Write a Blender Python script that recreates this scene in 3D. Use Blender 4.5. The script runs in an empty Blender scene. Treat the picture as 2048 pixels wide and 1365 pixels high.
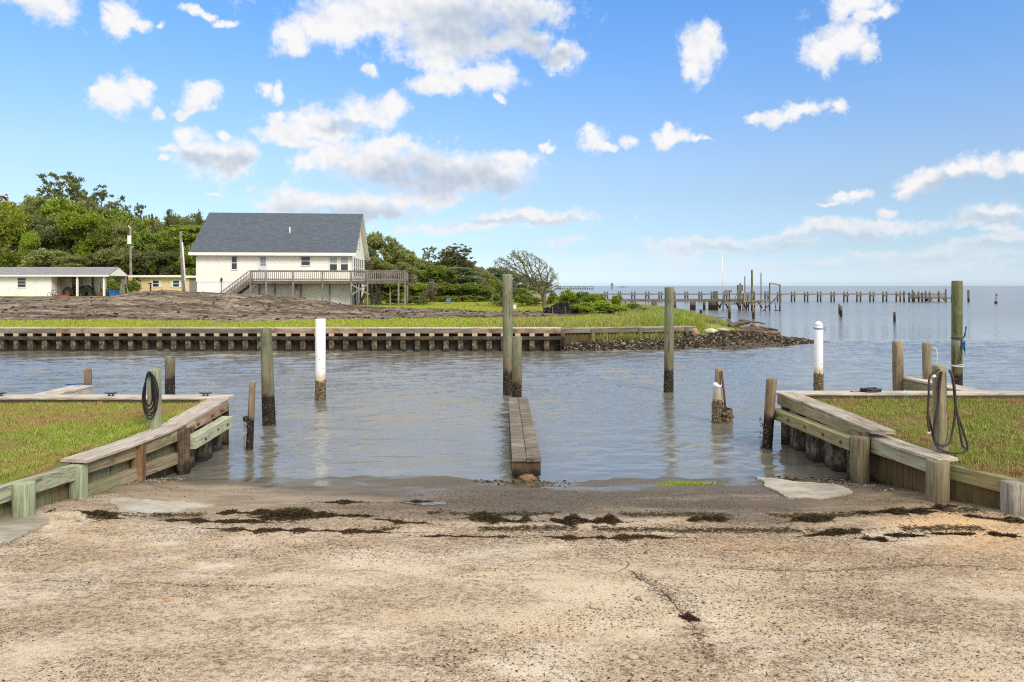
import bpy, bmesh, math, random
import numpy as np
from mathutils import Vector, Matrix, Quaternion, noise as mn

sc = bpy.context.scene
C = sc.collection
F = 1365.33; H = 2.3; CX = 1024.0; HY = 572.0     # focal length in photo pixels, eye height, centre column, horizon row

# ---------------------------------------------------------------- camera, sky, sun, exposure
cd = bpy.data.cameras.new('camera'); cam = bpy.data.objects.new('camera', cd); C.objects.link(cam)
cam.location = (0, 0, H); cam.rotation_euler = (math.radians(90), 0, 0)
cd.sensor_width = 36; cd.lens = 24; cd.shift_y = -(682.5 - HY) / 2048; cd.clip_start = 0.05; cd.clip_end = 30000
sc.camera = cam
SUN_EL, SUN_AZ = 38, 145        # azimuth from +Y (view direction) clockwise: behind the camera's right shoulder
sd = bpy.data.lights.new('sun', 'SUN'); sun = bpy.data.objects.new('sun', sd); C.objects.link(sun)
sd.energy = 2.1; sd.angle = math.radians(22); sd.color = (1.0, 0.93, 0.83)
el, az = math.radians(SUN_EL), math.radians(SUN_AZ)
sdir = Vector((math.sin(az) * math.cos(el), math.cos(az) * math.cos(el), math.sin(el)))
sun.rotation_euler = sdir.to_track_quat('Z', 'Y').to_euler()
vs = sc.view_settings; vs.view_transform = 'Standard'; vs.look = 'None'; vs.exposure = 0.45; vs.gamma = 1; vs.use_curve_mapping = False
sc.cycles.max_bounces = 5; sc.cycles.diffuse_bounces = 3; sc.cycles.glossy_bounces = 3; sc.cycles.transparent_max_bounces = 6
sc.cycles.pixel_filter_type = 'BLACKMAN_HARRIS'; sc.cycles.filter_width = 1.15
sc.cycles.use_denoising = False
sc.cycles.caustics_reflective = False; sc.cycles.caustics_refractive = False

class NT:
    """small wrapper for building node graphs"""
    def __init__(s, tree): s.t = tree; s.n = tree.nodes; s.l = tree.links
    def new(s, kind, **kw):
        nd = s.n.new(kind)
        for k, v in kw.items(): setattr(nd, k, v)
        return nd
    def put(s, sock, v):
        if v is None: return
        if isinstance(v, bpy.types.NodeSocket): s.l.new(v, sock)
        elif isinstance(v, (tuple, list)) and sock.type == 'RGBA' and len(v) == 3: sock.default_value = (*v, 1)
        else: sock.default_value = v
    def math(s, op, a, b=None, c=None, clamp=False):
        m = s.new('ShaderNodeMath', operation=op, use_clamp=clamp)
        s.put(m.inputs[0], a); s.put(m.inputs[1], b); s.put(m.inputs[2], c); return m.outputs[0]
    def vmath(s, op, a, b=None):
        m = s.new('ShaderNodeVectorMath', operation=op); s.put(m.inputs[0], a); s.put(m.inputs[1], b)
        return m.outputs['Value'] if op in ('LENGTH', 'DOT_PRODUCT', 'DISTANCE') else m.outputs[0]
    def noise(s, vec, scale, detail=3, rough=0.55, dist=0.0, out='Fac'):
        m = s.new('ShaderNodeTexNoise'); s.put(m.inputs['Vector'], vec)
        m.inputs['Scale'].default_value = scale; m.inputs['Detail'].default_value = detail
        m.inputs['Roughness'].default_value = rough; m.inputs['Distortion'].default_value = dist
        return m.outputs[out]
    def vor(s, vec, scale, feature='F1', out='Distance', rnd=1.0):
        m = s.new('ShaderNodeTexVoronoi', feature=feature); s.put(m.inputs['Vector'], vec)
        m.inputs['Scale'].default_value = scale; m.inputs['Randomness'].default_value = rnd; return m.outputs[out]
    def map(s, vec, loc=(0, 0, 0), rot=(0, 0, 0), scale=(1, 1, 1), kind='POINT'):
        m = s.new('ShaderNodeMapping', vector_type=kind); s.put(m.inputs[0], vec)
        m.inputs['Location'].default_value = loc; m.inputs['Rotation'].default_value = rot; m.inputs['Scale'].default_value = scale
        return m.outputs[0]
    def ramp(s, fac, stops, interp='LINEAR'):
        m = s.new('ShaderNodeValToRGB'); s.put(m.inputs[0], fac); cr = m.color_ramp; cr.interpolation = interp
        while len(cr.elements) < len(stops): cr.elements.new(0.5)
        for e, (p, c) in zip(cr.elements, stops):
            e.position = p; e.color = (*c, 1) if len(c) == 3 else c
        return m.outputs[0]
    def step(s, v, a, b, clamp=True):
        m = s.new('ShaderNodeMapRange', interpolation_type='SMOOTHSTEP' , clamp=clamp); s.put(m.inputs[0], v)
        m.inputs[1].default_value = a; m.inputs[2].default_value = b; return m.outputs[0]
    def rng(s, v, a, b, c, d):
        m = s.new('ShaderNodeMapRange'); s.put(m.inputs[0], v)
        for i, x in enumerate((a, b, c, d)): m.inputs[i + 1].default_value = x
        return m.outputs[0]
    def mix(s, fac, a, b, mode='MIX'):
        m = s.new('ShaderNodeMix', data_type='RGBA', blend_type=mode); s.put(m.inputs[0], fac); s.put(m.inputs[6], a); s.put(m.inputs[7], b)
        return m.outputs[2]
    def bump(s, h, strength=0.5, dist=0.01, normal=None):
        m = s.new('ShaderNodeBump'); s.put(m.inputs['Height'], h); m.inputs['Strength'].default_value = strength
        m.inputs['Distance'].default_value = dist
        if normal is not None: s.put(m.inputs['Normal'], normal)
        return m.outputs[0]
    def hsv(s, col, h=0.5, sat=1.0, val=1.0):
        m = s.new('ShaderNodeHueSaturation'); s.put(m.inputs['Hue'], h); s.put(m.inputs['Saturation'], sat); s.put(m.inputs['Value'], val); s.put(m.inputs['Color'], col)
        return m.outputs[0]

# clouds: (px, py, rx, ry, tilt) read off the photo, converted to azimuth / elevation of the sky itself
CLOUDS = [(850,25,240,72,0),(690,50,110,46,0),(590,96,48,20,0),(608,66,60,34,-20),(900,75,120,60,0),(1045,18,75,46,0),(1090,98,66,26,18),(1000,84,70,26,0),
 (880,120,60,34,0),(920,166,96,24,-6),(960,150,56,20,-8),(848,170,40,16,0),(1120,120,30,12,10),
 (105,18,56,32,0),(236,20,42,20,0),(225,45,28,18,30),(268,38,34,14,15),(70,4,76,14,0),(395,22,34,8,18),(445,46,22,6,0),(322,44,10,7,0),
 (240,186,46,30,-10),(270,165,30,12,-10),(205,192,24,10,20),(305,224,15,9,0),(400,194,38,26,0),(372,216,24,8,-10),(412,172,18,12,0),
 (543,184,24,15,20),(736,150,17,14,10),
 (420,310,80,36,10),(370,268,32,20,0),(340,296,34,14,0),(460,330,44,20,0),(330,318,20,10,0),(450,268,20,10,0),
 (690,240,96,34,-8),(760,225,56,26,-10),(560,268,56,28,0),(606,240,34,18,0),(640,262,100,26,0),(555,235,26,12,0),(600,290,70,10,0),
 (840,335,190,44,6),(700,318,90,30,6),(960,345,104,44,0),(600,326,28,17,0),(780,296,60,18,0),(1010,316,50,18,0),(870,372,120,18,0),
 (700,404,170,26,-3),(620,396,80,18,0),(830,400,90,20,-8),(560,412,50,12,0),(740,424,110,14,0),
 (1060,438,136,15,-1),(890,456,84,12,-3),(1130,482,54,12,-5),(950,462,50,8,0),
 (1185,276,28,20,0),(1178,262,14,12,0),(1208,287,22,8,10),(1256,276,18,12,-20),(1343,267,36,17,0),(1340,252,18,10,0),(1400,276,20,6,10),
 (1398,104,38,46,25),(1420,76,22,22,0),(1388,134,30,18,0),(1672,92,66,34,-28),(1700,66,34,22,0),(1640,114,38,22,0),(1740,92,18,22,20),
 (1710,6,72,18,0),(1745,24,36,14,-15),(1512,236,28,13,0),(1566,232,40,12,-12),(1612,216,44,12,0),(1668,215,20,11,0),
 (1880,358,76,22,-16),(1840,376,46,14,-12),(1960,335,60,26,-10),(2040,322,56,22,-5),(1700,394,38,13,-10),(1660,408,36,6,-5),
 (1778,428,27,12,-5),(1990,428,86,18,0),(1930,444,40,14,0),(1510,478,130,11,-7),(1360,494,90,11,-5),(1650,462,100,15,-3),(1790,452,90,11,-5),
 (1960,488,120,13,-7),(1840,500,90,9,-5),(1760,508,60,9,0),(2040,470,50,15,0),(1580,492,50,7,0),
 (1230,519,50,7,0),(1350,522,60,6,0),(1660,522,50,7,0),(0,386,24,11,10),(1450,500,120,9,0),(1560,470,60,10,-8),(1900,508,150,9,0),(1990,455,60,10,0),(1720,470,70,9,-4),(1120,440,60,10,0),(980,452,50,9,0),(1330,508,60,7,0),(1900,530,120,7,0),(1500,530,90,6,0),(425,388,16,4,0),(1100,296,12,8,30),(1000,192,12,8,0)]
SHADE = [(860,362,200,36,3),(980,372,90,24,0),(720,428,170,16,-2),(940,60,120,46,0),(1020,60,80,40,0),(430,322,66,16,8),(1060,446,130,7,0),
 (1900,376,80,12,-14),(1600,486,220,8,-6),(1980,440,80,8,0),(1940,500,150,7,-6),(1080,104,60,16,18),(700,258,70,12,0)]
w = bpy.data.worlds.new('World'); sc.world = w; w.use_nodes = True; N = NT(w.node_tree); N.n.clear()
geo = N.new('ShaderNodeTexCoord').outputs['Generated']
sep = N.new('ShaderNodeSeparateXYZ'); N.put(sep.inputs[0], geo); dx, dy, dz = sep.outputs
azn = N.math('ARCTAN2', dx, dy); eln = N.math('ARCSINE', dz)
comb = N.new('ShaderNodeCombineXYZ'); N.put(comb.inputs[0], azn); N.put(comb.inputs[1], eln)
P0 = comb.outputs[0]
wn = N.noise(geo, 16, 5, 0.62, out='Color'); wn2 = N.noise(geo, 5, 2, 0.5, out='Color')
wv = N.vmath('SUBTRACT', wn, (0.5, 0.5, 0.5)); ws = N.new('ShaderNodeVectorMath', operation='SCALE'); N.put(ws.inputs[0], wv); ws.inputs['Scale'].default_value = 0.052
wv2 = N.vmath('SUBTRACT', wn2, (0.5, 0.5, 0.5)); ws2 = N.new('ShaderNodeVectorMath', operation='SCALE'); N.put(ws2.inputs[0], wv2); ws2.inputs['Scale'].default_value = 0.012
P = N.vmath('MULTIPLY', N.vmath('ADD', N.vmath('ADD', P0, ws.outputs[0]), ws2.outputs[0]), (1, 1, 0))
def field(lst, vec, k=0.25, grow=1.0):
    # each blob reads the running minimum through its (flattened) z, which keeps the node stack short
    sp = N.new('ShaderNodeSeparateXYZ'); N.put(sp.inputs[0], vec); d = None; todo = []
    for (px, py, rx, ry, t) in lst:      # tilted ones become two staggered level ones
        if abs(t) > 5 and rx > ry * 1.2:
            for q in (-.45, .45): todo.append((px + q * rx * math.cos(math.radians(t)), py + q * rx * math.sin(math.radians(t)), rx * .68, ry * .95))
        else: todo.append((px, py, rx, ry))
    for (px, py, rx, ry) in todo:
        a = math.atan((px - CX) / F); e = math.atan((HY - py) / F * math.cos(a)); sx = F / (rx * grow * math.cos(a) ** 2); sy = F / (ry * grow)
        cb = N.new('ShaderNodeCombineXYZ'); N.put(cb.inputs[0], sp.outputs[0]); N.put(cb.inputs[1], sp.outputs[1]); N.put(cb.inputs[2], d)
        m = N.new('ShaderNodeVectorMath', operation='MULTIPLY_ADD'); N.put(m.inputs[0], cb.outputs[0]); m.inputs[1].default_value = (sx, sy, 1e-6); m.inputs[2].default_value = (-a * sx, -e * sy, 0)
        L = N.vmath('LENGTH', m.outputs[0])
        d = L if d is None else N.math('SMOOTH_MIN', d, L, k)
    return d
D = field(CLOUDS, P, 0.2, 1.15)
fb = N.noise(geo, 26, 8, 0.68); fb1 = N.noise(geo, 22, 3, 0.55); fb2 = N.noise(N.vmath('ADD', geo, (0.004, 0.0, 0.010)), 22, 3, 0.55)
flat = N.noise(N.map(geo, scale=(1, 1, 3)), 7, 4, 0.6)
den = N.math('ADD', N.math('SUBTRACT', 1.10, D), N.math('MULTIPLY', N.math('SUBTRACT', fb, 0.5), N.rng(D, 0.2, 1.0, 1.3, 3.0)))
den = N.math('ADD', den, N.math('MULTIPLY', N.math('SUBTRACT', flat, 0.5), 0.5))
alpha = N.math('MULTIPLY', N.step(den, -0.06, 0.78), N.rng(D, 0.3, 1.0, 1.0, 0.93))
S = field(SHADE, P, 0.3, 1.1)
sh = N.math('MULTIPLY', N.step(S, 1.5, 0.3), 0.85)
relief = N.math('MULTIPLY', N.math('SUBTRACT', fb2, fb1), 2.4)
lum = N.math('ADD', N.math('SUBTRACT', 1.0, sh), N.math('MULTIPLY', relief, 0.8), clamp=True)
lowpink = N.step(eln, 0.16, 0.02)
ccol = N.mix(lum, (3.9, 4.5, 5.4), (7.0, 6.95, 7.0))
ccol = N.mix(N.math('MULTIPLY', lowpink, 0.45), ccol, (5.2, 5.5, 6.0))
sky = N.new('ShaderNodeTexSky', sky_type='NISHITA'); sky.sun_disc = False; sky.sun_elevation = el; sky.sun_rotation = az
sky.altitude = 0; sky.air_density = 1.0; sky.dust_density = 0.6; sky.ozone_density = 1.5
GRADE = [(0.0146, (0.515, 0.645, 0.975)), (0.0468, (0.440, 0.525, 0.775)), (0.1054, (0.395, 0.460, 0.600)), (0.2500, (0.470, 0.495, 0.550)), (0.3500, (0.515, 0.550, 0.610)), (0.5200, (0.490, 0.600, 0.730)), (0.6260, (0.455, 0.620, 0.790)), (0.7800, (0.400, 0.630, 0.860))]     # clearer, bluer air than the model's low sky
skyc = N.vmath('MULTIPLY', N.vmath('MULTIPLY', sky.outputs[0], N.ramp(N.rng(eln, 0.0, 0.5, 0, 1), GRADE)), (2, 2, 2))
SKYTINT = skyc
a2 = N.math('MULTIPLY', alpha, N.math('SUBTRACT', 1.0, N.math('MULTIPLY', N.step(eln, 0.11, 0.0), 0.75)))
col = N.mix(a2, skyc, ccol)
# broken bright overcast above and behind the photographer (outside the photo, it gives the soft light)
cov = N.math('ADD', N.step(eln, 0.41, 0.54), N.math('MULTIPLY', N.step(dy, 0.15, -0.35), N.step(eln, 0.0, 0.1)), clamp=True)
cn = N.step(N.noise(geo, 2.4, 5, 0.6), 0.12, 0.46)
col = N.mix(N.math('MULTIPLY', cov, cn), col, (8.6, 8.5, 8.4))
bg = N.new('ShaderNodeBackground'); N.put(bg.inputs[0], col); bg.inputs[1].default_value = 0.1
out = N.new('ShaderNodeOutputWorld'); N.l.new(bg.outputs[0], out.inputs[0])

# ---------------------------------------------------------------- helpers
def at(px, d, py=None, z=None):
    """point of the photo's pixel (px, py) at distance d along the view direction (or at height z)"""
    if z is None: z = H - (py - HY) * d / F
    return Vector(((px - CX) * d / F, d, z))
def atz(px, py, z=0.0):
    d = F * (H - z) / (py - HY); return at(px, d, z=z)
def tag(o, label=None, cat=None, group=None, kind=None):
    if label: o['label'] = label
    if cat: o['category'] = cat
    if group: o['group'] = group
    if kind: o['kind'] = kind
    return o
def empty(name, loc=(0, 0, 0), rz=0, label=None, cat=None, group=None):
    o = bpy.data.objects.new(name, None); C.objects.link(o); o.location = loc; o.rotation_euler = (0, 0, rz); o.empty_display_size = 0.2
    return tag(o, label, cat, group)
def link(name, me, mat=None, parent=None, loc=None, smooth=False):
    o = bpy.data.objects.new(name, me); C.objects.link(o)
    if mat is not None:
        for m in (mat if isinstance(mat, (list, tuple)) else [mat]): me.materials.append(m)
    if loc is not None: o.location = loc
    if parent is not None: o.parent = parent
    if smooth: me.shade_smooth()
    return o
class MB:
    """collects faces; build() makes ONE mesh object"""
    def __init__(s): s.v = []; s.f = []; s.m = []
    def add(s, vs, fs, mi=0):
        b = len(s.v); s.v += [tuple(v) for v in vs]; s.f += [tuple(b + i for i in f) for f in fs]; s.m += [mi] * len(fs)
    def box(s, x0, x1, y0, y1, z0, z1, mi=0):
        s.add([(x0,y0,z0),(x1,y0,z0),(x1,y1,z0),(x0,y1,z0),(x0,y0,z1),(x1,y0,z1),(x1,y1,z1),(x0,y1,z1)],
              [(0,3,2,1),(4,5,6,7),(0,1,5,4),(1,2,6,5),(2,3,7,6),(3,0,4,7)], mi)
    def bar(s, p, q, w, h, mi=0, up=(0, 0, 1)):
        p, q = Vector(p), Vector(q); d = (q - p).normalized(); u = Vector(up)
        r = d.cross(u)
        if r.length < 1e-4: r = d.cross(Vector((0, 1, 0)))
        r.normalize(); u = r.cross(d); vs = []
        for c in (p, q):
            for a, b in ((-1, -1), (1, -1), (1, 1), (-1, 1)): vs.append(c + r * a * w / 2 + u * b * h / 2)
        s.add(vs, [(0,3,2,1),(4,5,6,7),(0,1,5,4),(1,2,6,5),(2,3,7,6),(3,0,4,7)], mi)
    def cyl(s, p, q, r0, r1, n=10, mi=0):
        s.tube([p, q], [r0, r1], n, mi)
    def tube(s, pts, rad, n=8, mi=0, caps=True, jit=0.0):
        pts = [Vector(p) for p in pts]
        if not isinstance(rad, (list, tuple)): rad = [rad] * len(pts)
        vs = []; fs = []; pr = None
        for i, p in enumerate(pts):
            d = (pts[min(i + 1, len(pts) - 1)] - pts[max(i - 1, 0)])
            if d.length < 1e-7: d = Vector((0, 0, 1))
            d.normalize()
            if pr is None:
                r = d.cross(Vector((0, 0, 1)))
                if r.length < 1e-3: r = d.cross(Vector((0, 1, 0)))
            else: r = pr - d * pr.dot(d)
            r.normalize(); pr = r; u = d.cross(r)
            for k in range(n):
                a = 2 * math.pi * k / n; rr = rad[i] * (1 + (random.uniform(-jit, jit) if jit else 0))
                vs.append(p + (r * math.cos(a) + u * math.sin(a)) * rr)
        for i in range(len(pts) - 1):
            for k in range(n):
                a, b = i * n + k, i * n + (k + 1) % n; fs.append((a, b, b + n, a + n))
        if caps: fs.append(tuple(range(n - 1, -1, -1))); fs.append(tuple(range((len(pts) - 1) * n, len(pts) * n)))
        s.add(vs, fs, mi)
    def build(s, name, mat, parent=None, loc=None, smooth=False, label=None, cat=None, group=None, kind=None):
        o_ = Vector(loc) if loc is not None else Vector((0, 0, 0))
        me = bpy.data.meshes.new(name); me.from_pydata([tuple(Vector(v) - o_) for v in s.v] if loc is not None else s.v, [], s.f)
        me.polygons.foreach_set('material_index', s.m)
        o = link(name, me, mat, parent, loc, smooth); return tag(o, label, cat, group, kind)
def np_mesh(name, V, Fa, mat, parent=None, attrs=None, smooth=False, loc=None):
    """V (n,3) float, Fa (m,k) int -> object, with optional float point attributes"""
    me = bpy.data.meshes.new(name); V = np.asarray(V, np.float32); Fa = np.asarray(Fa, np.int32); k = Fa.shape[1]
    me.vertices.add(len(V)); me.vertices.foreach_set('co', V.ravel())
    me.loops.add(Fa.size); me.loops.foreach_set('vertex_index', Fa.ravel())
    me.polygons.add(len(Fa)); me.polygons.foreach_set('loop_start', np.arange(0, Fa.size, k, dtype=np.int32))
    me.polygons.foreach_set('loop_total', np.full(len(Fa), k, np.int32)); me.update(calc_edges=True)
    for an, av in (attrs or {}).items():
        at_ = me.attributes.new(an, 'FLOAT', 'POINT'); at_.data.foreach_set('value', np.asarray(av, np.float32))
    return link(name, me, mat, parent, loc, smooth)
def _h(ix, iy, s):
    n = (ix.astype(np.int64) * 374761393 + iy.astype(np.int64) * 668265263 + s * 1442695041) & 0x7fffffff
    n = ((n ^ (n >> 13)) * 1274126177) & 0x7fffffff
    return ((n ^ (n >> 16)) & 0xffff) / 65535.0
def vnoise(x, y, s=0):
    x = np.asarray(x, float); y = np.asarray(y, float); ix = np.floor(x); iy = np.floor(y); fx = x - ix; fy = y - iy
    fx = fx * fx * (3 - 2 * fx); fy = fy * fy * (3 - 2 * fy)
    a = _h(ix, iy, s); b = _h(ix + 1, iy, s); c = _h(ix, iy + 1, s); d = _h(ix + 1, iy + 1, s)
    return (a * (1 - fx) + b * fx) * (1 - fy) + (c * (1 - fx) + d * fx) * fy
def fbm(x, y, o=4, s=0):
    r = 0; a = 0.5; t = 0
    for i in range(o): r = r + a * vnoise(x * 2 ** i, y * 2 ** i, s + i * 17); t += a; a *= 0.5
    return r / t
def grid(xs, ys, zf):
    X, Y = np.meshgrid(xs, ys); Z = zf(X, Y); nx, ny = len(xs), len(ys)
    V = np.stack([X, Y, Z], -1).reshape(-1, 3); i = np.arange((ny - 1) * nx).reshape(ny - 1, nx)[:, :-1].ravel()
    return V, np.stack([i, i + 1, i + 1 + nx, i + nx], -1)
def sstep(v, a, b):
    t = np.clip((v - a) / (b - a), 0, 1); return t * t * (3 - 2 * t)

# ---------------------------------------------------------------- materials
def mat(name, rough=0.8, spec=0.3):
    m = bpy.data.materials.new(name); m.use_nodes = True; n = NT(m.node_tree); b = n.n['Principled BSDF']
    b.inputs['Roughness'].default_value = rough; b.inputs['Specular IOR Level'].default_value = spec
    return m, n, b
def plain(name, c, rough=0.7, spec=0.3, vary=0.15, scale=6, metal=0, bump=0.0):
    m, n, b = mat(name, rough, spec); oc = n.new('ShaderNodeTexCoord').outputs['Object']
    f = n.noise(oc, scale, 5, 0.6)
    n.put(b.inputs['Base Color'], n.mix(f, tuple(x * (1 - vary) for x in c), tuple(min(1, x * (1 + vary)) for x in c)))
    b.inputs['Metallic'].default_value = metal
    if bump: n.put(b.inputs['Normal'], n.bump(n.noise(oc, scale * 6, 4), bump, 0.01))
    return m
def wood(name, ca, cb, cc, axis='Z', tide=None, grime=0.5, crack=0.5, scale=1.0, green=None):
    """weathered timber: streaky grain along one axis, two or three tones, checks, optional tide line in world height"""
    m, n, b = mat(name, 0.85, 0.2); tc = n.new('ShaderNodeTexCoord'); oc = tc.outputs['Object']
    rnd = n.new('ShaderNodeObjectInfo').outputs['Random']
    off = n.new('ShaderNodeCombineXYZ'); 
    for i in range(3): n.put(off.inputs[i], n.math('MULTIPLY', rnd, 37.0 + 11 * i))
    oc = n.vmath('ADD', oc, off.outputs[0])
    st = {'Z': (1, 1, 0.07), 'X': (0.07, 1, 1), 'Y': (1, 0.07, 1)}[axis]
    g = n.map(oc, scale=st)
    f1 = n.noise(g, 14 * scale, 5, 0.6, 0.3); f2 = n.noise(oc, 2.2 * scale, 4, 0.6); f3 = n.noise(g, 60 * scale, 3, 0.6)
    c = n.mix(n.step(f1, 0.32, 0.68), ca, cb); c = n.mix(n.step(f2, 0.45, 0.68), c, cc)
    if green: c = n.mix(n.math('MULTIPLY', n.step(n.noise(n.map(oc, scale=tuple(x ** 0.5 for x in st)), 5, 5, 0.65), 0.44, 0.68), 0.7), c, green)
    c = n.mix(n.math('MULTIPLY', n.step(f3, 0.42, 0.68), 0.55), c, n.mix(0.75, c, (0.03, 0.025, 0.018)))
    c = n.mix(n.math('MULTIPLY', n.step(n.noise(oc, 3.3, 5, 0.7), 0.5, 0.75), 0.4), c, n.mix(0.6, c, (0.05, 0.045, 0.03)))
    kk = n.noise(g, 7 * scale, 2, 0.5, 0.6); ck = n.math('SUBTRACT', 1.0, n.step(n.math('ABSOLUTE', n.math('SUBTRACT', kk, 0.5)), 0.0, 0.012))
    c = n.mix(n.math('MULTIPLY', ck, crack), c, (0.02, 0.017, 0.014))
    kn = n.vor(n.map(oc, scale=tuple(0.35 if x == 0.07 else 1 for x in st)), 3.2, out='Distance')
    c = n.mix(n.math('MULTIPLY', n.step(kn, 0.09, 0.03), 0.7), c, (0.06, 0.035, 0.02))
    ro = 0.85
    if tide is not None:
        pz = n.new('ShaderNodeSeparateXYZ'); n.put(pz.inputs[0], n.new('ShaderNodeNewGeometry').outputs['Position'])
        zz = n.math('ADD', pz.outputs[2], n.math('MULTIPLY', n.math('SUBTRACT', n.noise(oc, 6, 4), 0.5), 0.3))
        wet = n.step(zz, tide + 0.06, tide - 0.05)
        sp = n.step(n.vor(oc, 55, out='Distance'), 0.35, 0.1)
        dark = n.mix(n.math('MULTIPLY', sp, n.step(n.noise(oc, 9, 3), 0.5, 0.62)), (0.022, 0.018, 0.013), (0.28, 0.23, 0.16))
        c = n.mix(n.math('MULTIPLY', n.step(zz, tide + 0.45, tide), 0.45), c, (0.10, 0.055, 0.025))
        c = n.mix(wet, c, dark); n.put(b.inputs['Roughness'], n.math('SUBTRACT', 0.85, n.math('MULTIPLY', wet, 0.3)))
        f3 = n.math('ADD', f3, n.math('MULTIPLY', n.math('MULTIPLY', sp, wet), 2.0))
    n.put(b.inputs['Base Color'], n.hsv(c, 0.5, 1.0, n.rng(rnd, 0, 1, 0.85, 1.15)))
    hgt = n.math('ADD', n.math('MULTIPLY', f3, 0.5), n.math('MULTIPLY', n.math('SUBTRACT', 1.0, ck), 0.8))
    n.put(b.inputs['Normal'], n.bump(n.math('ADD', hgt, n.math('MULTIPLY', f1, 0.6)), 0.6, 0.006))
    return m
M_pile = wood('piling_wood', (0.27, 0.25, 0.17), (0.17, 0.15, 0.10), (0.16, 0.18, 0.10), tide=0.50, green=(0.23, 0.29, 0.20))
M_pile_b = wood('piling_wood_brown', (0.33, 0.27, 0.19), (0.22, 0.17, 0.11), (0.20, 0.13, 0.07), tide=0.46)
M_pile_m = wood('piling_wood_mossy', (0.22, 0.22, 0.11), (0.13, 0.14, 0.06), (0.32, 0.31, 0.22), tide=0.52)
M_post = wood('post_wood', (0.36, 0.31, 0.21), (0.22, 0.19, 0.12), (0.22, 0.21, 0.11), tide=0.07)
M_postg = wood('post_wood_green', (0.36, 0.42, 0.28), (0.26, 0.30, 0.18), (0.34, 0.27, 0.17), green=(0.36, 0.40, 0.27))
M_postbr = wood('post_wood_rusty', (0.24, 0.13, 0.06), (0.12, 0.07, 0.04), (0.36, 0.30, 0.20))
M_postdk = wood('post_wood_dark', (0.13, 0.09, 0.06), (0.07, 0.05, 0.035), (0.22, 0.17, 0.12), tide=0.1, scale=1.3)
M_postgy = wood('post_wood_grey', (0.42, 0.38, 0.33), (0.30, 0.27, 0.23), (0.22, 0.20, 0.17))
M_cap = wood('cap_wood', (0.62, 0.55, 0.47), (0.50, 0.43, 0.36), (0.44, 0.39, 0.33), axis='X', crack=0.35)
M_capd = wood('cap_wood_dry', (0.50, 0.44, 0.36), (0.38, 0.33, 0.26), (0.30, 0.26, 0.2), axis='X', crack=0.6)
M_beam = wood('beam_wood', (0.40, 0.34, 0.22), (0.28, 0.22, 0.14), (0.24, 0.24, 0.13), axis='X')
M_beamg = wood('beam_wood_green', (0.36, 0.42, 0.29), (0.42, 0.42, 0.31), (0.36, 0.29, 0.18), axis='X', green=(0.40, 0.46, 0.33))
M_beamy = wood('beam_wood_yellow', (0.36, 0.31, 0.16), (0.24, 0.21, 0.10), (0.25, 0.26, 0.14), axis='X')
M_beamr = wood('beam_wood_red', (0.30, 0.19, 0.12), (0.40, 0.33, 0.25), (0.2, 0.12, 0.08), axis='X')
M_walk = wood('catwalk_wood', (0.22, 0.19, 0.15), (0.14, 0.12, 0.09), (0.30, 0.26, 0.20), axis='Y', crack=0.5)
M_walkd = wood('catwalk_dark', (0.07, 0.055, 0.04), (0.04, 0.03, 0.025), (0.12, 0.09, 0.05), axis='Y')
M_board = wood('board_wood', (0.26, 0.24, 0.15), (0.17, 0.15, 0.09), (0.22, 0.16, 0.09), tide=0.03, green=(0.24, 0.30, 0.19))
M_boardd = wood('board_wood_damp', (0.13, 0.115, 0.06), (0.065, 0.058, 0.03), (0.15, 0.09, 0.04), tide=0.12, green=(0.12, 0.16, 0.08))
M_deck = wood('deck_grey_wood', (0.36, 0.32, 0.28), (0.26, 0.23, 0.20), (0.2, 0.17, 0.15))
M_deckd = wood('deck_brown_wood', (0.22, 0.18, 0.15), (0.15, 0.12, 0.10), (0.12, 0.1, 0.08), axis='X')
M_farw = wood('far_dock_wood', (0.21, 0.20, 0.16), (0.14, 0.13, 0.10), (0.12, 0.12, 0.08), tide=0.45, scale=0.5)
M_farwx = wood('far_dock_beam_wood', (0.26, 0.23, 0.19), (0.17, 0.15, 0.12), (0.2, 0.15, 0.11), axis='X', scale=0.5)
M_drift = wood('driftwood', (0.30, 0.24, 0.18), (0.16, 0.12, 0.09), (0.10, 0.08, 0.06), axis='X')
M_rust = plain('rusty_iron', (0.16, 0.06, 0.03), 0.9, 0.2, 0.5, 30)
M_black = plain('black_rubber', (0.012, 0.012, 0.013), 0.5, 0.4, 0.3, 20)
M_hose = plain('dark_brown_hose', (0.05, 0.038, 0.033), 0.55, 0.35, 0.3, 12)
M_blue = plain('blue_rope', (0.02, 0.10, 0.35), 0.8, 0.2, 0.3, 40)
M_white = plain('white_paint', (0.78, 0.77, 0.73), 0.55, 0.3, 0.06, 5)
M_iron = plain('black_iron', (0.02, 0.02, 0.02), 0.5, 0.5, 0.3, 30)

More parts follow.
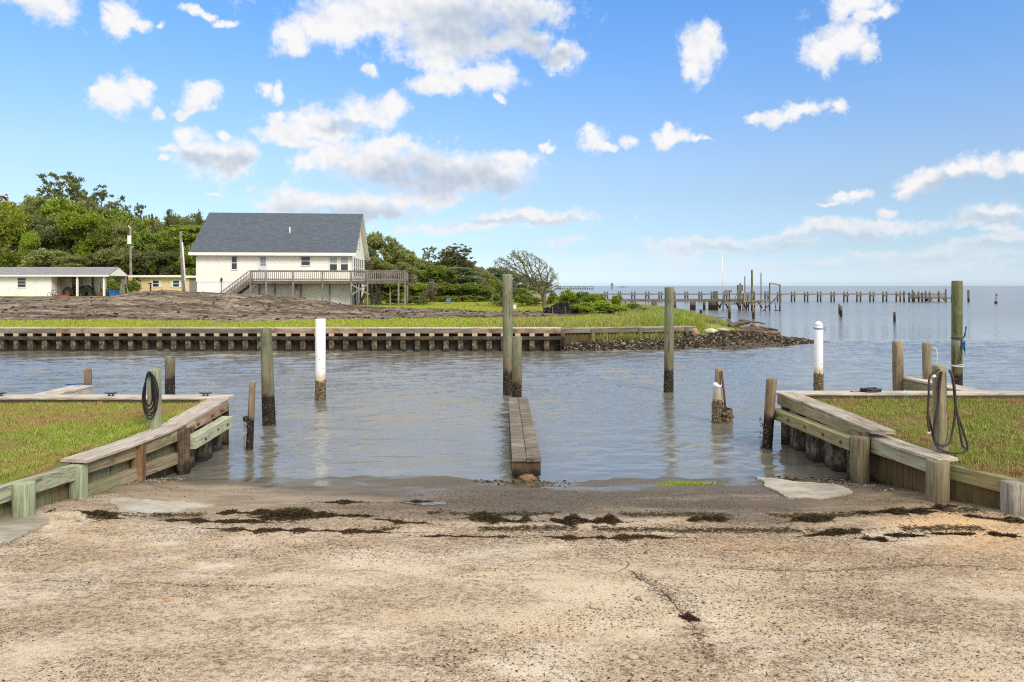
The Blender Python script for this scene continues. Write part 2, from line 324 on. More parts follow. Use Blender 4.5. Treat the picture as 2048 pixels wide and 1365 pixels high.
def m_pvc():
    m, n, b = mat('white_pvc', 0.4, 0.4); tc = n.new('ShaderNodeTexCoord').outputs['Object']
    pz = n.new('ShaderNodeSeparateXYZ'); n.put(pz.inputs[0], n.new('ShaderNodeNewGeometry').outputs['Position'])
    zz = n.math('ADD', pz.outputs[2], n.math('MULTIPLY', n.math('SUBTRACT', n.noise(tc, 9, 4), 0.5), 0.22))
    c = n.mix(n.step(zz, 0.62, 0.42), (0.80, 0.81, 0.84), (0.62, 0.52, 0.33))
    chips = n.math('MULTIPLY', n.step(n.vor(n.map(tc, scale=(1, 1, 0.4)), 16, out='Distance'), 0.16, 0.08), n.step(zz, 1.15, 0.75))
    c = n.mix(chips, c, (0.05, 0.04, 0.03))
    sp = n.noise(tc, 24, 4, 0.7)
    fl = n.ramp(sp, [(0.35, (0.03, 0.022, 0.015)), (0.5, (0.09, 0.055, 0.025)), (0.56, (0.45, 0.38, 0.26)), (0.66, (0.10, 0.06, 0.03))])
    c = n.mix(n.step(zz, 0.42, 0.38), c, fl)
    n.put(b.inputs['Base Color'], c); n.put(b.inputs['Roughness'], n.rng(n.step(zz, 0.42, 0.38), 0, 1, 0.38, 0.8)); return m
M_pvc = m_pvc()

def m_water():
    m, n, b = mat('water', 0.05, 0.5); b.inputs['IOR'].default_value = 1.95
    g = n.new('ShaderNodeNewGeometry').outputs['Position']; s = n.new('ShaderNodeSeparateXYZ'); n.put(s.inputs[0], g); Y = s.outputs[1]
    n.put(b.inputs['Base Color'], n.mix(n.step(n.noise(g, 0.15, 3), 0.3, 0.7), (0.140, 0.132, 0.103), (0.170, 0.162, 0.130)))
    far = n.step(Y, 20, 60)
    n.put(b.inputs['Roughness'], n.rng(far, 0, 1, 0.03, 0.22))        # far off, waves smaller than a pixel act as roughness
    a_ = n.noise(n.map(g, rot=(0, 0, 0.15), scale=(0.5, 1, 1)), 3.2, 4, 0.6, 0.35); c = n.noise(n.map(g, rot=(0, 0, -0.3), scale=(0.6, 1, 1)), 22.0, 3, 0.6, 0.3)
    h = n.math('ADD', n.math('MULTIPLY', n.math('MULTIPLY', a_, 0.18), n.step(Y, 24.0, 34.0)), n.math('MULTIPLY', n.math('MULTIPLY', c, 0.055), n.rng(Y, 8.0, 13.0, 0.25, 1.0)))
    n.put(b.inputs['Normal'], n.bump(h, 1.0, 0.16)); return m
M_water = m_water()
def m_puddle():
    m, n, b = mat('puddle', 0.04, 0.5); b.inputs['Base Color'].default_value = (0.12, 0.10, 0.08, 1); return m
M_puddle = m_puddle()

def m_ramp():
    m, n, b = mat('ramp_concrete', 0.9, 0.25); g = n.new('ShaderNodeNewGeometry').outputs['Position']
    s = n.new('ShaderNodeSeparateXYZ'); n.put(s.inputs[0], g); X, Y, Z = s.outputs
    wob = n.noise(n.map(g, scale=(0.45, 1, 1)), 1.1, 5, 0.65)
    zz = n.math('ADD', Z, n.math('MULTIPLY', n.math('SUBTRACT', wob, 0.5), 0.10))
    big = n.noise(g, 0.45, 6, 0.68); mid = n.noise(n.map(g, scale=(0.7, 1, 1)), 1.9, 6, 0.7); fine = n.noise(n.map(g, scale=(0.75, 1, 1)), 26, 5, 0.75)
    c = n.mix(n.step(big, 0.36, 0.62), (0.63, 0.51, 0.355), (0.53, 0.395, 0.24))
    c = n.mix(n.math('MULTIPLY', n.step(n.math('ADD', n.math('MULTIPLY', mid, 0.6), n.math('MULTIPLY', big, 0.4)), 0.49, 0.58), 0.6), c, (0.76, 0.68, 0.55))
    # orange sand towards the right, near the weed line
    orx = n.math('MULTIPLY', n.math('MULTIPLY', n.step(X, 0.8, 2.2), n.step(zz, 0.34, 0.22)), n.step(n.noise(n.map(g, scale=(0.5, 1, 1)), 1.3, 4, 0.6), 0.36, 0.6))
    c = n.mix(n.math('MULTIPLY', orx, 0.85), c, (0.66, 0.39, 0.16))
    # trodden-in dark litter: fine speckle gated by broad patches
    gate = n.noise(n.map(g, rot=(0, 0, 0.3), scale=(0.5, 1, 1)), 1.15, 7, 0.74)
    fine2 = n.noise(n.map(g, rot=(0, 0, 0.25), scale=(0.6, 1, 1)), 75, 4, 0.8)
    lit = n.math('MULTIPLY', n.step(gate, 0.37, 0.58), n.step(n.math('ADD', n.math('MULTIPLY', fine, 0.5), n.math('MULTIPLY', fine2, 0.5)), 0.47, 0.55))
    c = n.mix(n.math('MULTIPLY', n.step(gate, 0.42, 0.66), 0.8), c, (0.34, 0.235, 0.135))
    c = n.mix(n.math('MULTIPLY', lit, 0.95), c, (0.12, 0.070, 0.035))
    # exposed aggregate
    vc = n.new('ShaderNodeTexVoronoi'); n.put(vc.inputs['Vector'], g); vc.inputs['Scale'].default_value = 85
    cs = n.new('ShaderNodeSeparateColor'); n.put(cs.inputs[0], vc.outputs['Color'])
    agc = n.ramp(cs.outputs[0], [(0.0, (0.12, 0.08, 0.05)), (0.22, (0.33, 0.22, 0.13)), (0.5, (0.50, 0.40, 0.28)), (0.75, (0.66, 0.60, 0.50)), (1, (0.45, 0.25, 0.14))], 'CONSTANT')
    agg = n.math('MULTIPLY', n.math('MULTIPLY', n.step(vc.outputs['Distance'], 0.55, 0.4), n.step(cs.outputs[1], 0.35, 0.5)), n.step(n.noise(g, 3.1, 4, 0.6), 0.35, 0.6))
    c = n.mix(n.math('MULTIPLY', agg, 0.75), c, agc)
    pebv = n.new('ShaderNodeTexVoronoi'); n.put(pebv.inputs['Vector'], g); pebv.inputs['Scale'].default_value = 300
    ps = n.new('ShaderNodeSeparateColor'); n.put(ps.inputs[0], pebv.outputs['Color'])
    c = n.mix(n.math('MULTIPLY', n.step(ps.outputs[0], 0.72, 0.8), 0.55), c, (0.20, 0.14, 0.09))
    c = n.mix(n.math('MULTIPLY', n.step(ps.outputs[1], 0.8, 0.86), 0.5), c, (0.68, 0.62, 0.53))
    # damp and wet bands near the water: silt, dark algae, then glossy wet
    zz = n.math('ADD', zz, n.math('MULTIPLY', n.math('SUBTRACT', n.noise(n.map(g, scale=(0.3, 1, 1)), 2.0, 6, 0.7), 0.5), 0.12)); damp = n.step(zz, 0.20, 0.13); wet = n.step(zz, 0.085, 0.04)
    siltc = n.mix(n.step(n.noise(n.map(g, scale=(0.25, 1, 1)), 2.6, 6, 0.7), 0.38, 0.62), (0.16, 0.115, 0.07), (0.33, 0.26, 0.18))
    algae = n.math('MULTIPLY', n.step(X, -1.9, 0.1), n.step(n.noise(n.map(g, scale=(0.35, 1, 1)), 1.5, 6, 0.65), 0.30, 0.52))
    siltc = n.mix(n.math('MULTIPLY', algae, 0.9), siltc, n.mix(n.noise(g, 7, 5, 0.7), (0.045, 0.038, 0.028), (0.10, 0.085, 0.062)))
    c = n.mix(n.math('MULTIPLY', damp, 0.92), c, siltc)
    c = n.mix(wet, c, n.mix(n.noise(n.map(g, scale=(0.3, 1, 1)), 3.0, 4), (0.085, 0.072, 0.052), (0.15, 0.125, 0.09)))
    n.put(b.inputs['Base Color'], c)
    pud = n.math('MULTIPLY', wet, n.step(n.noise(n.map(g, scale=(0.4, 1, 1)), 2.2, 4), 0.42, 0.55))
    n.put(b.inputs['Roughness'], n.math('SUBTRACT', n.math('SUBTRACT', 0.92, n.math('MULTIPLY', damp, 0.25)), n.math('MULTIPLY', pud, 0.55)))
    hh = n.math('ADD', n.math('MULTIPLY', fine, 0.7), n.math('ADD', n.math('MULTIPLY', agg, 0.25), n.math('MULTIPLY', n.noise(g, 90, 3, 0.7), 0.35)))
    hh = n.math('MULTIPLY', hh, n.math('SUBTRACT', 1.0, n.math('MULTIPLY', pud, 0.9)))
    n.put(b.inputs['Normal'], n.bump(hh, 0.6, 0.010)); return m
M_ramp = m_ramp()
def m_slab():
    m, n, b = mat('slab_concrete', 0.75, 0.3); g = n.new('ShaderNodeNewGeometry').outputs['Position']
    c = n.mix(n.step(n.noise(n.map(g, scale=(0.5, 1, 1)), 3, 6, 0.7), 0.35, 0.65), (0.27, 0.235, 0.18), (0.46, 0.43, 0.36))
    c = n.mix(n.math('MULTIPLY', n.step(n.noise(n.map(g, scale=(0.3, 1, 1)), 20, 5, 0.7), 0.48, 0.66), 0.6), c, (0.24, 0.19, 0.13))
    n.put(b.inputs['Base Color'], c); n.put(b.inputs['Normal'], n.bump(n.noise(n.map(g, scale=(0.2, 1, 1)), 22, 4), 0.5, 0.006)); return m
M_slab = m_slab()
def m_grass(name, cols, dry, patch=0.5, dry_amt=0.8, rv=True):
    m, n, b = mat(name, 0.75, 0.15); g = n.new('ShaderNodeNewGeometry').outputs['Position']
    at_ = n.new('ShaderNodeAttribute', attribute_name='rnd').outputs['Fac']
    c = n.ramp(at_, [(0, cols[0]), (0.5, cols[1]), (1, cols[2])])
    p = n.step(n.noise(g, patch, 6, 0.7), 0.44, 0.62)
    c = n.mix(n.math('MULTIPLY', p, dry_amt), c, n.mix(n.noise(g, 9, 3), dry, tuple(x * 0.6 for x in dry)))
    n.put(b.inputs['Base Color'], c)
    try: b.inputs['Subsurface Weight'].default_value = 0.0
    except Exception: pass
    return m
M_lawn = m_grass('lawn_grass', ((0.16, 0.23, 0.03), (0.28, 0.36, 0.05), (0.44, 0.49, 0.11)), (0.48, 0.31, 0.14), 0.9, 0.9)
M_lawnr = m_grass('lawn_grass_dry', ((0.14, 0.19, 0.03), (0.25, 0.30, 0.055), (0.40, 0.41, 0.11)), (0.46, 0.29, 0.15), 1.4, 0.95)
M_strip = m_grass('bank_grass', ((0.213, 0.288, 0.025), (0.312, 0.375, 0.037), (0.450, 0.475, 0.088)), (0.438, 0.362, 0.125), 0.5, 0.5)
M_tall = m_grass('tall_grass', ((0.163, 0.213, 0.037), (0.275, 0.325, 0.062), (0.400, 0.400, 0.138)), (0.375, 0.263, 0.125), 0.5, 0.65)
M_marsh = m_grass('marsh_grass', ((0.161, 0.253, 0.011), (0.253, 0.356, 0.023), (0.345, 0.437, 0.046)), (0.345, 0.299, 0.092), 0.6, 0.4)
def m_soil():
    m, n, b = mat('lawn_soil', 0.95, 0.1); g = n.new('ShaderNodeNewGeometry').outputs['Position']
    c = n.mix(n.step(n.noise(g, 1.2, 6, 0.7), 0.4, 0.65), (0.13, 0.17, 0.03), (0.26, 0.18, 0.09))
    c = n.mix(n.math('MULTIPLY', n.noise(g, 40, 4, 0.7), 0.6), c, (0.08, 0.07, 0.03))
    n.put(b.inputs['Base Color'], c); n.put(b.inputs['Normal'], n.bump(n.noise(g, 50, 4), 0.8, 0.02)); return m
M_soil = m_soil()
def m_far():
    m, n, b = mat('far_ground', 0.95, 0.1); g = n.new('ShaderNodeNewGeometry').outputs['Position']
    d = n.new('ShaderNodeAttribute', attribute_name='dirt').outputs['Fac']
    gr = n.mix(n.step(n.noise(g, 0.35, 5, 0.65), 0.35, 0.65), (0.20, 0.26, 0.025), (0.30, 0.33, 0.06))
    gr = n.mix(n.math('MULTIPLY', n.step(n.noise(n.map(g, scale=(0.3, 1, 1)), 1.6, 5, 0.7), 0.5, 0.68), 0.6), gr, (0.28, 0.22, 0.09))
    k = n.noise(n.map(g, scale=(0.35, 1, 1)), 0.55, 6, 0.68); k2 = n.noise(n.map(g, scale=(0.6, 1, 1)), 2.4, 6, 0.75)
    di = n.ramp(n.math('ADD', n.math('MULTIPLY', k, 0.5), n.math('MULTIPLY', k2, 0.5)),
        [(0.38, (0.06, 0.042, 0.028)), (0.46, (0.16, 0.115, 0.078)), (0.52, (0.30, 0.235, 0.17)), (0.60, (0.48, 0.40, 0.31))])
    di = n.mix(n.math('MULTIPLY', n.step(n.noise(n.map(g, scale=(0.6, 1, 1)), 5, 6, 0.8), 0.48, 0.60), 0.8), di, (0.045, 0.036, 0.028))
    di = n.mix(n.math('MULTIPLY', n.step(n.noise(n.map(g, scale=(0.45, 1, 1)), 0.9, 6, 0.72), 0.50, 0.60), 0.65), di, (0.055, 0.043, 0.033))
    dd = n.step(n.math('ADD', d, n.math('MULTIPLY', n.math('SUBTRACT', n.noise(n.map(g, scale=(0.4, 1, 1)), 1.2, 5, 0.7), 0.5), 0.7)), 0.42, 0.58)
    c = n.mix(dd, gr, di)
    s = n.new('ShaderNodeSeparateXYZ'); n.put(s.inputs[0], g)
    c = n.mix(n.step(s.outputs[2], 0.32, 0.12), c, (0.07, 0.055, 0.035))
    n.put(b.inputs['Base Color'], c)
    n.put(b.inputs['Normal'], n.bump(n.math('ADD', n.noise(n.map(g, scale=(0.5, 1, 1)), 2.0, 6, 0.75), n.math('MULTIPLY', n.noise(g, 9, 4, 0.7), 0.4)), 1.0, 0.22)); return m
M_far = m_far()
def m_leaf(name, dark, mid, light, hue=0.012):
    m, n, b = mat(name, 0.65, 0.2)
    at_ = n.new('ShaderNodeAttribute', attribute_name='rnd').outputs['Fac']; rnd = n.new('ShaderNodeObjectInfo').outputs['Random']
    c = n.ramp(at_, [(0, dark), (0.5, mid), (1, light)])
    n.put(b.inputs['Base Color'], n.hsv(c, n.rng(rnd, 0, 1, 0.5 - hue, 0.5 + hue), 1.0, n.rng(rnd, 0, 1, 0.8, 1.2)))
    tr = n.new('ShaderNodeBsdfTranslucent'); n.put(tr.inputs[0], c); mx = n.new('ShaderNodeMixShader'); mx.inputs[0].default_value = 0.42
    n.l.new(b.outputs[0], mx.inputs[1]); n.l.new(tr.outputs[0], mx.inputs[2]); n.l.new(mx.outputs[0], n.n['Material Output'].inputs[0]); return m
L_broad = m_leaf('leaf_broad', (0.104, 0.135, 0.028), (0.217, 0.283, 0.047), (0.438, 0.498, 0.093))
L_bright = m_leaf('leaf_bright', (0.151, 0.221, 0.018), (0.269, 0.359, 0.037), (0.470, 0.524, 0.090))
L_yel = m_leaf('leaf_yellow_green', (0.185, 0.238, 0.020), (0.317, 0.370, 0.040), (0.502, 0.528, 0.132))
L_pine = m_leaf('leaf_pine', (0.090, 0.115, 0.037), (0.177, 0.203, 0.071), (0.304, 0.293, 0.115))
L_olive = m_leaf('leaf_olive', (0.168, 0.182, 0.070), (0.280, 0.307, 0.098), (0.448, 0.463, 0.168))
L_brown = m_leaf('leaf_dry', (0.164, 0.127, 0.082), (0.273, 0.218, 0.146), (0.364, 0.328, 0.200))
L_grey = m_leaf('leaf_grey_green', (0.109, 0.163, 0.073), (0.201, 0.274, 0.128), (0.311, 0.383, 0.201))
L_shrub = m_leaf('leaf_shrub', (0.10, 0.14, 0.03), (0.19, 0.25, 0.05), (0.34, 0.40, 0.11))
M_bark = plain('bark', (0.13, 0.105, 0.085), 0.9, 0.1, 0.4, 8)
M_barkg = plain('bark_grey', (0.22, 0.19, 0.16), 0.9, 0.1, 0.3, 8)

def sweep(name, pts, w, h, mat_, parent=None, off=(0, 0), jit=0.0025, step=0.09, bev=0.006, label=None, up=(0, 0, 1), rag=0.0):
    """timber along a polyline (world points on the centre line of its cross-section), its own local X along the grain"""
    pts = [Vector(p) for p in pts]; p0, p1 = pts[0], pts[-1]; X = (p1 - p0).normalized(); U = Vector(up); Y = U.cross(X).normalized(); Z = X.cross(Y)
    R = Matrix((X, Y, Z)).transposed(); Ri = R.transposed()
    loc = [Ri @ (p - p0) for p in pts]; rs = [loc[0]]
    for a, b in zip(loc, loc[1:]):
        n = max(1, int((b - a).length / step))
        for i in range(1, n + 1): rs.append(a.lerp(b, i / n))
    if len(loc) > 2:    # soften the kinks
        for _ in range(6): rs = [rs[0]] + [(rs[i - 1] + rs[i] * 2 + rs[i + 1]) / 4 for i in range(1, len(rs) - 1)] + [rs[-1]]
    hw, hh = w / 2, h / 2
    prof = [(-hw + bev, -hh), (hw - bev, -hh), (hw, -hh + bev), (hw, hh - bev), (hw - bev, hh), (-hw + bev, hh), (-hw, hh - bev), (-hw, -hh + bev)]
    sd_ = random.random() * 50; vs = []; fs = []; m = len(prof)
    for i, p in enumerate(rs):
        d = rs[min(i + 1, len(rs) - 1)] - rs[max(i - 1, 0)]; d.z = 0; d.normalize(); r = Vector((-d.y, d.x, 0))
        for k, (a, b) in enumerate(prof):
            j = jit * mn.noise(Vector((p.x * 5 + sd_, k * 3.1, sd_))); e = 0
            if rag and i in (0, len(rs) - 1): e = random.uniform(-rag, rag)
            vs.append(p + r * (a + off[0] + j) + Vector((e, 0, b + off[1] + j)))
    for i in range(len(rs) - 1):
        for k in range(m):
            a, b = i * m + k, i * m + (k + 1) % m; fs.append((a, a + m, b + m, b))
    fs.append(tuple(range(m))); fs.append(tuple(range(len(vs) - 1, len(vs) - m - 1, -1)))
    me = bpy.data.meshes.new(name); me.from_pydata([tuple(v) for v in vs], [], fs); o = link(name, me, mat_, parent)
    base = parent.matrix_world.translation if parent is not None else Vector((0, 0, 0))
    o.matrix_basis = Matrix.Translation(p0 - Vector(parent.location if parent is not None else (0, 0, 0))) @ R.to_4x4()
    return tag(o, label)
def post_mesh(p0, p1, r0, r1, n=22, square=False, dome=0.0, rough=0.035, step=0.12, ragtop=0.0):
    """round or squared timber post in its own frame (origin at p0)"""
    ax = Vector(p1) - Vector(p0); L = ax.length; k = max(3, int(L / step)); vs = []; fs = []; s = random.random() * 99
    rows = [(i / k, 1.0) for i in range(k + 1)]
    ts = [(t * (1 - 0.012 / L), f) for t, f in rows] + ([(1 - .004 / L, 0.95), (1.0, 0.86)] if not dome else [(1 + dome * math.sin(a) / L * r1 , math.cos(a)) for a in (0.3, 0.6, 0.9, 1.2, 1.4)])
    for t, f in ts:
        r = (r0 + (r1 - r0) * min(t, 1)) * f
        for j in range(n):
            a = 2 * math.pi * j / n; c, d = math.cos(a), math.sin(a)
            if square:
                q = r / max(abs(c), abs(d)) * 0.98; q = min(q, r * 1.32)
            else: q = r
            q *= 1 + rough * 2 * mn.noise(Vector((c * 1.3 + s, d * 1.3, t * L * 1.1))) + rough * 0.8 * mn.noise(Vector((c * 6 + s, d * 6, t * L * 1.5)))
            z = (0 if t < 1 - .02 / L or not ragtop else ragtop * mn.noise(Vector((c * 2 + s, d * 2, 5))))
            vs.append(Vector((c * q, d * q, 0)) + ax * t + Vector((0, 0, z)))
    m = len(ts)
    for i in range(m - 1):
        for j in range(n):
            a, b = i * n + j, i * n + (j + 1) % n; fs.append((a, b, b + n, a + n))
    c0 = len(vs); vs.append(Vector((0, 0, -0.0)) + ax + Vector((0, 0, 0.003 + (dome * r1 if dome else 0)))); top = (m - 1) * n
    for j in range(n): fs.append((top + j, top + (j + 1) % n, c0))
    fs.append(tuple(range(n - 1, -1, -1)))
    me = bpy.data.meshes.new('post'); me.from_pydata([tuple(v) for v in vs], [], fs); me.shade_smooth()
    return me
def barnacles(name, p, r, z0, z1, n, mat_, parent, size=0.012):
    """crust of small cones added to the parent's own mesh as its second material"""
    bm = bmesh.new(); bm.from_mesh(parent.data); mi = len(parent.data.materials)
    for _ in range(n):
        a = random.uniform(0, 2 * math.pi); z = random.uniform(z0, z1); c = Vector((math.cos(a) * r, math.sin(a) * r, z)); s = size * random.uniform(0.5, 1.5)
        nrm = Vector((math.cos(a), math.sin(a), random.uniform(-.5, .5))); t = Vector((-math.sin(a), math.cos(a), 0)); b = nrm.cross(t); q0 = random.random()
        vs = [bm.verts.new(c + (t * math.cos(q0 + k * 1.2566) + b * math.sin(q0 + k * 1.2566)) * s) for k in range(5)]; tip = bm.verts.new(c + nrm * s * random.uniform(0.6, 1.4))
        for k in range(5): f = bm.faces.new((vs[k], vs[(k + 1) % 5], tip)); f.material_index = mi
    bm.to_mesh(parent.data); bm.free(); parent.data.materials.append(mat_)
M_barn = plain('barnacles', (0.16, 0.12, 0.075), 0.85, 0.2, 0.8, 30)

def piling(px_top, py_top, px_base, d, w_px, label, m_=None, z0=-0.4, w_top=None, square=False, dome=0.0, barn=True, group='timber pilings standing in the water', name='mooring_piling', d_top=None, ragtop=0.004):
    base = at(px_base, d, z=0); top = at(px_top, d_top or d, py_top); r = w_px * d / F / 2; rt = (w_top or w_px) * d / F / 2
    k = (top - base) / top.z; foot = base + k * z0
    o = link(name, post_mesh(foot, top, r, rt, square=square, dome=dome, ragtop=ragtop), m_ or M_pile, loc=foot)
    tag(o, label, 'piling', group)
    if barn: barnacles('barnacles', None, r * 1.0, -z0 - 0.05, -z0 + 0.42, 150, M_barn, o, .009)
    return o, foot, top
random.seed(7)
# ---------------------------------------------------------------- water, ramp, lawns
def wave_z(X, Y):
    g = np.random.default_rng(77); Z = 0 * X; n = 110
    warp = 1.2 * (fbm(X * .35, Y * .35, 3, 51) - .5)
    for i in range(n):
        L = .13 * (1.5 / .13) ** (g.uniform() ** 1.5); k = 2 * np.pi / L; th = np.pi / 2 + .12 + g.normal(0, .5); s = .0175 * (1.15 if .2 < L < .7 else .9)
        ph = k * ((X + warp * .3) * np.cos(th) + (Y + warp * .3) * np.sin(th)) + g.uniform(0, 6.28); Z = Z + s / k * (np.sin(ph) + .25 * np.cos(2 * ph))
    gust = .6 + .9 * sstep(fbm(X * .16, Y * .22, 3, 33), .35, .65)
    return Z * gust * np.interp(Y, [7.9, 8.6, 10, 14, 20, 30], [.10, .55, .85, 1.15, 1.35, 1.35]) * sstep(Y, 30, 27) + .0
ry = [7.6]
while ry[-1] < 30: ry.append(ry[-1] + max(.028, .028 * (ry[-1] / 10) ** 1.5))
V, Fa = grid(np.concatenate([np.arange(-26, -8, .07), np.arange(-8, 8, .045), np.arange(8, 26.01, .07)]), np.array(ry), wave_z); wo = np_mesh('water', V, Fa, M_water, smooth=True); tag(wo, kind='structure')
Y1 = ry[-1]
for xs, ys in (([-6000, -400, -60, 60, 400, 6000], [Y1, 40, 90, 250, 900, 3000, 9000, 16000]), ([-6000, -200, -26], [7.6, 15, Y1]), ([26, 200, 6000], [7.6, 15, Y1])):
    V, Fa = grid(xs, ys, lambda X, Y: X * 0); tag(np_mesh('water', V, Fa, M_water), kind='structure')
def ramp_z(X, Y):
    z = 0.70 - 0.0864 * np.asarray(Y, float)
    z = z + 0.020 * (fbm(X * 0.9 + 3, Y * 1.4, 4, 3) - 0.5) + 0.012 * (fbm(X * 5, Y * 5, 3, 9) - 0.5)
    z = z + 0.10 * sstep(X, 3.0, 4.1) * sstep(Y, 5.2, 6.4) * sstep(Y, 8.6, 7.2) * 0.4 + 0.06 * sstep(-X, 3.2, 4.2) * sstep(Y, 5.5, 6.4) * sstep(Y, 8.6, 7.4)
    z = z - 0.04 * sstep(X, -3.0, -4.0) * 0
    z = z + 0.07 * (fbm(X * .8 + 9, Y * .7, 4, 23) - .5) * sstep(Y, 6.6, 7.4)
    return np.where(Y > 8.6, z - 0.06 * (Y - 8.6), z)
fx = np.concatenate([np.arange(-12, -5.2, 0.4), np.arange(-5.2, 5.2, 0.05), np.arange(5.2, 12.1, 0.4)])
fy = np.concatenate([np.arange(-9, 2.6, 0.35), np.arange(2.6, 9.4, 0.04), np.arange(9.4, 15, 0.4)])
V, Fa = grid(fx, fy, ramp_z); ro_ = np_mesh('boat_ramp', V, Fa, M_ramp, smooth=True); tag(ro_, kind='structure')

# left and right retaining-wall lines (the face of the sheeting), from the near end out to the water corner
LW = [(-5.6, 3.4), (-4.95, 4.8), (-4.55, 6.1), (-4.42, 6.88), (-4.26, 7.7), (-4.14, 8.4), (-4.10, 9.1), (-4.22, 9.95)]
RW = [(6.5, 3.4), (5.35, 5.2), (4.72, 6.35), (4.33, 6.85), (4.12, 7.74), (4.05, 8.4), (4.02, 9.1), (4.00, 10.0)]
def wall_x(W, y): return np.interp(y, [p[1] for p in W], [p[0] for p in W])
def lawn_z_l(X, Y): return 0.50 + 0.10 * sstep(Y, 6.2, 9.0) + 0.03 * (fbm(X * 0.8, Y * 0.8, 3, 5) - .5)
def lawn_z_r(X, Y): return 0.48 + 0.15 * sstep(Y, 6.2, 9.0) + 0.03 * (fbm(X * 0.8, Y * 0.8, 3, 8) - .5)
def lawn(name, W, sgn, zf, xfar, back):
    ys = np.concatenate([np.arange(3.4, back, 0.12), [back]]); ts = np.concatenate([np.linspace(0, 1, 40) ** 1.6])
    Xs = []; 
    for y in ys:
        x0 = wall_x(W, y) - sgn * 0.0; Xs.append(x0 + (xfar - x0) * ts)
    X = np.array(Xs); Y = np.repeat(ys[:, None], len(ts), 1); Z = zf(X, Y); V = np.stack([X, Y, Z], -1).reshape(-1, 3)
    nx = len(ts); i = np.arange((len(ys) - 1) * nx).reshape(len(ys) - 1, nx)[:, :-1].ravel()
    Fa = np.stack([i, i + 1, i + 1 + nx, i + nx], -1)
    if sgn > 0: Fa = Fa[:, ::-1]
    o = np_mesh(name, V, Fa, M_soil, smooth=True); return tag(o, kind='structure')
lawn('lawn_ground', LW, 1, lawn_z_l, -34, 9.90); lawn('lawn_ground', RW, -1, lawn_z_r, 34, 9.98)
# soil continues behind the photographer on both sides
for x0, x1 in ((-34, -5.6), (6.5, 34)):
    V, Fa = grid(np.linspace(x0, x1, 12), np.linspace(-9, 3.4, 10), lambda X, Y: 0.5 + 0 * X - 0.004); tag(np_mesh('lawn_ground', V, Fa, M_soil), kind='structure')

rs_ = np.random.default_rng(3)
def blades(name, P, h, w, mat_, lean=0.5, rv=None, seed=1):
    """P (n,3) roots -> one mesh of bent triangular blades"""
    g = np.random.default_rng(seed); n = len(P); a = g.uniform(0, 2 * np.pi, n); hh = h * g.uniform(0.45, 1.25, n); ww = w * g.uniform(0.7, 1.3, n)
    la = g.uniform(0, 2 * np.pi, n); ln = lean * g.uniform(0.1, 1.0, n) * hh
    dxv = np.stack([np.cos(a), np.sin(a), 0 * a], -1) * ww[:, None] / 2; lv = np.stack([np.cos(la), np.sin(la), 0 * la], -1) * ln[:, None]
    up = np.stack([0 * a, 0 * a, hh], -1)
    v0 = P - dxv; v1 = P + dxv; v2 = P + up * 0.55 + lv * 0.35 + dxv * 0.7; v3 = P + up * 0.55 + lv * 0.35 - dxv * 0.7; v4 = P + up + lv
    V = np.stack([v0, v1, v2, v3, v4], 1).reshape(-1, 3); b = np.arange(n)[:, None] * 5
    T = np.concatenate([b + [0, 1, 2], b + [0, 2, 3], b + [3, 2, 4]], 0)
    r = np.repeat(g.uniform(0, 1, n) if rv is None else rv, 5)
    o = np_mesh(name, V, T, mat_, attrs={'rnd': r}); return o
def lawn_blades(W, sgn, zf, n, xr, yr, mat_, seed, back):
    g = np.random.default_rng(seed); y = yr[0] + (yr[1] - yr[0]) * g.uniform(0, 1, n); u = g.uniform(0, 1, n) ** 1.3
    x0 = wall_x(W, y) - sgn * 0.10 * sstep(y, 6.7, 6.9) - sgn * 0.07; x = x0 + (xr - x0) * u; k = y < back; x, y = x[k], y[k]
    bare = fbm(x * 1.3, y * 1.3, 4, seed) > 0.60; keep = ~bare | (g.uniform(0, 1, len(x)) < 0.45); x, y = x[keep], y[keep]
    P = np.stack([x, y, zf(x, y) - 0.003], -1); return P
PL = lawn_blades(LW, 1, lawn_z_l, 330000, -12, (3.6, 9.9), M_lawn, 4, 9.83)
tag(blades('lawn_grass', PL, 0.032, 0.0048, M_lawn, 0.9, seed=5), kind='stuff')
PR = lawn_blades(RW, -1, lawn_z_r, 330000, 12, (3.6, 9.95), M_lawnr, 6, 9.90)
tag(blades('lawn_grass', PR, 0.034, 0.0048, M_lawnr, 1.0, seed=7), kind='stuff')
for W_l, zfn, sg_, mm_, sd_ in ((LW, lawn_z_l, -1, M_lawn, 61), (RW, lawn_z_r, 1, M_lawnr, 62)):      # longer blades against the boards, and tufts out on the turf
    g = np.random.default_rng(sd_); y = g.uniform(5.2, 9.85, 5000); x = wall_x(W_l, y) + sg_ * (.17 + np.abs(g.normal(0, .05, 5000))); k = fbm(x * 2.2, y * 2.2, 3, 5) > .45; x, y = x[k], y[k]
    tag(blades('edge_grass', np.stack([x, y, zfn(x, y)], -1), 0.075, 0.007, mm_, 1.0, seed=sd_), kind='stuff')
    cx_t = sg_ * g.uniform(4.5, 9, 170); cy_t = g.uniform(5.6, 9.7, 170); x = np.repeat(cx_t, 34) + g.normal(0, .03, 170 * 34); y = np.repeat(cy_t, 34) + g.normal(0, .03, 170 * 34)
    tag(blades('turf_tufts', np.stack([x, y, zfn(x, y)], -1), 0.060, 0.009, mm_, 1.2, seed=sd_ + 5), kind='stuff')
# a few taller weeds along the right cap
g = np.random.default_rng(11); x = g.uniform(4.4, 10, 1200); y = 9.78 - np.abs(g.normal(0, .05, 1200))
tag(blades('edge_weeds', np.stack([x, y, lawn_z_r(x, y)], -1), 0.085, 0.006, M_lawnr, 0.8, seed=8), kind='stuff')

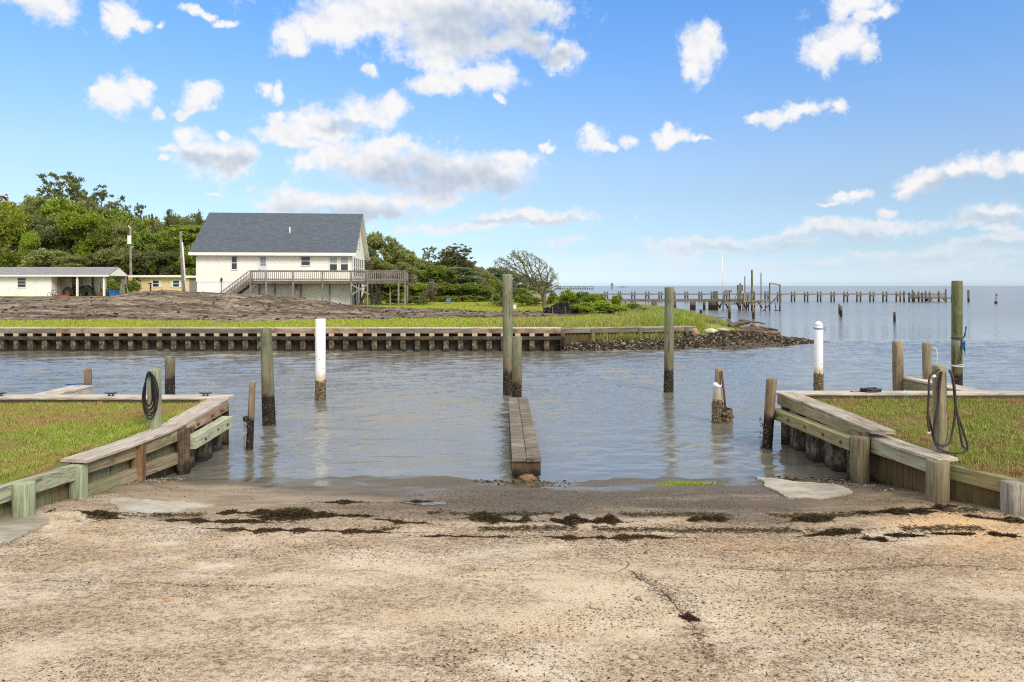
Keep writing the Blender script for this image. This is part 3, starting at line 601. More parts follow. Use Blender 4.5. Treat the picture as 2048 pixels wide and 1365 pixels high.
# ---------------------------------------------------------------- the left retaining wall of the ramp
def rpt(W, y, z, off=0.0):
    return Vector((float(wall_x(W, y)) + off, y, z))
def zpt(px, y, d): return H - (y - HY) * d / F
Lw = empty('retaining_wall', (-4.3, 8, 0), label='pale capped timber retaining wall with green beams along the lawn with the black hose coil', cat='retaining wall', group='timber walls beside the ramp')
capL = [(-4.385, 6.84, .545), (-4.30, 7.47, .540), (-4.19, 8.3, .566), (-4.165, 9.0, .640), (-4.235, 9.86, .655)]
sweep('cap', capL, 0.29, 0.036, M_cap, Lw, rag=0.006)
# straight back cap along the channel
sweep('cap', [(-34, 9.98, .672), (-4.10, 9.98, .672)], 0.26, 0.036, M_cap, Lw, step=0.4)
# boards behind the beams
mb = MB()
yy = 3.6
while yy < 8.35:
    y1 = yy + 0.118; xa, xb = float(wall_x(LW, yy)) - .02, float(wall_x(LW, y1)) - .02; zt = 0.50 if yy > 6.85 else 0.43; j = random.uniform(0, 0.008)
    mb.add([(xa + j, yy + .003, -.3), (xb + j, y1 - .003, -.3), (xb - .05, y1 - .003, -.3), (xa - .05, yy + .003, -.3), (xa + j, yy + .003, zt), (xb + j, y1 - .003, zt), (xb - .05, y1 - .003, zt), (xa - .05, yy + .003, zt)],
           [(0, 1, 5, 4), (1, 2, 6, 5), (2, 3, 7, 6), (3, 0, 4, 7), (4, 5, 6, 7)]); yy = y1
b_ = mb.build('sheeting', M_board, Lw, loc=(-4.3, 8, 0))
b_.location = (0, 0, 0)
sweep('beam', [rpt(LW, 3.5, .44, .045), rpt(LW, 4.8, .45, .045), rpt(LW, 6.1, .455, .045), rpt(LW, 6.86, .437, .045)], 0.09, 0.15, M_beamg, Lw, label='long green-stained upper beam')
sweep('beam', [rpt(LW, 6.95, .455, .05), rpt(LW, 7.7, .445, .05), rpt(LW, 8.32, .475, .05)], 0.07, 0.135, M_beam, Lw)
sweep('beam', [rpt(LW, 6.93, .20, .05), rpt(LW, 7.66, .195, .05)], 0.08, 0.13, M_beam, Lw)
sweep('beam', [rpt(LW, 7.74, .20, .05), rpt(LW, 8.34, .195, .05)], 0.08, 0.135, M_beam, Lw)
def wpost(px, ytop, d, wpx, m_, parent, label=None, square=True, x=None, z0=-0.5, dome=0, rough=.03, tx=0.0):
    r = wpx * d / F / 2; zt = H - (ytop - HY) * d / F; X = (px - CX) * d / F if x is None else x
    foot = Vector((X, d, z0)); o = link('post', post_mesh(foot, (X + tx, d, zt), r, r, square=square, dome=dome, rough=rough, ragtop=.006), m_, parent, loc=foot - parent.location)
    return tag(o, label)
wpost(48, 965, 6.16, 31, M_postg, Lw, 'green split post with a grey face, nearest the concrete apron')
wpost(157, 929, 6.86, 27, M_postg, Lw, 'pale green squared post under the end of the cap')
wpost(277, 888, 7.68, 22, M_postbr, Lw, 'rust-brown squared post')
wpost(366, 862, 8.38, 26, M_postdk, Lw, 'blackened round post', square=False, dome=0.5, rough=.07)
def pans(name, y0, y1, W, x_in, depth, zt, m_, parent, sgn=1, pitch=0.56):
    """corrugated vinyl sheet piling along the wall line"""
    mb = MB(); prof = [(0, 0), (.10, 1), (.50, 1), (.60, 0), (1.0, 0)]; prev = None; y = y0
    while y < y1 - 1e-3:
        for t, a in prof[:-1]:
            q = y + t * pitch
            if q > y1: break
            p = (float(wall_x(W, q)) + sgn * (x_in + depth * a), q)
            if prev: mb.add([(prev[0], prev[1], -1), (p[0], p[1], -1), (p[0], p[1], zt), (prev[0], prev[1], zt)], [(0, 1, 2, 3)])
            prev = p
        y += pitch
    o = mb.build(name, m_, parent, loc=parent.location); o.location = (0, 0, 0); return o
def m_vinyl():
    m, n, b = mat('vinyl_sheet', 0.55, 0.35); g = n.new('ShaderNodeNewGeometry').outputs['Position']
    s = n.new('ShaderNodeSeparateXYZ'); n.put(s.inputs[0], g); zz = n.math('ADD', s.outputs[2], n.math('MULTIPLY', n.math('SUBTRACT', n.noise(g, 4, 4), 0.5), 0.07))
    clean = n.mix(n.noise(g, 3, 4), (0.56, 0.45, 0.27), (0.44, 0.36, 0.22))
    foul = n.mix(n.step(n.noise(n.map(g, scale=(1, 1, .6)), 13, 6, 0.75), 0.45, 0.62), (0.05, 0.038, 0.025), (0.24, 0.19, 0.125))
    sp = n.math('MULTIPLY', n.step(n.vor(g, 22), 0.2, 0.1), n.step(n.noise(g, 2.7, 3), 0.5, 0.6)); foul = n.mix(sp, foul, (0.5, 0.45, 0.35))
    c = n.mix(n.step(zz, 0.545, 0.50), clean, foul)
    n.put(b.inputs['Base Color'], n.mix(n.step(zz, 0.14, 0.02), c, (0.02, 0.017, 0.012))); n.put(b.inputs['Normal'], n.bump(n.noise(g, 35, 5, 0.7), 0.6, 0.02))
    return m
M_vinyl = m_vinyl()
p_ = pans('sheet_piling', 8.46, 9.84, LW, -0.06, 0.15, 0.60, M_vinyl, Lw, pitch=.46)
mb = MB(); mb.box(-34, -4.30, 9.96, 10.0, -1, .645); mb.box(-4.26, -4.10, 9.85, 9.89, -1, .62)
q_ = mb.build('channel_sheeting', M_vinyl, Lw, loc=Lw.location); q_.location = (0, 0, 0)
sweep('fascia', [(-4.10, 8.42, .498), (-4.02, 9.0, .560), (-4.085, 9.80, .575)], 0.045, 0.12, M_beamr, Lw, label='upper rust-streaked board with bolt heads')
sweep('waler', [(-3.955, 8.40, .365), (-3.90, 9.36, .44)], 0.14, 0.15, M_beamg, Lw, label='pale green waler jutting past the corner')
mb = MB()
for yq, xq, zq in ((8.62, -3.872, .37), (8.95, -3.86, .42), (9.2, -3.84, .43), (8.75, -4.02, .53), (9.1, -3.985, .57), (9.45, -4.0, .575)):
    mb.cyl((xq - .03, yq, zq), (xq + .016, yq, zq), .017, .017, 8)
o = mb.build('bolts', M_rust, Lw, loc=Lw.location); o.location = (0, 0, 0); o['kind'] = 'part'
del o['kind']

# ---------------------------------------------------------------- the right retaining wall
Rw = empty('retaining_wall', (4.2, 8, 0), label='mossy timber retaining wall with stepped caps and round posts by the dry lawn', cat='retaining wall', group='timber walls beside the ramp')
sweep('cap', [(4.145, 7.62, .665), (4.10, 8.6, .70), (3.99, 9.92, .735)], 0.28, 0.036, M_capd, Rw, rag=.006)
sweep('cap', [(4.345, 6.80, .562), (4.22, 7.3, .568), (4.16, 7.98, .575)], 0.25, 0.036, M_capd, Rw, rag=.01)
sweep('cap', [(3.86, 10.04, .722), (34, 10.04, .70)], 0.24, 0.036, M_cap, Rw, step=.4)
sweep('fascia', [(4.02, 7.72, .585), (3.97, 8.6, .615), (3.87, 9.90, .645)], 0.05, 0.13, M_beam, Rw)
sweep('waler', [(3.91, 7.80, .485), (3.78, 9.80, .47)], 0.13, 0.145, M_beamy, Rw, label='yellow-brown lower waler with rusty bolts')
sweep('beam', [(4.27, 6.93, .465), (4.08, 7.72, .485)], 0.06, 0.14, M_beamg, Rw, label='mint green stained beam')
sweep('beam', [(6.5, 3.45, .40), (5.35, 5.2, .42), (4.70, 6.38, .42), (4.36, 6.93, .44)], 0.10, 0.145, M_beamy, Rw)
wpost(1720, 876, 7.72, 35, M_post, Rw, 'round knotty post with an orange bolt on top', square=False, dome=.3)
wpost(1875, 920, 6.80, 41, M_post, Rw, 'stout round post under the lower cap', square=False, rough=.04)
wpost(2028, 964, 6.32, 37, M_postgy, Rw, 'bleached grey square post', square=True)
p_ = pans('sheet_piling', 7.9, 10.0, RW, -0.08, 0.16, .60, M_vinyl, Rw, sgn=-1, pitch=.50)
mb = MB(); mb.box(4.0, 34, 10.02, 10.06, -1, .68); q_ = mb.build('channel_sheeting', M_vinyl, Rw, loc=Rw.location); q_.location = (0, 0, 0)
mb = MB(); yy = 3.6
while yy < 7.85:
    y1 = yy + 0.118; xa, xb = float(wall_x(RW, yy)) + .03, float(wall_x(RW, y1)) + .03; zt = 0.50 if yy > 6.9 else 0.40; j = random.uniform(0, 0.008)
    mb.add([(xa - j, yy + .003, -.3), (xb - j, y1 - .003, -.3), (xb + .05, y1 - .003, -.3), (xa + .05, yy + .003, -.3), (xa - j, yy + .003, zt), (xb - j, y1 - .003, zt), (xb + .05, y1 - .003, zt), (xa + .05, yy + .003, zt)],
           [(4, 5, 1, 0), (5, 6, 2, 1), (6, 7, 3, 2), (7, 4, 0, 3), (7, 6, 5, 4)]); yy = y1
o = mb.build('sheeting', M_boardd, Rw, loc=Rw.location); o.location = (0, 0, 0)
mb = MB()
for yq in (7.95, 8.35, 8.8, 9.25, 9.6): xq = 3.91 - (yq - 7.8) * .065 - .065; mb.cyl((xq + .03, yq, .48), (xq - .02, yq, .48), .018, .018, 8)
mb.cyl((3.93, 7.70, .60), (3.93, 7.70, .655), .017, .022, 8)
o = mb.build('bolts', M_rust, Rw, loc=Rw.location); o.location = (0, 0, 0)

# ---------------------------------------------------------------- finger piers by the lawns
def finger(name, x0, x1, y0, y1, z, label, mt, ms, skew=0.0):
    r = empty(name, ((x0 + x1) / 2, (y0 + y1) / 2, 0), label=label, cat='finger pier', group='narrow finger piers')
    w_ = (x1 - x0) / 2
    for k in range(2): sweep('deck_board', [(x0 + w_ * (k + .5), y0, z), (x0 + w_ * (k + .5) + skew, y1, z)], w_ - .006, .04, mt, r, step=.2)
    for k, xx in enumerate((x0 + .02, x1 - .02)): sweep('side_beam', [(xx, y0 + .02, z - .115), (xx + skew, y1 - .02, z - .115)], .045, .18, ms, r, step=.2)
    mb = MB(); mb.box(x0 + .05 + skew, x1 - .05 + skew, y1 - .12, y1 - .04, -.5, z - .03); o = mb.build('bent', M_walkd, r, loc=r.location); o.location = (0, 0, 0)
    return r
finger('finger_pier', -7.15, -6.80, 10.13, 11.1, .665, 'short pale plank pier with whitish sides and a blue line at its tip', M_cap, M_cap)
finger('finger_pier', 6.80, 7.12, 10.18, 11.9, .70, 'narrow plank pier with stained sides beside the rusty-footed piling', M_cap, M_beamy)
# centre catwalk on the ramp
cw = empty('catwalk', (0.17, 10, 0), label='long narrow grey plank catwalk running from the ramp out into the water', cat='catwalk')
sweep('deck_board', [(0.085, 8.06, .245), (0.02, 12.5, .235)], .172, .045, M_walk, cw, step=.25, rag=.004)
sweep('deck_board', [(0.262, 8.05, .243), (0.197, 12.5, .235)], .172, .045, M_walk, cw, step=.25, rag=.004)
for xx in (0.025, 0.315): sweep('side_beam', [(xx, 8.12, .13), (xx - .06, 12.45, .12)], .05, .18, M_walkd, cw, step=.3)
sweep('end_board', [(0.0, 8.10, .135), (0.34, 8.10, .135)], .04, .17, M_postdk, cw)
mb = MB()
bm = bmesh.new(); bmesh.ops.create_icosphere(bm, subdivisions=3, radius=.5)
for v in bm.verts: v.co = Vector((v.co.x * .24, v.co.y * .22, v.co.z * .13)) * (1 + .16 * mn.noise(v.co * 4)); 
me = bpy.data.meshes.new('footing'); bm.to_mesh(me); bm.free(); M_foot = plain('rusty_foot', (0.20, 0.135, 0.07), .9, .2, .7, 14, bump=.6)
o = link('footing', me, M_foot, cw); o.location = Vector((0.18, 8.14, .015)) - cw.location
o.scale = (1.0, 1.0, 1.1)
mb = MB()
for yq in (9.6, 11.0, 12.3): mb = MB(); mb.box(.06, .27, yq, yq + .14, -.6, .1); o = mb.build('bent', M_walkd, cw, loc=cw.location); o.location = (0, 0, 0)

# ---------------------------------------------------------------- pilings
piling(340, 713, 340, 13.6, 19, 'green-topped piling rising behind the lawn edge just past the hose post', M_pile)
p2, f2, t2 = piling(176, 740, 176, 11.22, 14, 'short brown rounded piling at the tip of the pale plank pier', M_pile_b, dome=.5, barn=False)
p3, f3, t3 = piling(505, 767, 499, 9.57, 15, 'thin leaning brown piling with a rounded top, nearest the ramp', M_pile_b, dome=.8, w_top=12)
p4, f4, t4 = piling(532, 657, 538, 11.3, 26, 'thick green-grey piling standing beside the thin leaning brown one', M_pile, w_top=22)
p6, f6, t6 = piling(1015, 549, 1016, 14.3, 20, 'tall mossy-topped piling behind the far end of the catwalk', M_pile)
piling(1034, 673, 1034, 12.75, 19, 'shorter pale piling at the far end of the catwalk', M_pile)
piling(1339, 575, 1337, 14.74, 19, 'tall green-streaked piling standing alone mid-channel before the rubble point', M_pile)
piling(1543, 758, 1534, 9.68, 20, 'green-brown piling at the water end of the right retaining wall', M_pile_b)
p12, f12, t12 = piling(1795, 683, 1798, 11.95, 19.5, 'rust-footed grey piling at the tip of the stained finger pier', M_pile_b)
p13, f13, t13 = piling(1853, 686, 1857, 11.6, 16.5, 'brown piling with a white line, between the stained finger pier and the rope post', M_pile_b)
p14, f14, t14 = piling(1914, 562, 1914, 14.0, 19, 'tall mossy piling with a blue rope tied to its side', M_pile_m)
# float nailed to the leaning piling
mb = MB(); c = at(491, 9.5, 838); mb.tube([c + Vector((0, 0, -.04)), c + Vector((0, 0, -.025)), c + Vector((0, 0, .025)), c + Vector((0, 0, .04))], [.02, .035, .035, .02], 10)
mb.bar(c, (f3 + t3) / 2 + Vector((0, 0, .15)), .012, .012)
mb.build('bumper', M_iron, smooth=False, label='small black bumper fixed to the side of the thin leaning piling', cat='bumper')
# small stakes far out
for px, yt, yb, wp, lab in ((1682, 611, 634, 5.5, 'rust-topped stub piling with a thin stake behind it, in open water'), (1789, 624, 645, 4.5, 'thin brown stake alone in open water, beyond the stained finger pier'),
        (1937, 580, 604.5, 4, 'lone dark stake past the outer end of the long pier'), (1459, 610, 637.5, 5, 'short dark piling in front of the boat lift, nearer the marsh'),
        (1507, 616, 638, 5, 'short dark piling in front of the boat lift, below its tallest pole'), (1402, 620, 633, 5.5, 'stubby brown piling just off the marsh grass point')):
    d = F * H / (yb - HY); piling(px, yt, px, d, wp, lab, M_pile_b if wp > 4 else M_farw, barn=False, ragtop=.01)
piling(1678, 600 + 8, 1678, 56, 2.5, 'thin tall stake close behind the rust-topped stub piling', M_farw, barn=False)
# PVC-sleeved pilings
def pvc(px, yt, yb, wpx, label, cap=None, d=None):
    d = d or F * H / (yb - HY); c = at(px, d, z=0); zt = H - (yt - HY) * d / F; r = wpx * d / F / 2
    root = empty('sleeved_piling', (c.x, c.y, 0), label=label, cat='piling', group='white plastic sleeved pilings')
    mb = MB(); mb.tube([(0, 0, -.4), (0, 0, .38), (0, 0, .39), (0, 0, zt - .012), (0, 0, zt)], [r * 1.0, r * 1.0, r, r, r * .94], 36)
    sl_ = mb.build('sleeve', M_pvc, root, smooth=True)
    barnacles('barnacles', None, r, 0.0, .40, 520, M_barn, sl_, .011)
    return root, zt, r
pvc(641, 638, 800, 20, 'clean white plastic-sleeved piling with a barnacled foot in the middle of the channel')
r9, z9, rr9 = pvc(1637, 651, 783, 17, 'white plastic-sleeved piling with a domed cap and blue line near the right lawn')
mb = MB(); mb.tube([(0, 0, z9), (0, 0, z9 + .03), (0, 0, z9 + .08), (0, 0, z9 + .09)], [rr9 * .98, rr9 * .9, rr9 * .45, rr9 * .2], 20); mb.build('cap', M_white, r9, smooth=True)
mb = MB()
for k in range(2): mb.tube([(math.cos(a) * rr9 * 1.06, math.sin(a) * rr9 * 1.06, z9 - .05 - .02 * k + .012 * math.sin(a)) for a in [i * .35 for i in range(19)]], .005, 6)
mb.tube([(rr9 * .95, -rr9 * .3, z9 - .05), (rr9 * 1.5, -rr9 * .4, z9 - .05), (rr9 * 1.2, -rr9 * .4, z9 - .12)], .006, 5)
mb.build('line', M_blue, smooth=True, loc=None, label='thin blue line wrapped round the domed white piling', cat='rope').location = r9.location
# collar piling with the leaning pipe
c = at(1435, 11.5, z=0); r10 = empty('collared_piling', (c.x, c.y, 0), label='thin piling in a broken white pipe collar with oysters at its foot', cat='piling', group='white plastic sleeved pilings')
def zz(y, d): return H - (y - HY) * d / F
link('shaft', post_mesh((0, 0, .4), (0.012, 0, zz(737, 11.5)), .055, .052, ragtop=.006), M_pile_b, r10, loc=(0, 0, .4))
mb = MB(); zc = zz(769, 11.5); mb.tube([(0, 0, -.4), (0, 0, .25), (0, 0, zc - .045), (0, 0, zc - .04), (0, 0, zc), (0.003, 0, zc + .003)], [.085, .083, .07, .079, .079, .062], 24); cl_ = mb.build('collar', M_pvc, r10, smooth=True)
barnacles('barnacles', None, .086, 0.0, .34, 420, M_barn, cl_, .013)
mb = MB(); mb.tube([(.045, -.08, zz(741, 11.5)), (.08, -.08, .55), (.14, -.07, -.05)], .018, 8); mb.build('brace_pipe', M_rust, r10, smooth=True)
mb = MB(); mb.tube([(0, 0, 0), (0, 0, .12), (0, 0, .24)], [.07, .055, .02], 9, jit=.3); oc_ = mb.build('oyster_cluster', M_barn, r10); oc_.location = (.14, -.07, -.02); barnacles('', None, .06, 0, .26, 110, M_barn, oc_, .03)

# ---------------------------------------------------------------- hose and rope posts on the lawns
gz = lambda f, x, y: float(f(np.array([x]), np.array([y]))[0])
c = at(308, 8.26, z=0); zl = gz(lawn_z_l, c.x, c.y); zt = zz(738, 8.26)
o = link('hose_post', post_mesh((0, 0, -.1), (0.012, 0, zt - zl), .068, .062, square=True, ragtop=.004), M_postg, loc=(c.x, c.y, zl - .1)); tag(o, 'squared green-stained post holding coils of black hose on the left lawn', 'post', 'hose posts on the lawns')
mb = MB()
for k in range(5):   # hanging loops: over the top bolt, down one side and back up the other
    w_, L_, x0 = .028 + .009 * k + random.uniform(-.006, .006), (.40, .45, .52, .56, .48)[k], .012 * (k - 2)
    pts = []
    for i in range(41):
        a = 2 * math.pi * i / 40; pts.append((x0 + (w_ + .02) * math.sin(a) * (1 + .25 * math.cos(a) * -1), -.075 - .012 * k + .01 * math.sin(3 * a + k), -L_ / 2 + L_ / 2 * math.cos(a) + .005 * math.sin(2 * a + k)))
    mb.tube(pts, .0085, 8, caps=False)
o = mb.build('hose_coil', M_black, smooth=True, label='black hose hung in long loops on the green-stained post', cat='hose', group='hoses hung on posts'); o.location = (c.x, c.y, zt - .03)
c = at(1882, 7.07, z=0); zr = gz(lawn_z_r, c.x, c.y); zt = zz(731, 7.07)
o = link('hose_post', post_mesh((0, 0, -.1), (-.02, 0, zt - zr), .071, .062, square=False, ragtop=.008), M_post, loc=(c.x, c.y, zr - .1)); tag(o, 'round knotty grey-brown post holding brown hose loops on the right lawn', 'post', 'hose posts on the lawns')
S_ = 7.07 / F
def pxl(pts, d=0.0, rad=.0105, mb=None, dd=7.07):
    P_ = [Vector(((x - 1882) * S_, -.085 + d + .012 * math.sin(i * 1.7), -(y - 731) * S_)) for i, (x, y) in enumerate(pts)]
    # catmull-rom
    out_ = []; Q = [P_[0]] + P_ + [P_[-1]]
    for i in range(1, len(Q) - 2):
        for t in range(6):
            t /= 6; a, b, c_, e = Q[i - 1], Q[i], Q[i + 1], Q[i + 2]
            out_.append(.5 * ((2 * b) + (c_ - a) * t + (2 * a - 5 * b + 4 * c_ - e) * t * t + (3 * b - a - 3 * c_ + e) * t ** 3))
    out_.append(P_[-1]); mb.tube(out_, rad, 8)
mb = MB()
pxl([(1869, 737), (1856, 745), (1848, 757), (1846, 790), (1847, 820), (1853, 850), (1858, 880), (1872, 896), (1900, 903), (1920, 899), (1922, 885), (1914, 855), (1903, 815), (1897, 780), (1893, 750), (1888, 738)], mb=mb)
pxl([(1868, 742), (1864, 770), (1863, 800), (1857, 830), (1856, 865), (1862, 882), (1874, 887), (1886, 880), (1893, 860), (1897, 830), (1896, 790), (1893, 755), (1887, 740)], -.02, mb=mb)
pxl([(1869, 740), (1866, 775), (1861, 820), (1853, 855), (1856, 880), (1866, 893), (1880, 899)], -.035, mb=mb)
pxl([(1889, 741), (1897, 765), (1899, 800), (1905, 850), (1913, 885), (1919, 893)], -.01, mb=mb)
pxl([(1846, 800), (1846, 835), (1848, 860)], -.005, mb=mb)
o = mb.build('hose_coil', M_hose, smooth=True, label='dark brown hose draped in loose loops on the round knotty post', cat='hose', group='hoses hung on posts'); o.location = (c.x, c.y, zt)
for (px_, py_) in ((1857, 751), (1848, 862)):
    mb = MB(); q = Vector(((px_ - 1882) * S_, -.09, -(py_ - 731) * S_)); mb.tube([q - Vector((.015, 0, .008)), q + Vector((.015, 0, .008))], .014, 10)
    f = mb.build('fitting', M_white, o, smooth=True)

# cleats on the left cap
def cleat(px, lab):
    d = 9.98; x = (px - CX) * d / F; mb = MB()
    mb.tube([(-.095, 0, .045), (-.06, 0, .038), (0, 0, .036), (.06, 0, .038), (.095, 0, .045)], [.006, .011, .012, .011, .006], 8)
    for s in (-1, 1): mb.tube([(s * .03, 0, 0), (s * .024, 0, .036)], [.014, .009], 8)
    mb.box(-.045, .045, -.018, .018, 0, .006)
    o = mb.build('cleat', M_iron, smooth=False, label=lab, cat='cleat', group='iron cleats on the cap'); o.location = (x, d, .691); return o
cleat(222, 'black iron cleat on the cap midway between pale pier and hose post'); cleat(411, 'black iron cleat on the cap near the water corner'); cleat(-1, 'black iron cleat on the cap cut by the photo edge, left of the pale pier')
# heap of dark rope on the right cap
mb = MB(); random.seed(5)
pts = [(math.cos(a) * (.10 + .03 * math.sin(a * 2.3)) + (.05 if a > 18 else 0), math.sin(a) * .07, .015 + .03 * abs(math.sin(a * .37)) + .02 * random.random()) for a in [i * .4 for i in range(110)]]
mb.tube(pts, .011, 6); mb.tube([(-.10, 0, .02), (-.17, -.02, .01), (-.24, -.03, .012), (-.27, 0, .02)], .010, 6)
o = mb.build('rope_heap', M_iron, smooth=True, label='small heap of black rope on the cap behind the right lawn', cat='rope'); o.location = ((1738 - CX) * 10.04 / F, 10.04, .728)
# ropes on pilings
def ring(o_top, r, z, mat_, lab, d, extra=None, rad=.008, name='rope'):
    mb = MB()
    for k in range(2): mb.tube([(math.cos(a) * r * 1.08, math.sin(a) * r * 1.08, z + .02 * k + .012 * math.sin(a + k * 2)) for a in [i * .35 for i in range(19)]], rad, 6)
    for e in (extra or []): mb.tube(e, rad, 6)
    o = mb.build(name, mat_, smooth=True, label=lab, cat='rope'); o.location = (o_top.x, o_top.y, 0); return o
r_ = 19 * 14 / F / 2
ring(t14, r_, zz(732, 14), M_white, 'pale rope ring low on the tall mossy piling', 14)
ring(t14, r_, zz(677, 14), M_hose, 'dark strap with a raised loop round the tall mossy piling', 14, [[(r_, -.05, zz(677, 14)), (r_ + .05, -.07, zz(655, 14)), (r_ + .03, -.08, zz(652, 14)), (r_ + .0, -.1, zz(675, 14))], [(r_ * .4, -.1, zz(677, 14)), (.02, -.12, zz(700, 14)), (-.02, -.12, zz(725, 14))]])
mb = MB()
for k in range(7): mb.tube([(r_ * .6 + .02 * math.sin(k), -.11, zz(680 + k, 14)), (r_ * .5 + .03 * math.cos(k * 2), -.13, zz(685 + k * 1.5, 14)), (r_ * .9, -.11, zz(690 + 2.5 * k, 14))], .009, 6)
o = mb.build('rope_bundle', M_blue, smooth=True, label='knotted bright blue rope on the tall mossy piling', cat='rope'); o.location = (t14.x, t14.y, 0)
mb = MB(); mb.tube([(.0, 0, zz(702, 11.6)), (.03, -.03, zz(694, 11.6)), (.07, -.03, zz(700, 11.6)), (.08, -.03, zz(716, 11.6)), (.06, -.03, zz(738, 11.6))], .006, 6)
o = mb.build('line', M_white, smooth=True, label='white line looped from the brown piling beside the rope post', cat='rope'); o.location = (t13.x + .07, t13.y - .02, 0)
mb = MB(); mb.tube([(-.26, -.16, .70), (-.13, -.17, .705), (-.02, -.14, .71), (.06, -.10, .70), (.04, -.11, .62), (.02, -.12, .50)], .009, 6); mb.tube([(.07, -.08, .72), (.05, -.12, .6), (.0, -.13, .66)], .008, 6)
o = mb.build('line', M_blue, smooth=True, label='blue line tied at the tip of the short pale pier', cat='rope'); o.location = (t2.x, t2.y, 0)

# ---------------------------------------------------------------- ramp details
def patch(name, pts, mat_, label, cat, thick=.018, kind=None):
    """thin cast slab following the ramp, outline given in photo pixels on the ramp plane"""
    P_ = []
    for i, (px, py) in enumerate(pts):
        t = (py - HY) / F; d = (H - .70) / (t - .0864); P_.append(((px - CX) * d / F, d))
    # refine + roughen the outline
    Q = []
    for (a, b) in zip(P_, P_[1:] + P_[:1]):
        n = max(2, int(math.dist(a, b) / .035))
        for i in range(n):
            t = i / n; x, y = a[0] + (b[0] - a[0]) * t, a[1] + (b[1] - a[1]) * t; j = .05
            Q.append((x + j * (1.4 * mn.noise(Vector((x * 4, y * 4, 1))) + .8 * mn.noise(Vector((x * 13, y * 13, 3)))), y + j * (1.4 * mn.noise(Vector((x * 4, y * 4, 7))) + .8 * mn.noise(Vector((x * 13, y * 13, 9))))))
    bm = bmesh.new(); vs = [bm.verts.new((x, y, float(ramp_z(np.array([x]), np.array([y]))[0]))) for x, y in Q]
    f = bm.faces.new(vs); bmesh.ops.triangulate(bm, faces=[f])
    bmesh.ops.subdivide_edges(bm, edges=bm.edges[:], cuts=3, use_grid_fill=False)
    for v in bm.verts: v.co.z = float(ramp_z(np.array([v.co.x]), np.array([v.co.y]))[0]) + thick
    r = bmesh.ops.extrude_face_region(bm, geom=bm.faces[:])
    for v in [e for e in r['geom'] if isinstance(e, bmesh.types.BMVert)]: v.co.z -= thick + .06
    bmesh.ops.recalc_face_normals(bm, faces=bm.faces[:]); me = bpy.data.meshes.new(name); bm.to_mesh(me); bm.free()
    o = link(name, me, mat_); return tag(o, label, cat, kind=kind)
patch('concrete_slab', [(1515, 958), (1560, 962), (1590, 968), (1650, 974), (1690, 983), (1706, 992), (1690, 1000), (1640, 1002), (1580, 998), (1545, 988), (1532, 975)], M_slab, 'pale cast concrete slab on the ramp below the stepped right wall', 'slab')
patch('concrete_slab', [(215, 1010), (260, 1005), (330, 1007), (395, 1006), (425, 1012), (350, 1024), (280, 1036), (240, 1034), (238, 1022)], M_slab, 'whitish cast patch on the ramp below the left wall', 'slab', .006)
patch('concrete_apron', [(-260, 1048), (-40, 1044), (92, 1046), (96, 1052), (60, 1068), (20, 1082), (0, 1094), (-260, 1140)], M_slab, 'smooth pale concrete apron at the foot of the left wall, cut by the photo edge', 'slab', .02)
patch('puddle', [(800, 1007), (845, 1003), (880, 1005), (885, 1009), (850, 1011)], M_puddle, 'small bright puddle among the weed on the ramp', 'puddle', .010)
def ribbon(pts, w, name, mat_, kind='stuff', lift=.002):
    mb = MB(); P_ = []
    for (px, py) in pts:
        t = (py - HY) / F; d = (H - .70) / (t - .0864); P_.append(Vector(((px - CX) * d / F, d, 0)))
    R_ = []
    for a, b in zip(P_, P_[1:]):
        n = max(2, int((b - a).length / .05))
        for i in range(n): q = a.lerp(b, i / n); R_.append(q + Vector((mn.noise(q * 3) * .05, mn.noise(q * 3 + Vector((9, 0, 0))) * .05, 0)) + Vector((random.uniform(-.01, .01), random.uniform(-.008, .008), 0)))
    vs = []
    for i, p in enumerate(R_):
        d = (R_[min(i + 1, len(R_) - 1)] - R_[max(0, i - 1)]).normalized(); n_ = Vector((-d.y, d.x, 0)); ww = w * random.uniform(.2, 1.2)
        for s in (-1, 1): q = p + n_ * s * ww / 2; vs.append((q.x, q.y, float(ramp_z(np.array([q.x]), np.array([q.y]))[0]) + lift))
    mb.add(vs, [(2 * i, 2 * i + 2, 2 * i + 3, 2 * i + 1) for i in range(len(R_) - 1) if mn.noise(Vector((i * .21, R_[0].x, 4))) > -.22]); return mb
M_crack = plain('crack_dirt', (0.10, 0.07, 0.045), .95, .1, .5, 20)
mb = MB()
for pts, w_ in (([(1255, 1120), (1252, 1138), (1240, 1146), (1205, 1144)], .012), ([(1262, 1144), (1300, 1168), (1330, 1190), (1360, 1212), (1385, 1245), (1400, 1275)], .012),
        ([(1440, 1136), (1510, 1140), (1600, 1142), (1690, 1140), (1735, 1139), (1775, 1133), (1850, 1132), (1950, 1134), (2048, 1140)], .011), ([(1590, 1131), (1640, 1126), (1662, 1118)], .008),
        ([(90, 1158), (150, 1164), (230, 1167), (330, 1166), (420, 1172), (560, 1176)], .008), ([(905, 1050), (920, 1030), (930, 1020)], .012), ([(520, 1174), (640, 1172)], .006)):
    m2 = ribbon(pts, w_ * .75, '', None); mb.add(m2.v, m2.f)
tag(mb.build('cracks', M_crack), kind='stuff')
CR_PATHS = [([(1262, 1144), (1300, 1168), (1330, 1190), (1360, 1212), (1385, 1245), (1405, 1285), (1430, 1330)], 2000), ([(1440, 1136), (1600, 1142), (1735, 1139), (1850, 1132), (2048, 1140)], 1300), ([(90, 1158), (230, 1167), (420, 1172), (640, 1174)], 900)]
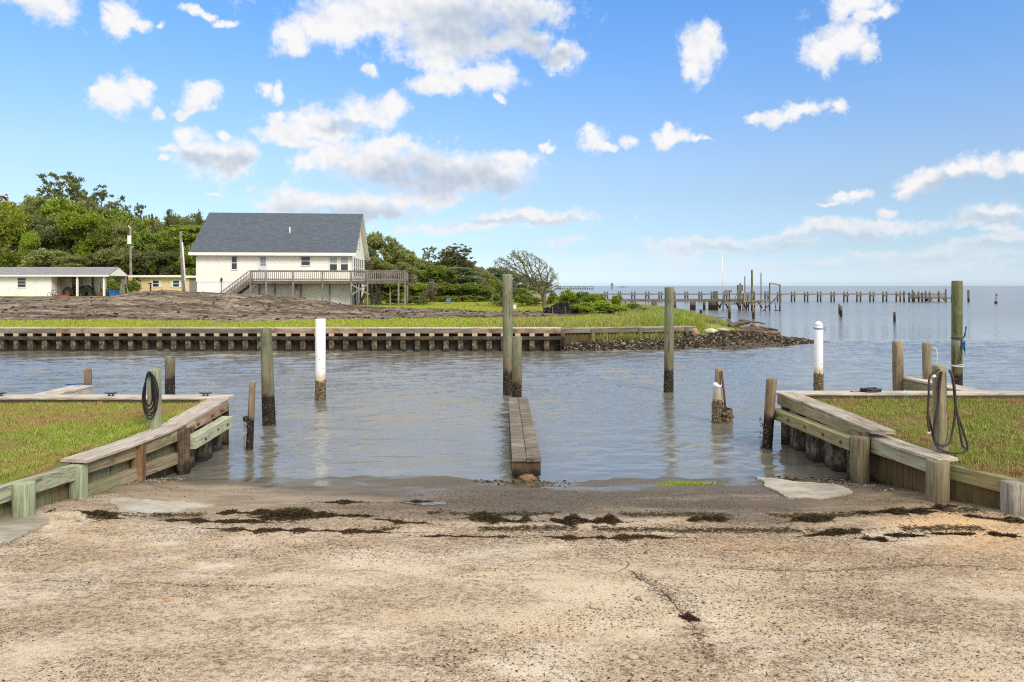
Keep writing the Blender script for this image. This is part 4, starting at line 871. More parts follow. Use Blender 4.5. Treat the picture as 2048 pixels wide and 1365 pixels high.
# orange strip of sand-filled seam
# weed (wrack) mounds: (px, py, rx px, ry px, tilt)
M_weed = m_leaf('dry_weed', (0.035, 0.026, 0.014), (0.075, 0.055, 0.028), (0.15, 0.115, 0.055), 0.0)
M_weedr = m_leaf('red_weed', (0.05, 0.028, 0.018), (0.09, 0.05, 0.032), (0.15, 0.095, 0.06), 0.0)
WRACK = [(1000, 1040, 62, 10, 2, 'thick dark seaweed clump on the ramp just below the catwalk foot', .05, 0),
 (1172, 1044, 70, 9, 3, 'dark seaweed clump with a peak, right of the one below the catwalk', .055, 0),
 (1218, 1076, 130, 6, 0, 'long flat reddish seaweed strip below the peaked clump', .015, 1),
 (590, 1034, 66, 8, 0, 'dark hairy seaweed ridge in the middle of the weed line left of the catwalk', .045, 0), (700, 1034, 45, 7, 4, 'dark seaweed lump joining the ridge on its right', .04, 0), (800, 1045, 55, 5, 6, 'thin tail of dark seaweed ending the long ridge', .02, 0),
 (500, 1027, 62, 5, -3, 'low dark seaweed streak above the long reddish strip', .02, 0), (600, 1062, 190, 5, 2, 'long thin reddish-brown seaweed strip across the left ramp', .014, 1), (205, 1037, 45, 7, 4, 'dark seaweed patch near the green squared post', .03, 0),
 (375, 1042, 45, 5, 2, 'small dark weed streak between the white patch and the ridge', .015, 0), (930, 1074, 90, 4, 2, 'thin brown seaweed strip in the ramp centre', .012, 1), (690, 1005, 36, 4, 0, 'small dark weed smear near the water, left of the puddle', .015, 0),
 (835, 1005, 30, 3, 0, 'little weed smear touching the puddle', .012, 0),
 (1418, 1041, 45, 7, -6, 'dark spiky seaweed clump below the lime-green algae patch', .04, 0), (1627, 1040, 52, 6, -10, 'dark tapering seaweed tongue on orange sand', .035, 0), (1668, 1068, 66, 5, -8, 'thin dark seaweed tail nearer than the tapering tongue', .03, 0),
 (1790, 1030, 75, 6, 3, 'dark seaweed rope between slab and stout round post', .025, 0), (1880, 1026, 40, 5, -6, 'dark weed hump at the foot of the stout round post', .03, 0), (1750, 1081, 20, 4, 10, 'tiny dark weed tuft beside the thin tail', .02, 0),
 (2005, 1076, 22, 4, 5, 'tiny weed smear below the bleached grey post', .015, 0), (1810, 1074, 36, 2.5, 3, 'hair-thin weed line on the right ramp', .008, 0), (1380, 1235, 16, 10, 60, 'small brown weed tangle caught in the long crack', .02, 1), (1905, 1072, 40, 2.5, 2, 'hair-thin weed line below the dark hump', .008, 0), (2000, 1048, 60, 5, 14, 'pebbly dark weed ridge running below the grey post', .02, 0),
 (462, 1044, 70, 3, 2, 'faint weed line under the low dark streak', .01, 0)]
g = np.random.default_rng(21)
for (px, py, rx, ry, ti, lab, hgt, red) in WRACK:
    t = (py - HY) / F; d = (H - .70) / (t - .0864); cx = (px - CX) * d / F; Rx = rx * d / F; Ry = ry * d * d / (F * H) * .82
    n = int(np.clip(Rx * max(Ry, .05) * 110000, 1200, 12000)); u = np.where(g.uniform(0, 1, n) < .8, g.uniform(-1, 1, n), g.normal(0, .75, n)); v = np.where(g.uniform(0, 1, n) < .93, g.normal(0, .5, n), g.normal(0, 1.3, n))
    prof = (1 - np.abs(u).clip(0, 1) ** 4).clip(0.10) * (0.15 + 1.7 * sstep(fbm(u * 2.6 * max(Rx, .15) / .3 + px, u * 0, 4, int(px)), .25, .8))
    keepu = g.uniform(0, 1, n) < (.25 + prof); u, v, prof = u[keepu], v[keepu], prof[keepu]; n = len(u)
    wav = 2.2 * (fbm(u * 1.8 * max(Rx, .15) / .3 + py, u * 0, 4, int(py)) - .5)
    a = math.radians(-ti) * 2.0; lx = u * Rx; ly = (v * prof + wav) * Ry
    x = cx + lx * math.cos(a) - ly * math.sin(a); y = d + lx * math.sin(a) + ly * math.cos(a)
    zc = ramp_z(x, y) + hgt * prof * np.exp(-v * v * 2) * g.uniform(0, 1, n) + .002
    cn = np.stack([x, y, zc], -1); an = g.uniform(0, 2 * np.pi, n); ln = g.uniform(.012, .05, n) * (1.2 if not red else .6)
    dr = np.stack([np.cos(an), np.sin(an) * .7, g.normal(0, .28, n)], -1) * ln[:, None] / 2; wd = np.cross(dr, g.normal(0, 1, (n, 3))); wd = wd / np.linalg.norm(wd, axis=1)[:, None] * .0026
    V = np.stack([cn - dr - wd, cn - dr + wd, cn + dr + wd, cn + dr - wd], 1).reshape(-1, 3)
    # a low solid core under the strands
    V = V.reshape(-1, 3); Fa = np.arange(n * 4).reshape(-1, 4)
    mi = (vnoise(x * 40, y * 40, 3) * .6 + g.uniform(0, .4, n))
    o = np_mesh('seaweed_clump', V, Fa, M_weedr if red else M_weed, attrs={'rnd': np.repeat(mi, 4)}); o['label'] = lab; o['category'] = 'seaweed'; o['group'] = 'seaweed wrack on the ramp'
# loose strands strung between the clumps along the two old tide lines
n = 15000; g = np.random.default_rng(71); ln_ = g.integers(0, 2, n); x = g.uniform(-4.3, 4.4, n); yb_l = np.where(ln_ == 0, 6.42, 5.92) + .22 * (fbm(x * .7, ln_ * 9.0, 4, 12) - .5); y = yb_l + g.normal(0, .045, n) + .10 * (fbm(x * 3, ln_ * 3.0, 3, 15) - .5)
k = fbm(x * 1.6, ln_ * 5.0 + y, 4, 91) > .50; x, y = x[k], y[k]; n = len(x); an = g.normal(0, .8, n); ln = g.uniform(.01, .04, n); cn = np.stack([x, y, ramp_z(x, y) + g.uniform(.001, .009, n)], -1)
dr = np.stack([np.cos(an), np.sin(an) * .7, g.normal(0, .1, n)], -1) * ln[:, None] / 2; wd = np.cross(dr, g.normal(0, 1, (n, 3))); wd = wd / np.linalg.norm(wd, axis=1)[:, None] * .0024
tag(np_mesh('seaweed_strands', np.stack([cn - dr - wd, cn - dr + wd, cn + dr + wd, cn + dr - wd], 1).reshape(-1, 3), np.arange(n * 4).reshape(-1, 4), M_weed, attrs={'rnd': np.repeat(g.uniform(0, 1, n), 4)}), kind='stuff')
g = np.random.default_rng(22)
# lime algae patch
n = 1500; x = g.normal(0, .10, n) + (1355 - CX) * 7.9 / F + np.where(g.uniform(0, 1, n) < .3, .28, 0); y = 7.80 + g.normal(0, .04, n)
tag(blades('algae', np.stack([x, y, ramp_z(x, y)], -1), .012, .01, M_marsh, 1.2, seed=3), kind='stuff')
# loose litter: reed bits, bark flecks, pebbles, shells
n = 260000; x = g.uniform(-5, 5, n); y = 2.9 + 4.6 * g.uniform(0, 1, n) ** 0.9
ga = fbm(x * 1.0 + 5, y * 1.9, 6, 31); keep = g.uniform(0, 1, n) < sstep(ga, .44, .62) * .95 + .012; x, y = x[keep], y[keep]
for path, cnt in CR_PATHS:      # litter caught along the cracks
    pp_ = []
    for (px, py) in path: t = (py - HY) / F; dd_ = (H - .70) / (t - .0864); pp_.append(((px - CX) * dd_ / F, dd_))
    q = g.uniform(0, len(pp_) - 1.001, cnt); k_ = q.astype(int); f_ = q - k_; pa_ = np.array(pp_); c_ = pa_[k_] * (1 - f_)[:, None] + pa_[k_ + 1] * f_[:, None]
    x = np.concatenate([x, c_[:, 0] + g.normal(0, .035, cnt)]); y = np.concatenate([y, c_[:, 1] + g.normal(0, .03, cnt)])
n = len(x)
an = g.normal(0, .7, n); ln = g.uniform(.004, .011, n) + .018 * g.uniform(0, 1, n) ** 6; zc = ramp_z(x, y) + g.uniform(.001, .006, n)
dr = np.stack([np.cos(an), np.sin(an), g.normal(0, .12, n)], -1) * ln[:, None] / 2; wd = np.stack([-np.sin(an), np.cos(an), g.normal(0, .3, n)], -1) * (ln * g.uniform(.12, .45, n))[:, None] / 2
cn = np.stack([x, y, zc], -1); V = np.stack([cn - dr, cn - wd, cn + dr, cn + wd], 1).reshape(-1, 3)
M_litter = m_leaf('litter', (0.06, 0.036, 0.022), (0.18, 0.115, 0.065), (0.38, 0.28, 0.18), 0)
tag(np_mesh('litter', V, np.arange(n * 4).reshape(-1, 4), M_litter, attrs={'rnd': np.repeat(g.uniform(0, 1, n) ** 1.6, 4)}), kind='stuff')
def pebbles(name, x, y, s, mat_, zf, rv=None, flat=.55):
    n = len(x); ph = (1 + 5 ** .5) / 2; ico = np.array([(-1, ph, 0), (1, ph, 0), (-1, -ph, 0), (1, -ph, 0), (0, -1, ph), (0, 1, ph), (0, -1, -ph), (0, 1, -ph), (ph, 0, -1), (ph, 0, 1), (-ph, 0, -1), (-ph, 0, 1)]) / 1.9
    fi = np.array([(0,11,5),(0,5,1),(0,1,7),(0,7,10),(0,10,11),(1,5,9),(5,11,4),(11,10,2),(10,7,6),(7,1,8),(3,9,4),(3,4,2),(3,2,6),(3,6,8),(3,8,9),(4,9,5),(2,4,11),(6,2,10),(8,6,7),(9,8,1)])
    sc_ = np.stack([s * g.uniform(.7, 1.5, n), s * g.uniform(.6, 1.1, n), s * flat], -1); a = g.uniform(0, 6.28, n); L = ico[None] * sc_[:, None, :] * g.uniform(.8, 1.2, (n, 12, 1))
    X = L[..., 0] * np.cos(a)[:, None] - L[..., 1] * np.sin(a)[:, None] + x[:, None]; Y = L[..., 0] * np.sin(a)[:, None] + L[..., 1] * np.cos(a)[:, None] + y[:, None]
    Z = L[..., 2] + (zf(x, y) + s * .2)[:, None]; V = np.stack([X, Y, Z], -1).reshape(-1, 3); T = (fi[None] + (np.arange(n) * 12)[:, None, None]).reshape(-1, 3)
    return tag(np_mesh(name, V, T, mat_, attrs={'rnd': np.repeat(g.uniform(0, 1, n) if rv is None else rv, 12)}, smooth=True), kind='stuff')
M_peb = m_leaf('pebble', (0.10, 0.08, 0.06), (0.38, 0.29, 0.20), (0.66, 0.60, 0.50), 0)
n = 6500; pebbles('pebbles', g.uniform(-4.6, 5, n), 3.0 + 5.0 * g.uniform(0, 1, n), .0028 + .004 * g.uniform(0, 1, n) ** 3, M_peb, ramp_z)
M_shell = m_leaf('shell', (0.10, 0.08, 0.06), (0.35, 0.30, 0.24), (0.70, 0.66, 0.60), 0)
xs_ = np.concatenate([wall_x(LW, yy_) + np.abs(g.normal(.1, .12, 260)) for yy_ in [g.uniform(7.5, 8.9, 260)]]); ys_ = g.uniform(7.5, 8.9, 260)
ys_ = np.sort(ys_); pebbles('shells', wall_x(LW, ys_) + .06 + np.abs(g.normal(0, .12, 260)), ys_, .010 + .010 * g.uniform(0, 1, 260), M_shell, ramp_z)
ys_ = g.uniform(7.2, 9.0, 260); pebbles('shells', wall_x(RW, ys_) - .18 - np.abs(g.normal(0, .15, 260)), ys_, .008 + .010 * g.uniform(0, 1, 260), M_shell, ramp_z)
# clods and rubble at the foot of the catwalk
n = 420; a = g.uniform(0, 6.28, n); r = np.abs(g.normal(.22, .14, n)); M_mud = m_leaf('mud', (0.03, 0.022, 0.015), (0.07, 0.05, 0.03), (0.22, 0.17, 0.11), 0)
pebbles('mud_clods', .18 + r * np.cos(a) * 1.6, 8.12 + r * np.sin(a), .006 + .018 * g.uniform(0, 1, n) ** 3, M_mud, ramp_z)
n = 300; x = g.uniform(3.2, 4.0, n); pebbles('mud_clods', x, 8.3 + g.normal(0, .25, n), .010 + .02 * g.uniform(0, 1, n) ** 2, M_mud, ramp_z)
for px, py, s, lab in ((1187, 1218, .022, 'small pale rounded stone on the open ramp'), (334, 1203, .015, 'small orange-tan stone on the left ramp'), (1276, 1200, .017, 'little grey stone near the bend of the long crack'), (1265, 1316, .022, 'flat pale stone nearest the photo bottom')):
    t = (py - HY) / F; d = (H - .70) / (t - .0864); x = (px - CX) * d / F; bm = bmesh.new(); bmesh.ops.create_icosphere(bm, subdivisions=3, radius=s)
    for v in bm.verts: v.co = Vector((v.co.x * 1.35, v.co.y, v.co.z * .6)) * (1 + .25 * mn.noise(v.co * 40))
    me = bpy.data.meshes.new('stone'); bm.to_mesh(me); bm.free(); me.shade_smooth()
    o = link('stone', me, plain('stone', (0.38, 0.22, 0.12) if 'orange' in lab else ((0.2, 0.19, 0.17) if 'grey' in lab else (0.36, 0.32, 0.25)), .8, .2, .2, 60)); o.location = (x, d, float(ramp_z(np.array([x]), np.array([d]))[0]) + s * .45); tag(o, lab, 'stone')

# ---------------------------------------------------------------- far shore: ground, bulkhead, rubble point
SH = np.array([(7.0, 26.3), (7.4, 25.7), (9.0, 26.2), (11.3, 27.3), (11.5, 28.6), (11.3, 31), (12.0, 36), (13.6, 46), (13.2, 58), (11.8, 87), (7, 120), (6, 200), (14, 330), (14, 420)], float)
BK = [(-80, 24.22), (1.70, 24.22), (1.72, 25.0), (7.0, 26.6)]
def bk_y(X): return np.interp(X, [p[0] for p in BK], [p[1] for p in BK])
poly = np.array([(-400, 24.22), (1.70, 24.22), (1.72, 25.0), (7.0, 26.6)] + [tuple(p) for p in SH] + [(-400, 420)], float)
def inside(X, Y):
    c = np.zeros(X.shape, bool); n = len(poly)
    for i in range(n):
        x0, y0 = poly[i]; x1, y1 = poly[(i + 1) % n]
        if y0 == y1: continue
        c ^= ((y0 > Y) != (y1 > Y)) & (X < (x1 - x0) * (Y - y0) / (y1 - y0) + x0)
    return c
def shore_dist(X, Y):
    d = np.full(X.shape, 1e9)
    for a, b in zip(SH[:-1], SH[1:]):
        ab = b - a; t = np.clip(((X - a[0]) * ab[0] + (Y - a[1]) * ab[1]) / (ab @ ab), 0, 1)
        d = np.minimum(d, np.hypot(X - a[0] - t * ab[0], Y - a[1] - t * ab[1]))
    return np.where(inside(X, Y) | (X < 1.7), d, -d)
CR = [(-60, 1.10), (-38, 1.18), (-32, 1.32), (-27, 1.50), (-24.5, 1.86), (-23, 1.98), (-21.5, 1.88), (-18, 1.74), (-15, 1.58), (-12.2, 1.20), (-10.5, .86), (-8, .72), (20, .70)]
def far_z(X, Y):
    sdv = shore_dist(X, Y); base = 0.74 + 0.42 * sstep(-X, 12, 34) * sstep(Y, 34, 70) - 0.12 * sstep(Y, 34, 60) * sstep(-X, 20, 6)
    cr = np.interp(X, [c[0] for c in CR], [c[1] for c in CR]); yc = 45 + 0.0 * X
    m = (cr - base).clip(0) * np.exp(-((Y - yc) / np.where(Y < yc, 6.5, 4.5)) ** 2); base = base + m
    dirt = far_dirt(X, Y); base = base + dirt * (0.24 * (fbm(X * .55, Y * 1.1, 5, 4) - .5) + 0.09 * (fbm(X * 2.3, Y * 2.6, 4, 14) - .5)) + 0.05 * (fbm(X * .4, Y * .4, 3, 2) - .5)
    return np.minimum(base, 0.02 + sdv * 0.22 * (0.7 + .6 * fbm(X * .6, Y * .6, 3, 8)))
def far_dirt(X, Y):
    px = CX + F * X / Y
    y0 = np.interp(X, [-40, -10, 0, 4], [30.0, 30.0, 32.5, 35.5]); y1 = np.interp(X, [-60, -36, -30, -26, -12, -8, -2, 4.0], [72, 72, 66, 56, 52, 49, 44, 41])
    w_ = (fbm(X * .5, Y * .5, 4, 40) - .5) * 3
    return sstep(Y + w_, y0 - .6, y0 + .6) * sstep(Y + w_ * 1.5, y1 + 1.5, y1 - 1.5) * sstep(X + w_, 4.2, 2.8)
xs = np.concatenate([np.linspace(-400, -60, 18)[:-1], np.arange(-60, -30, .5), np.arange(-30, 1.70, .22), [1.70, 1.7201], np.arange(1.95, 7, .2), np.arange(7.0, 15, .16)])
ts = np.concatenate([np.arange(0, 30, .2), np.arange(30, 60, .6), np.linspace(60, 400, 40)])
X, T = np.meshgrid(xs, ts); Y = bk_y(X) + T - np.where(X > 7, 1.6, 0) * np.exp(-T * .0)
Y = np.where(X > 7, 25.0 + T, Y); Z = far_z(X, Y); Z = np.maximum(Z, -0.6); nx = len(xs)
i = np.arange((len(ts) - 1) * nx).reshape(len(ts) - 1, nx)[:, :-1].ravel(); Fa = np.stack([i, i + 1, i + 1 + nx, i + nx], -1)
keep = Z.ravel()[Fa].max(1) > -0.35; go = np_mesh('ground', np.stack([X, Y, Z], -1).reshape(-1, 3), Fa[keep], M_far, attrs={'dirt': far_dirt(X, Y).ravel()}, smooth=True); tag(go, kind='structure')
fz = lambda x, y: float(far_z(np.array([float(x)]), np.array([float(y)]))[0])
# far bulkhead
fb_ = empty('bulkhead', (-10, 24.2, 0), label='long far bulkhead with a grey cap over tan corrugated sheeting, across the channel', cat='bulkhead', group='bulkheads across the channel')
x = -60.0; k = 0
while x < 1.72:
    x1 = min(x + 3.66, 1.74); yl = lambda q: float(bk_y(np.array([min(q, 1.7)]))[0]) + .02 + .012 * mn.noise(Vector((q, 3, 1)))
    sweep('cap', [(x + .004, yl(x), .805), (x1 - .004, yl(x1), .805)], .30, .045, M_cap, fb_, step=.6)
    sweep('fascia', [(x + .003, yl(x) - .155, .70), (x1 - .003, yl(x1) - .155, .70)], .05, .165, M_farwx if k % 2 else M_beamr, fb_, step=.6)
    sweep('waler', [(x + .002, yl(x) - .22, .46), (x1 - .002, yl(x1) - .22, .46)], .10, .115, M_walkd, fb_, step=.6); x = x1; k += 1
FLAT = [(-80, 0), (40, 0)]
def pans_x(name, x0, x1, yf, depth, z0, z1, mat_, parent, pitch=.50, inn=.05):
    mb = MB(); prev = None; x = x0
    while x < x1:
        for t, a in ((0, 0), (.02, 1), (.20, 1), (.22, 0)):
            q = x + t * pitch / .5 * .5 / .5 * 1.0
            if q > x1: break
            p = (q, yf(q) - inn - depth * a)
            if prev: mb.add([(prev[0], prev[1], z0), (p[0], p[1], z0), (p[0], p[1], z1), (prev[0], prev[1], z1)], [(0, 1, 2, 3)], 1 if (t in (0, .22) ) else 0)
            prev = p
        x += pitch
    o = mb.build(name, [mat_, M_dkv], parent, loc=parent.location); o.location = (0, 0, 0); return o
M_dkv = plain('shaded_vinyl', (0.05, 0.04, 0.028), .8, .2, .5, 6)  # recess shade painted in: a darker copy of the sheet vinyl
# tan pans project, dark gaps recede: spacing as in the photo, 28.2 px at 24 m
pans_x('sheet_piling', -60, 1.74, lambda q: 24.3, .22, -.8, .625, M_vinyl, fb_, pitch=.505)
mb = MB(); mb.box(-60, 1.74, 24.30, 24.33, -.8, .78); mb.box(1.70, 1.74, 24.22, 25.1, -.8, .76); o = mb.build('backing', plain('dark_backing', (0.03, 0.025, 0.02), .9, .1, .4, 3), fb_, loc=fb_.location); o.location = (0, 0, 0)
b2 = empty('bulkhead', (4.3, 25.8, 0), label='low board bulkhead with a pale cap behind the marsh tufts and oyster rubble', cat='bulkhead', group='bulkheads across the channel')
sweep('cap', [(1.78, 25.02, .735), (7.08, 26.62, .705)], .26, .045, M_capd, b2, step=.4)
sweep('beam', [(1.80, 24.91, .635), (7.02, 26.49, .605)], .06, .14, M_farwx, b2, step=.4)
mb = MB(); q = 1.75
while q < 7.0:
    q1 = q + .15; f_ = lambda u: 25.0 + (u - 1.72) * .303
    mb.box(q + .004, q1 - .004, f_(q) - .03 + random.uniform(0, .015), f_(q) + .05, -.4, .70); q = q1
o = mb.build('sheeting', M_boardd, b2, loc=b2.location); o.location = (0, 0, 0)
for qx in (1.84, 3.0, 4.85, 6.75):
    o = link('post', post_mesh((0, 0, -.4), (0, 0, .72), .085, .08, square=True), M_farw, b2); o.location = Vector((qx, 25.0 + (qx - 1.72) * .303 - .13, -.4)) - Vector(b2.location) + Vector((0, 0, 0))
# oyster rubble bank in front of it, out to the point
def bank_c(X): return np.interp(X, [1.9, 3, 5, 7, 8.5, 10, 11.3, 12.4], [24.75, 24.85, 25.3, 25.9, 26.4, 26.9, 27.35, 27.7])
def bank_z(X, Y):
    c = bank_c(X); wd = np.interp(X, [1.9, 2.6, 7, 8.5, 10, 11.3, 12.5], [.35, .55, .8, 1.5, 1.25, .7, .3]); h = np.interp(X, [1.9, 2.6, 7, 8.2, 9.5, 11, 12.5], [.12, .24, .34, .52, .44, .22, .02])
    return -0.12 + (h + .12) * np.exp(-((Y - c) / wd) ** 2) + .13 * (fbm(X * 3.2, Y * 3.2, 4, 77) - .5) * np.exp(-((Y - c) / wd) ** 2)
V, Fa = grid(np.arange(1.85, 12.9, .07), np.arange(23.6, 30.5, .07), bank_z); M_mudb = plain('bank_mud', (0.07, 0.055, 0.038), .8, .3, .6, 7, bump=.8)
kz = V[:, 2][Fa].max(1) > -.1; kb = (V[:, 1][Fa].mean(1) < 25.0 + (V[:, 0][Fa].mean(1) - 1.72) * .303) | (V[:, 0][Fa].mean(1) > 7.0)
tag(np_mesh('mud_bank', V, Fa[kz & kb], M_mudb, smooth=True), kind='structure')
g = np.random.default_rng(5)
M_oy = m_leaf('oyster_shells', (0.03, 0.022, 0.014), (0.12, 0.092, 0.06), (0.42, 0.36, 0.27), 0)
n = 9000; x = 1.9 + 10.6 * g.uniform(0, 1, n); wd = np.interp(x, [1.9, 2.6, 7, 8.5, 10, 11.3, 12.5], [.3, .45, .6, 1.1, .9, .5, .2]); y = bank_c(x) - .12 + wd * g.normal(0, .55, n)
k = (bank_z(x, y) > -.06) & ((y < 25.0 + (x - 1.72) * .303 - .1) | (x > 7.0)); x, y = x[k], y[k]; n = len(x)
pebbles('oyster_rubble', x, y, .022 + .045 * g.uniform(0, 1, n) ** 2, M_oy, bank_z, rv=g.uniform(0, 1, n) ** 2.2, flat=.8)
def rock(px, py, d, s, col, lab, name='rock', flat=.6, seed=0):
    bm = bmesh.new(); bmesh.ops.create_icosphere(bm, subdivisions=4, radius=1)
    for v in bm.verts:
        q = v.co * 1.1 + Vector((seed * 7, 0, 0)); f = 1 + .35 * mn.noise(q) + .12 * mn.noise(q * 3) + .04 * mn.noise(q * 9); v.co = Vector((v.co.x * s[0], v.co.y * s[1], v.co.z * s[2])) * f
    me = bpy.data.meshes.new(name); bm.to_mesh(me); bm.free(); me.shade_smooth()
    o = link(name, me, plain(name, col, .9, .2, .35, 5, bump=.5)); o.location = at(px, d, py); return tag(o, lab, 'rock', 'rocks on the rubble point')
rock(1389, 664, 27.0, (.19, .15, .15), (.36, .24, .18), 'pinkish rock at the end of the low board bulkhead', seed=1)
rock(1421, 663, 27.6, (.26, .2, .12), (.62, .55, .46), 'pale rounded rock on the rubble point at the grass edge', seed=2)
rock(1447, 661, 28.0, (.26, .16, .09), (.45, .38, .32), 'long pale-grey rock right of the pale rounded one', seed=3)
rock(1461, 676, 26.6, (.36, .22, .14), (.27, .21, .15), 'flat tan slab of rock low on the rubble point', seed=4)
rock(1424, 682, 26.2, (.22, .16, .12), (.12, .09, .07), 'dark fouled rock beside the tan slab, nearer the water', seed=5)
rock(1500, 660, 28.5, (.5, .35, .13), (.10, .075, .055), 'broad dark rock heap under the driftwood', seed=6)
rock(1556, 680, 27.2, (.3, .2, .09), (.06, .05, .035), 'low dark weedy rock near the tip of the rubble point', seed=7)
M_redlog = wood('driftwood_reddish', (0.24, 0.13, 0.09), (0.14, 0.08, 0.06), (0.30, 0.22, 0.16), axis='X')
def log(px0, py0, d0, px1, py1, d1, r0, r1, lab, m_=None, plank=False, cat='driftwood'):
    a, b = at(px0, d0, py0), at(px1, d1, py1)
    if plank: o = sweep('driftwood_plank', [a, b], r0 * 2.4, r0 * .7, m_ or M_drift, step=.2, jit=.01, rag=.03)
    else:
        L = (b - a).length; X_ = (b - a).normalized(); mb = MB(); k = 12
        mb.tube([(L * i / k, .04 * mn.noise(Vector((i * .5, px0, 0))), .04 * mn.noise(Vector((i * .5, 3, px0)))) for i in range(k + 1)], [(r0 + (r1 - r0) * i / k) * (1 + .15 * mn.noise(Vector((i * .9, py0, 2)))) for i in range(k + 1)], 10, jit=.06)
        o = mb.build('driftwood_log', m_ or M_drift, smooth=True); o.matrix_basis = Matrix.Translation(a) @ X_.to_track_quat('X', 'Z').to_matrix().to_4x4()
    return tag(o, lab, cat, 'driftwood on the rubble point')
M_dkdr = wood('driftwood_dark', (0.13, 0.10, 0.075), (0.07, 0.055, 0.04), (0.22, 0.17, 0.13), axis='X')
log(1459, 652, 29.0, 1497, 644, 29.6, .11, .09, 'thick dark log highest on the rubble point', M_dkdr)
log(1410, 651, 29.5, 1446, 653, 28.8, .05, .05, 'pale plank lying flat at the grass edge', M_drift, True)
log(1426, 638, 31.0, 1435, 654, 29.6, .05, .04, 'pale plank tilted steeply against the grass point', M_drift, True)
log(1455, 640, 30, 1487, 660, 28.6, .04, .03, 'thin branch slanting down across the driftwood pile', M_drift)
log(1470, 662, 28.0, 1560, 668, 28.0, .10, .07, 'long reddish log lying along the driftwood pile', M_redlog)
log(1440, 668, 27.6, 1530, 673, 27.4, .08, .05, 'second reddish log just below the long one', M_redlog)
log(1500, 652, 29.5, 1556, 661, 29.0, .06, .05, 'dark log tapering toward the water at the back of the point', M_dkdr)
log(1382, 668, 26.6, 1412, 686, 25.9, .07, .05, 'weathered timber sliding down beside the pinkish rock', M_dkdr)
log(1372, 684, 25.9, 1432, 688, 25.9, .06, .05, 'dark plank lying at the foot of the rubble', M_dkdr, True)
log(1478, 640, 30.4, 1530, 648, 29.8, .05, .03, 'grey branch lying over the thick dark log', M_drift)

log(1398, 672, 27.2, 1450, 680, 26.6, .05, .04, 'grey timber half sunk in the rubble below the pinkish rock', M_drift)
log(1490, 668, 28.2, 1545, 676, 27.6, .06, .03, 'dark forked branch hanging over the seaward side of the pile', M_dkdr)
log(1512, 656, 28.9, 1548, 665, 28.4, .05, .04, 'short grey stick across the tapering dark log', M_drift)
rock(1480, 684, 26.4, (.2, .15, .1), (.18, .14, .10), 'brown rock low between tan slab and the weedy tip', seed=11)
rock(1530, 684, 26.9, (.22, .15, .09), (.30, .25, .2), 'greyish rock just before the low weedy tip', seed=12)
rock(1408, 672, 26.9, (.14, .12, .1), (.25, .17, .13), 'small reddish rock left of the pale rounded one', seed=13)

# grass on the far shore
def scatter(n, x0, x1, y0, y1, ok, seed):
    g = np.random.default_rng(seed); x = g.uniform(x0, x1, n); y = g.uniform(y0, y1, n); k = ok(x, y, g); x, y = x[k], y[k]; return np.stack([x, y, far_z(x, y) - .02], -1)
P = scatter(75000, -24, 5, 24.2, 33, lambda x, y, g: (y > bk_y(x) + .1) & (far_dirt(x, y) < .4) & (g.uniform(0, 1, len(x)) < (1.3 - (y - 24) / 12)), 1)
gc = np.random.default_rng(44); n = 5500; x = gc.uniform(-34, 4, n); y = gc.uniform(30, 54, n); k = (far_dirt(x, y) > .5) & (fbm(x * .5, y * .9, 4, 60) > .5); x, y = x[k], y[k]; g = gc
pebbles('dirt_clods', x, y, .025 + .09 * gc.uniform(0, 1, len(x)) ** 4, m_leaf('dirt_clod', (0.03, 0.024, 0.018), (0.075, 0.06, 0.045), (0.24, 0.20, 0.16), 0), far_z, flat=.6)
tag(blades('bank_grass', P, .10, .035, M_strip, .7, seed=2), kind='stuff')
def tallok(x, y, g):
    a = (shore_dist(x, y) > .25) & (y > bk_y(x) + .12) & (far_dirt(x, y) < .3) & inside(x, y)
    return a & ((y > 30.5) | (x < 8.2)) & (g.uniform(0, 1, len(x)) < sstep(x + (fbm(x, y, 3, 3) - .5) * 4, -2.5, 2.0) * np.where(y > 45, .4, 1))
P = scatter(90000, -4, 14, 24.5, 62, tallok, 3)
tag(blades('tall_grass', P, np.where((P[:, 1] > 30.5) & (P[:, 0] < 5.5), .10, np.where((P[:, 1] > 27) & (P[:, 0] < 5.5), .16, .28)), .026, M_tall, .9, seed=4), kind='stuff')
P = scatter(60000, 4.5, 14, 26.8, 47, lambda x, y, g: inside(x, y) & (shore_dist(x, y) > .15) & (shore_dist(x, y) < 3.4) & (x > 5.5) & ((y > 31) | (x < 8.0)), 5)
tag(blades('marsh_grass', P, .24, .018, M_marsh, .5, seed=6), kind='stuff')
g = np.random.default_rng(8); n = 1500; cxs = g.choice([3.6, 4.1, 4.6, 5.4, 6.2, 3.2], n, p=[.25, .25, .2, .12, .1, .08]); x = cxs + g.normal(0, .22, n); y = 25.0 + (x - 1.72) * .303 - .22 - np.abs(g.normal(0, .12, n))
tag(blades('marsh_tufts', np.stack([x, y, bank_z(x, y)], -1), .34, .018, M_tall, .8, seed=9), kind='stuff')
P = scatter(50000, -14, 12, 44, 72, lambda x, y, g: inside(x, y) & (shore_dist(x, y) > .3) & (far_dirt(x, y) < .35), 13)
tag(blades('yard_grass', P, .10, .06, M_strip, .8, seed=10), kind='stuff')

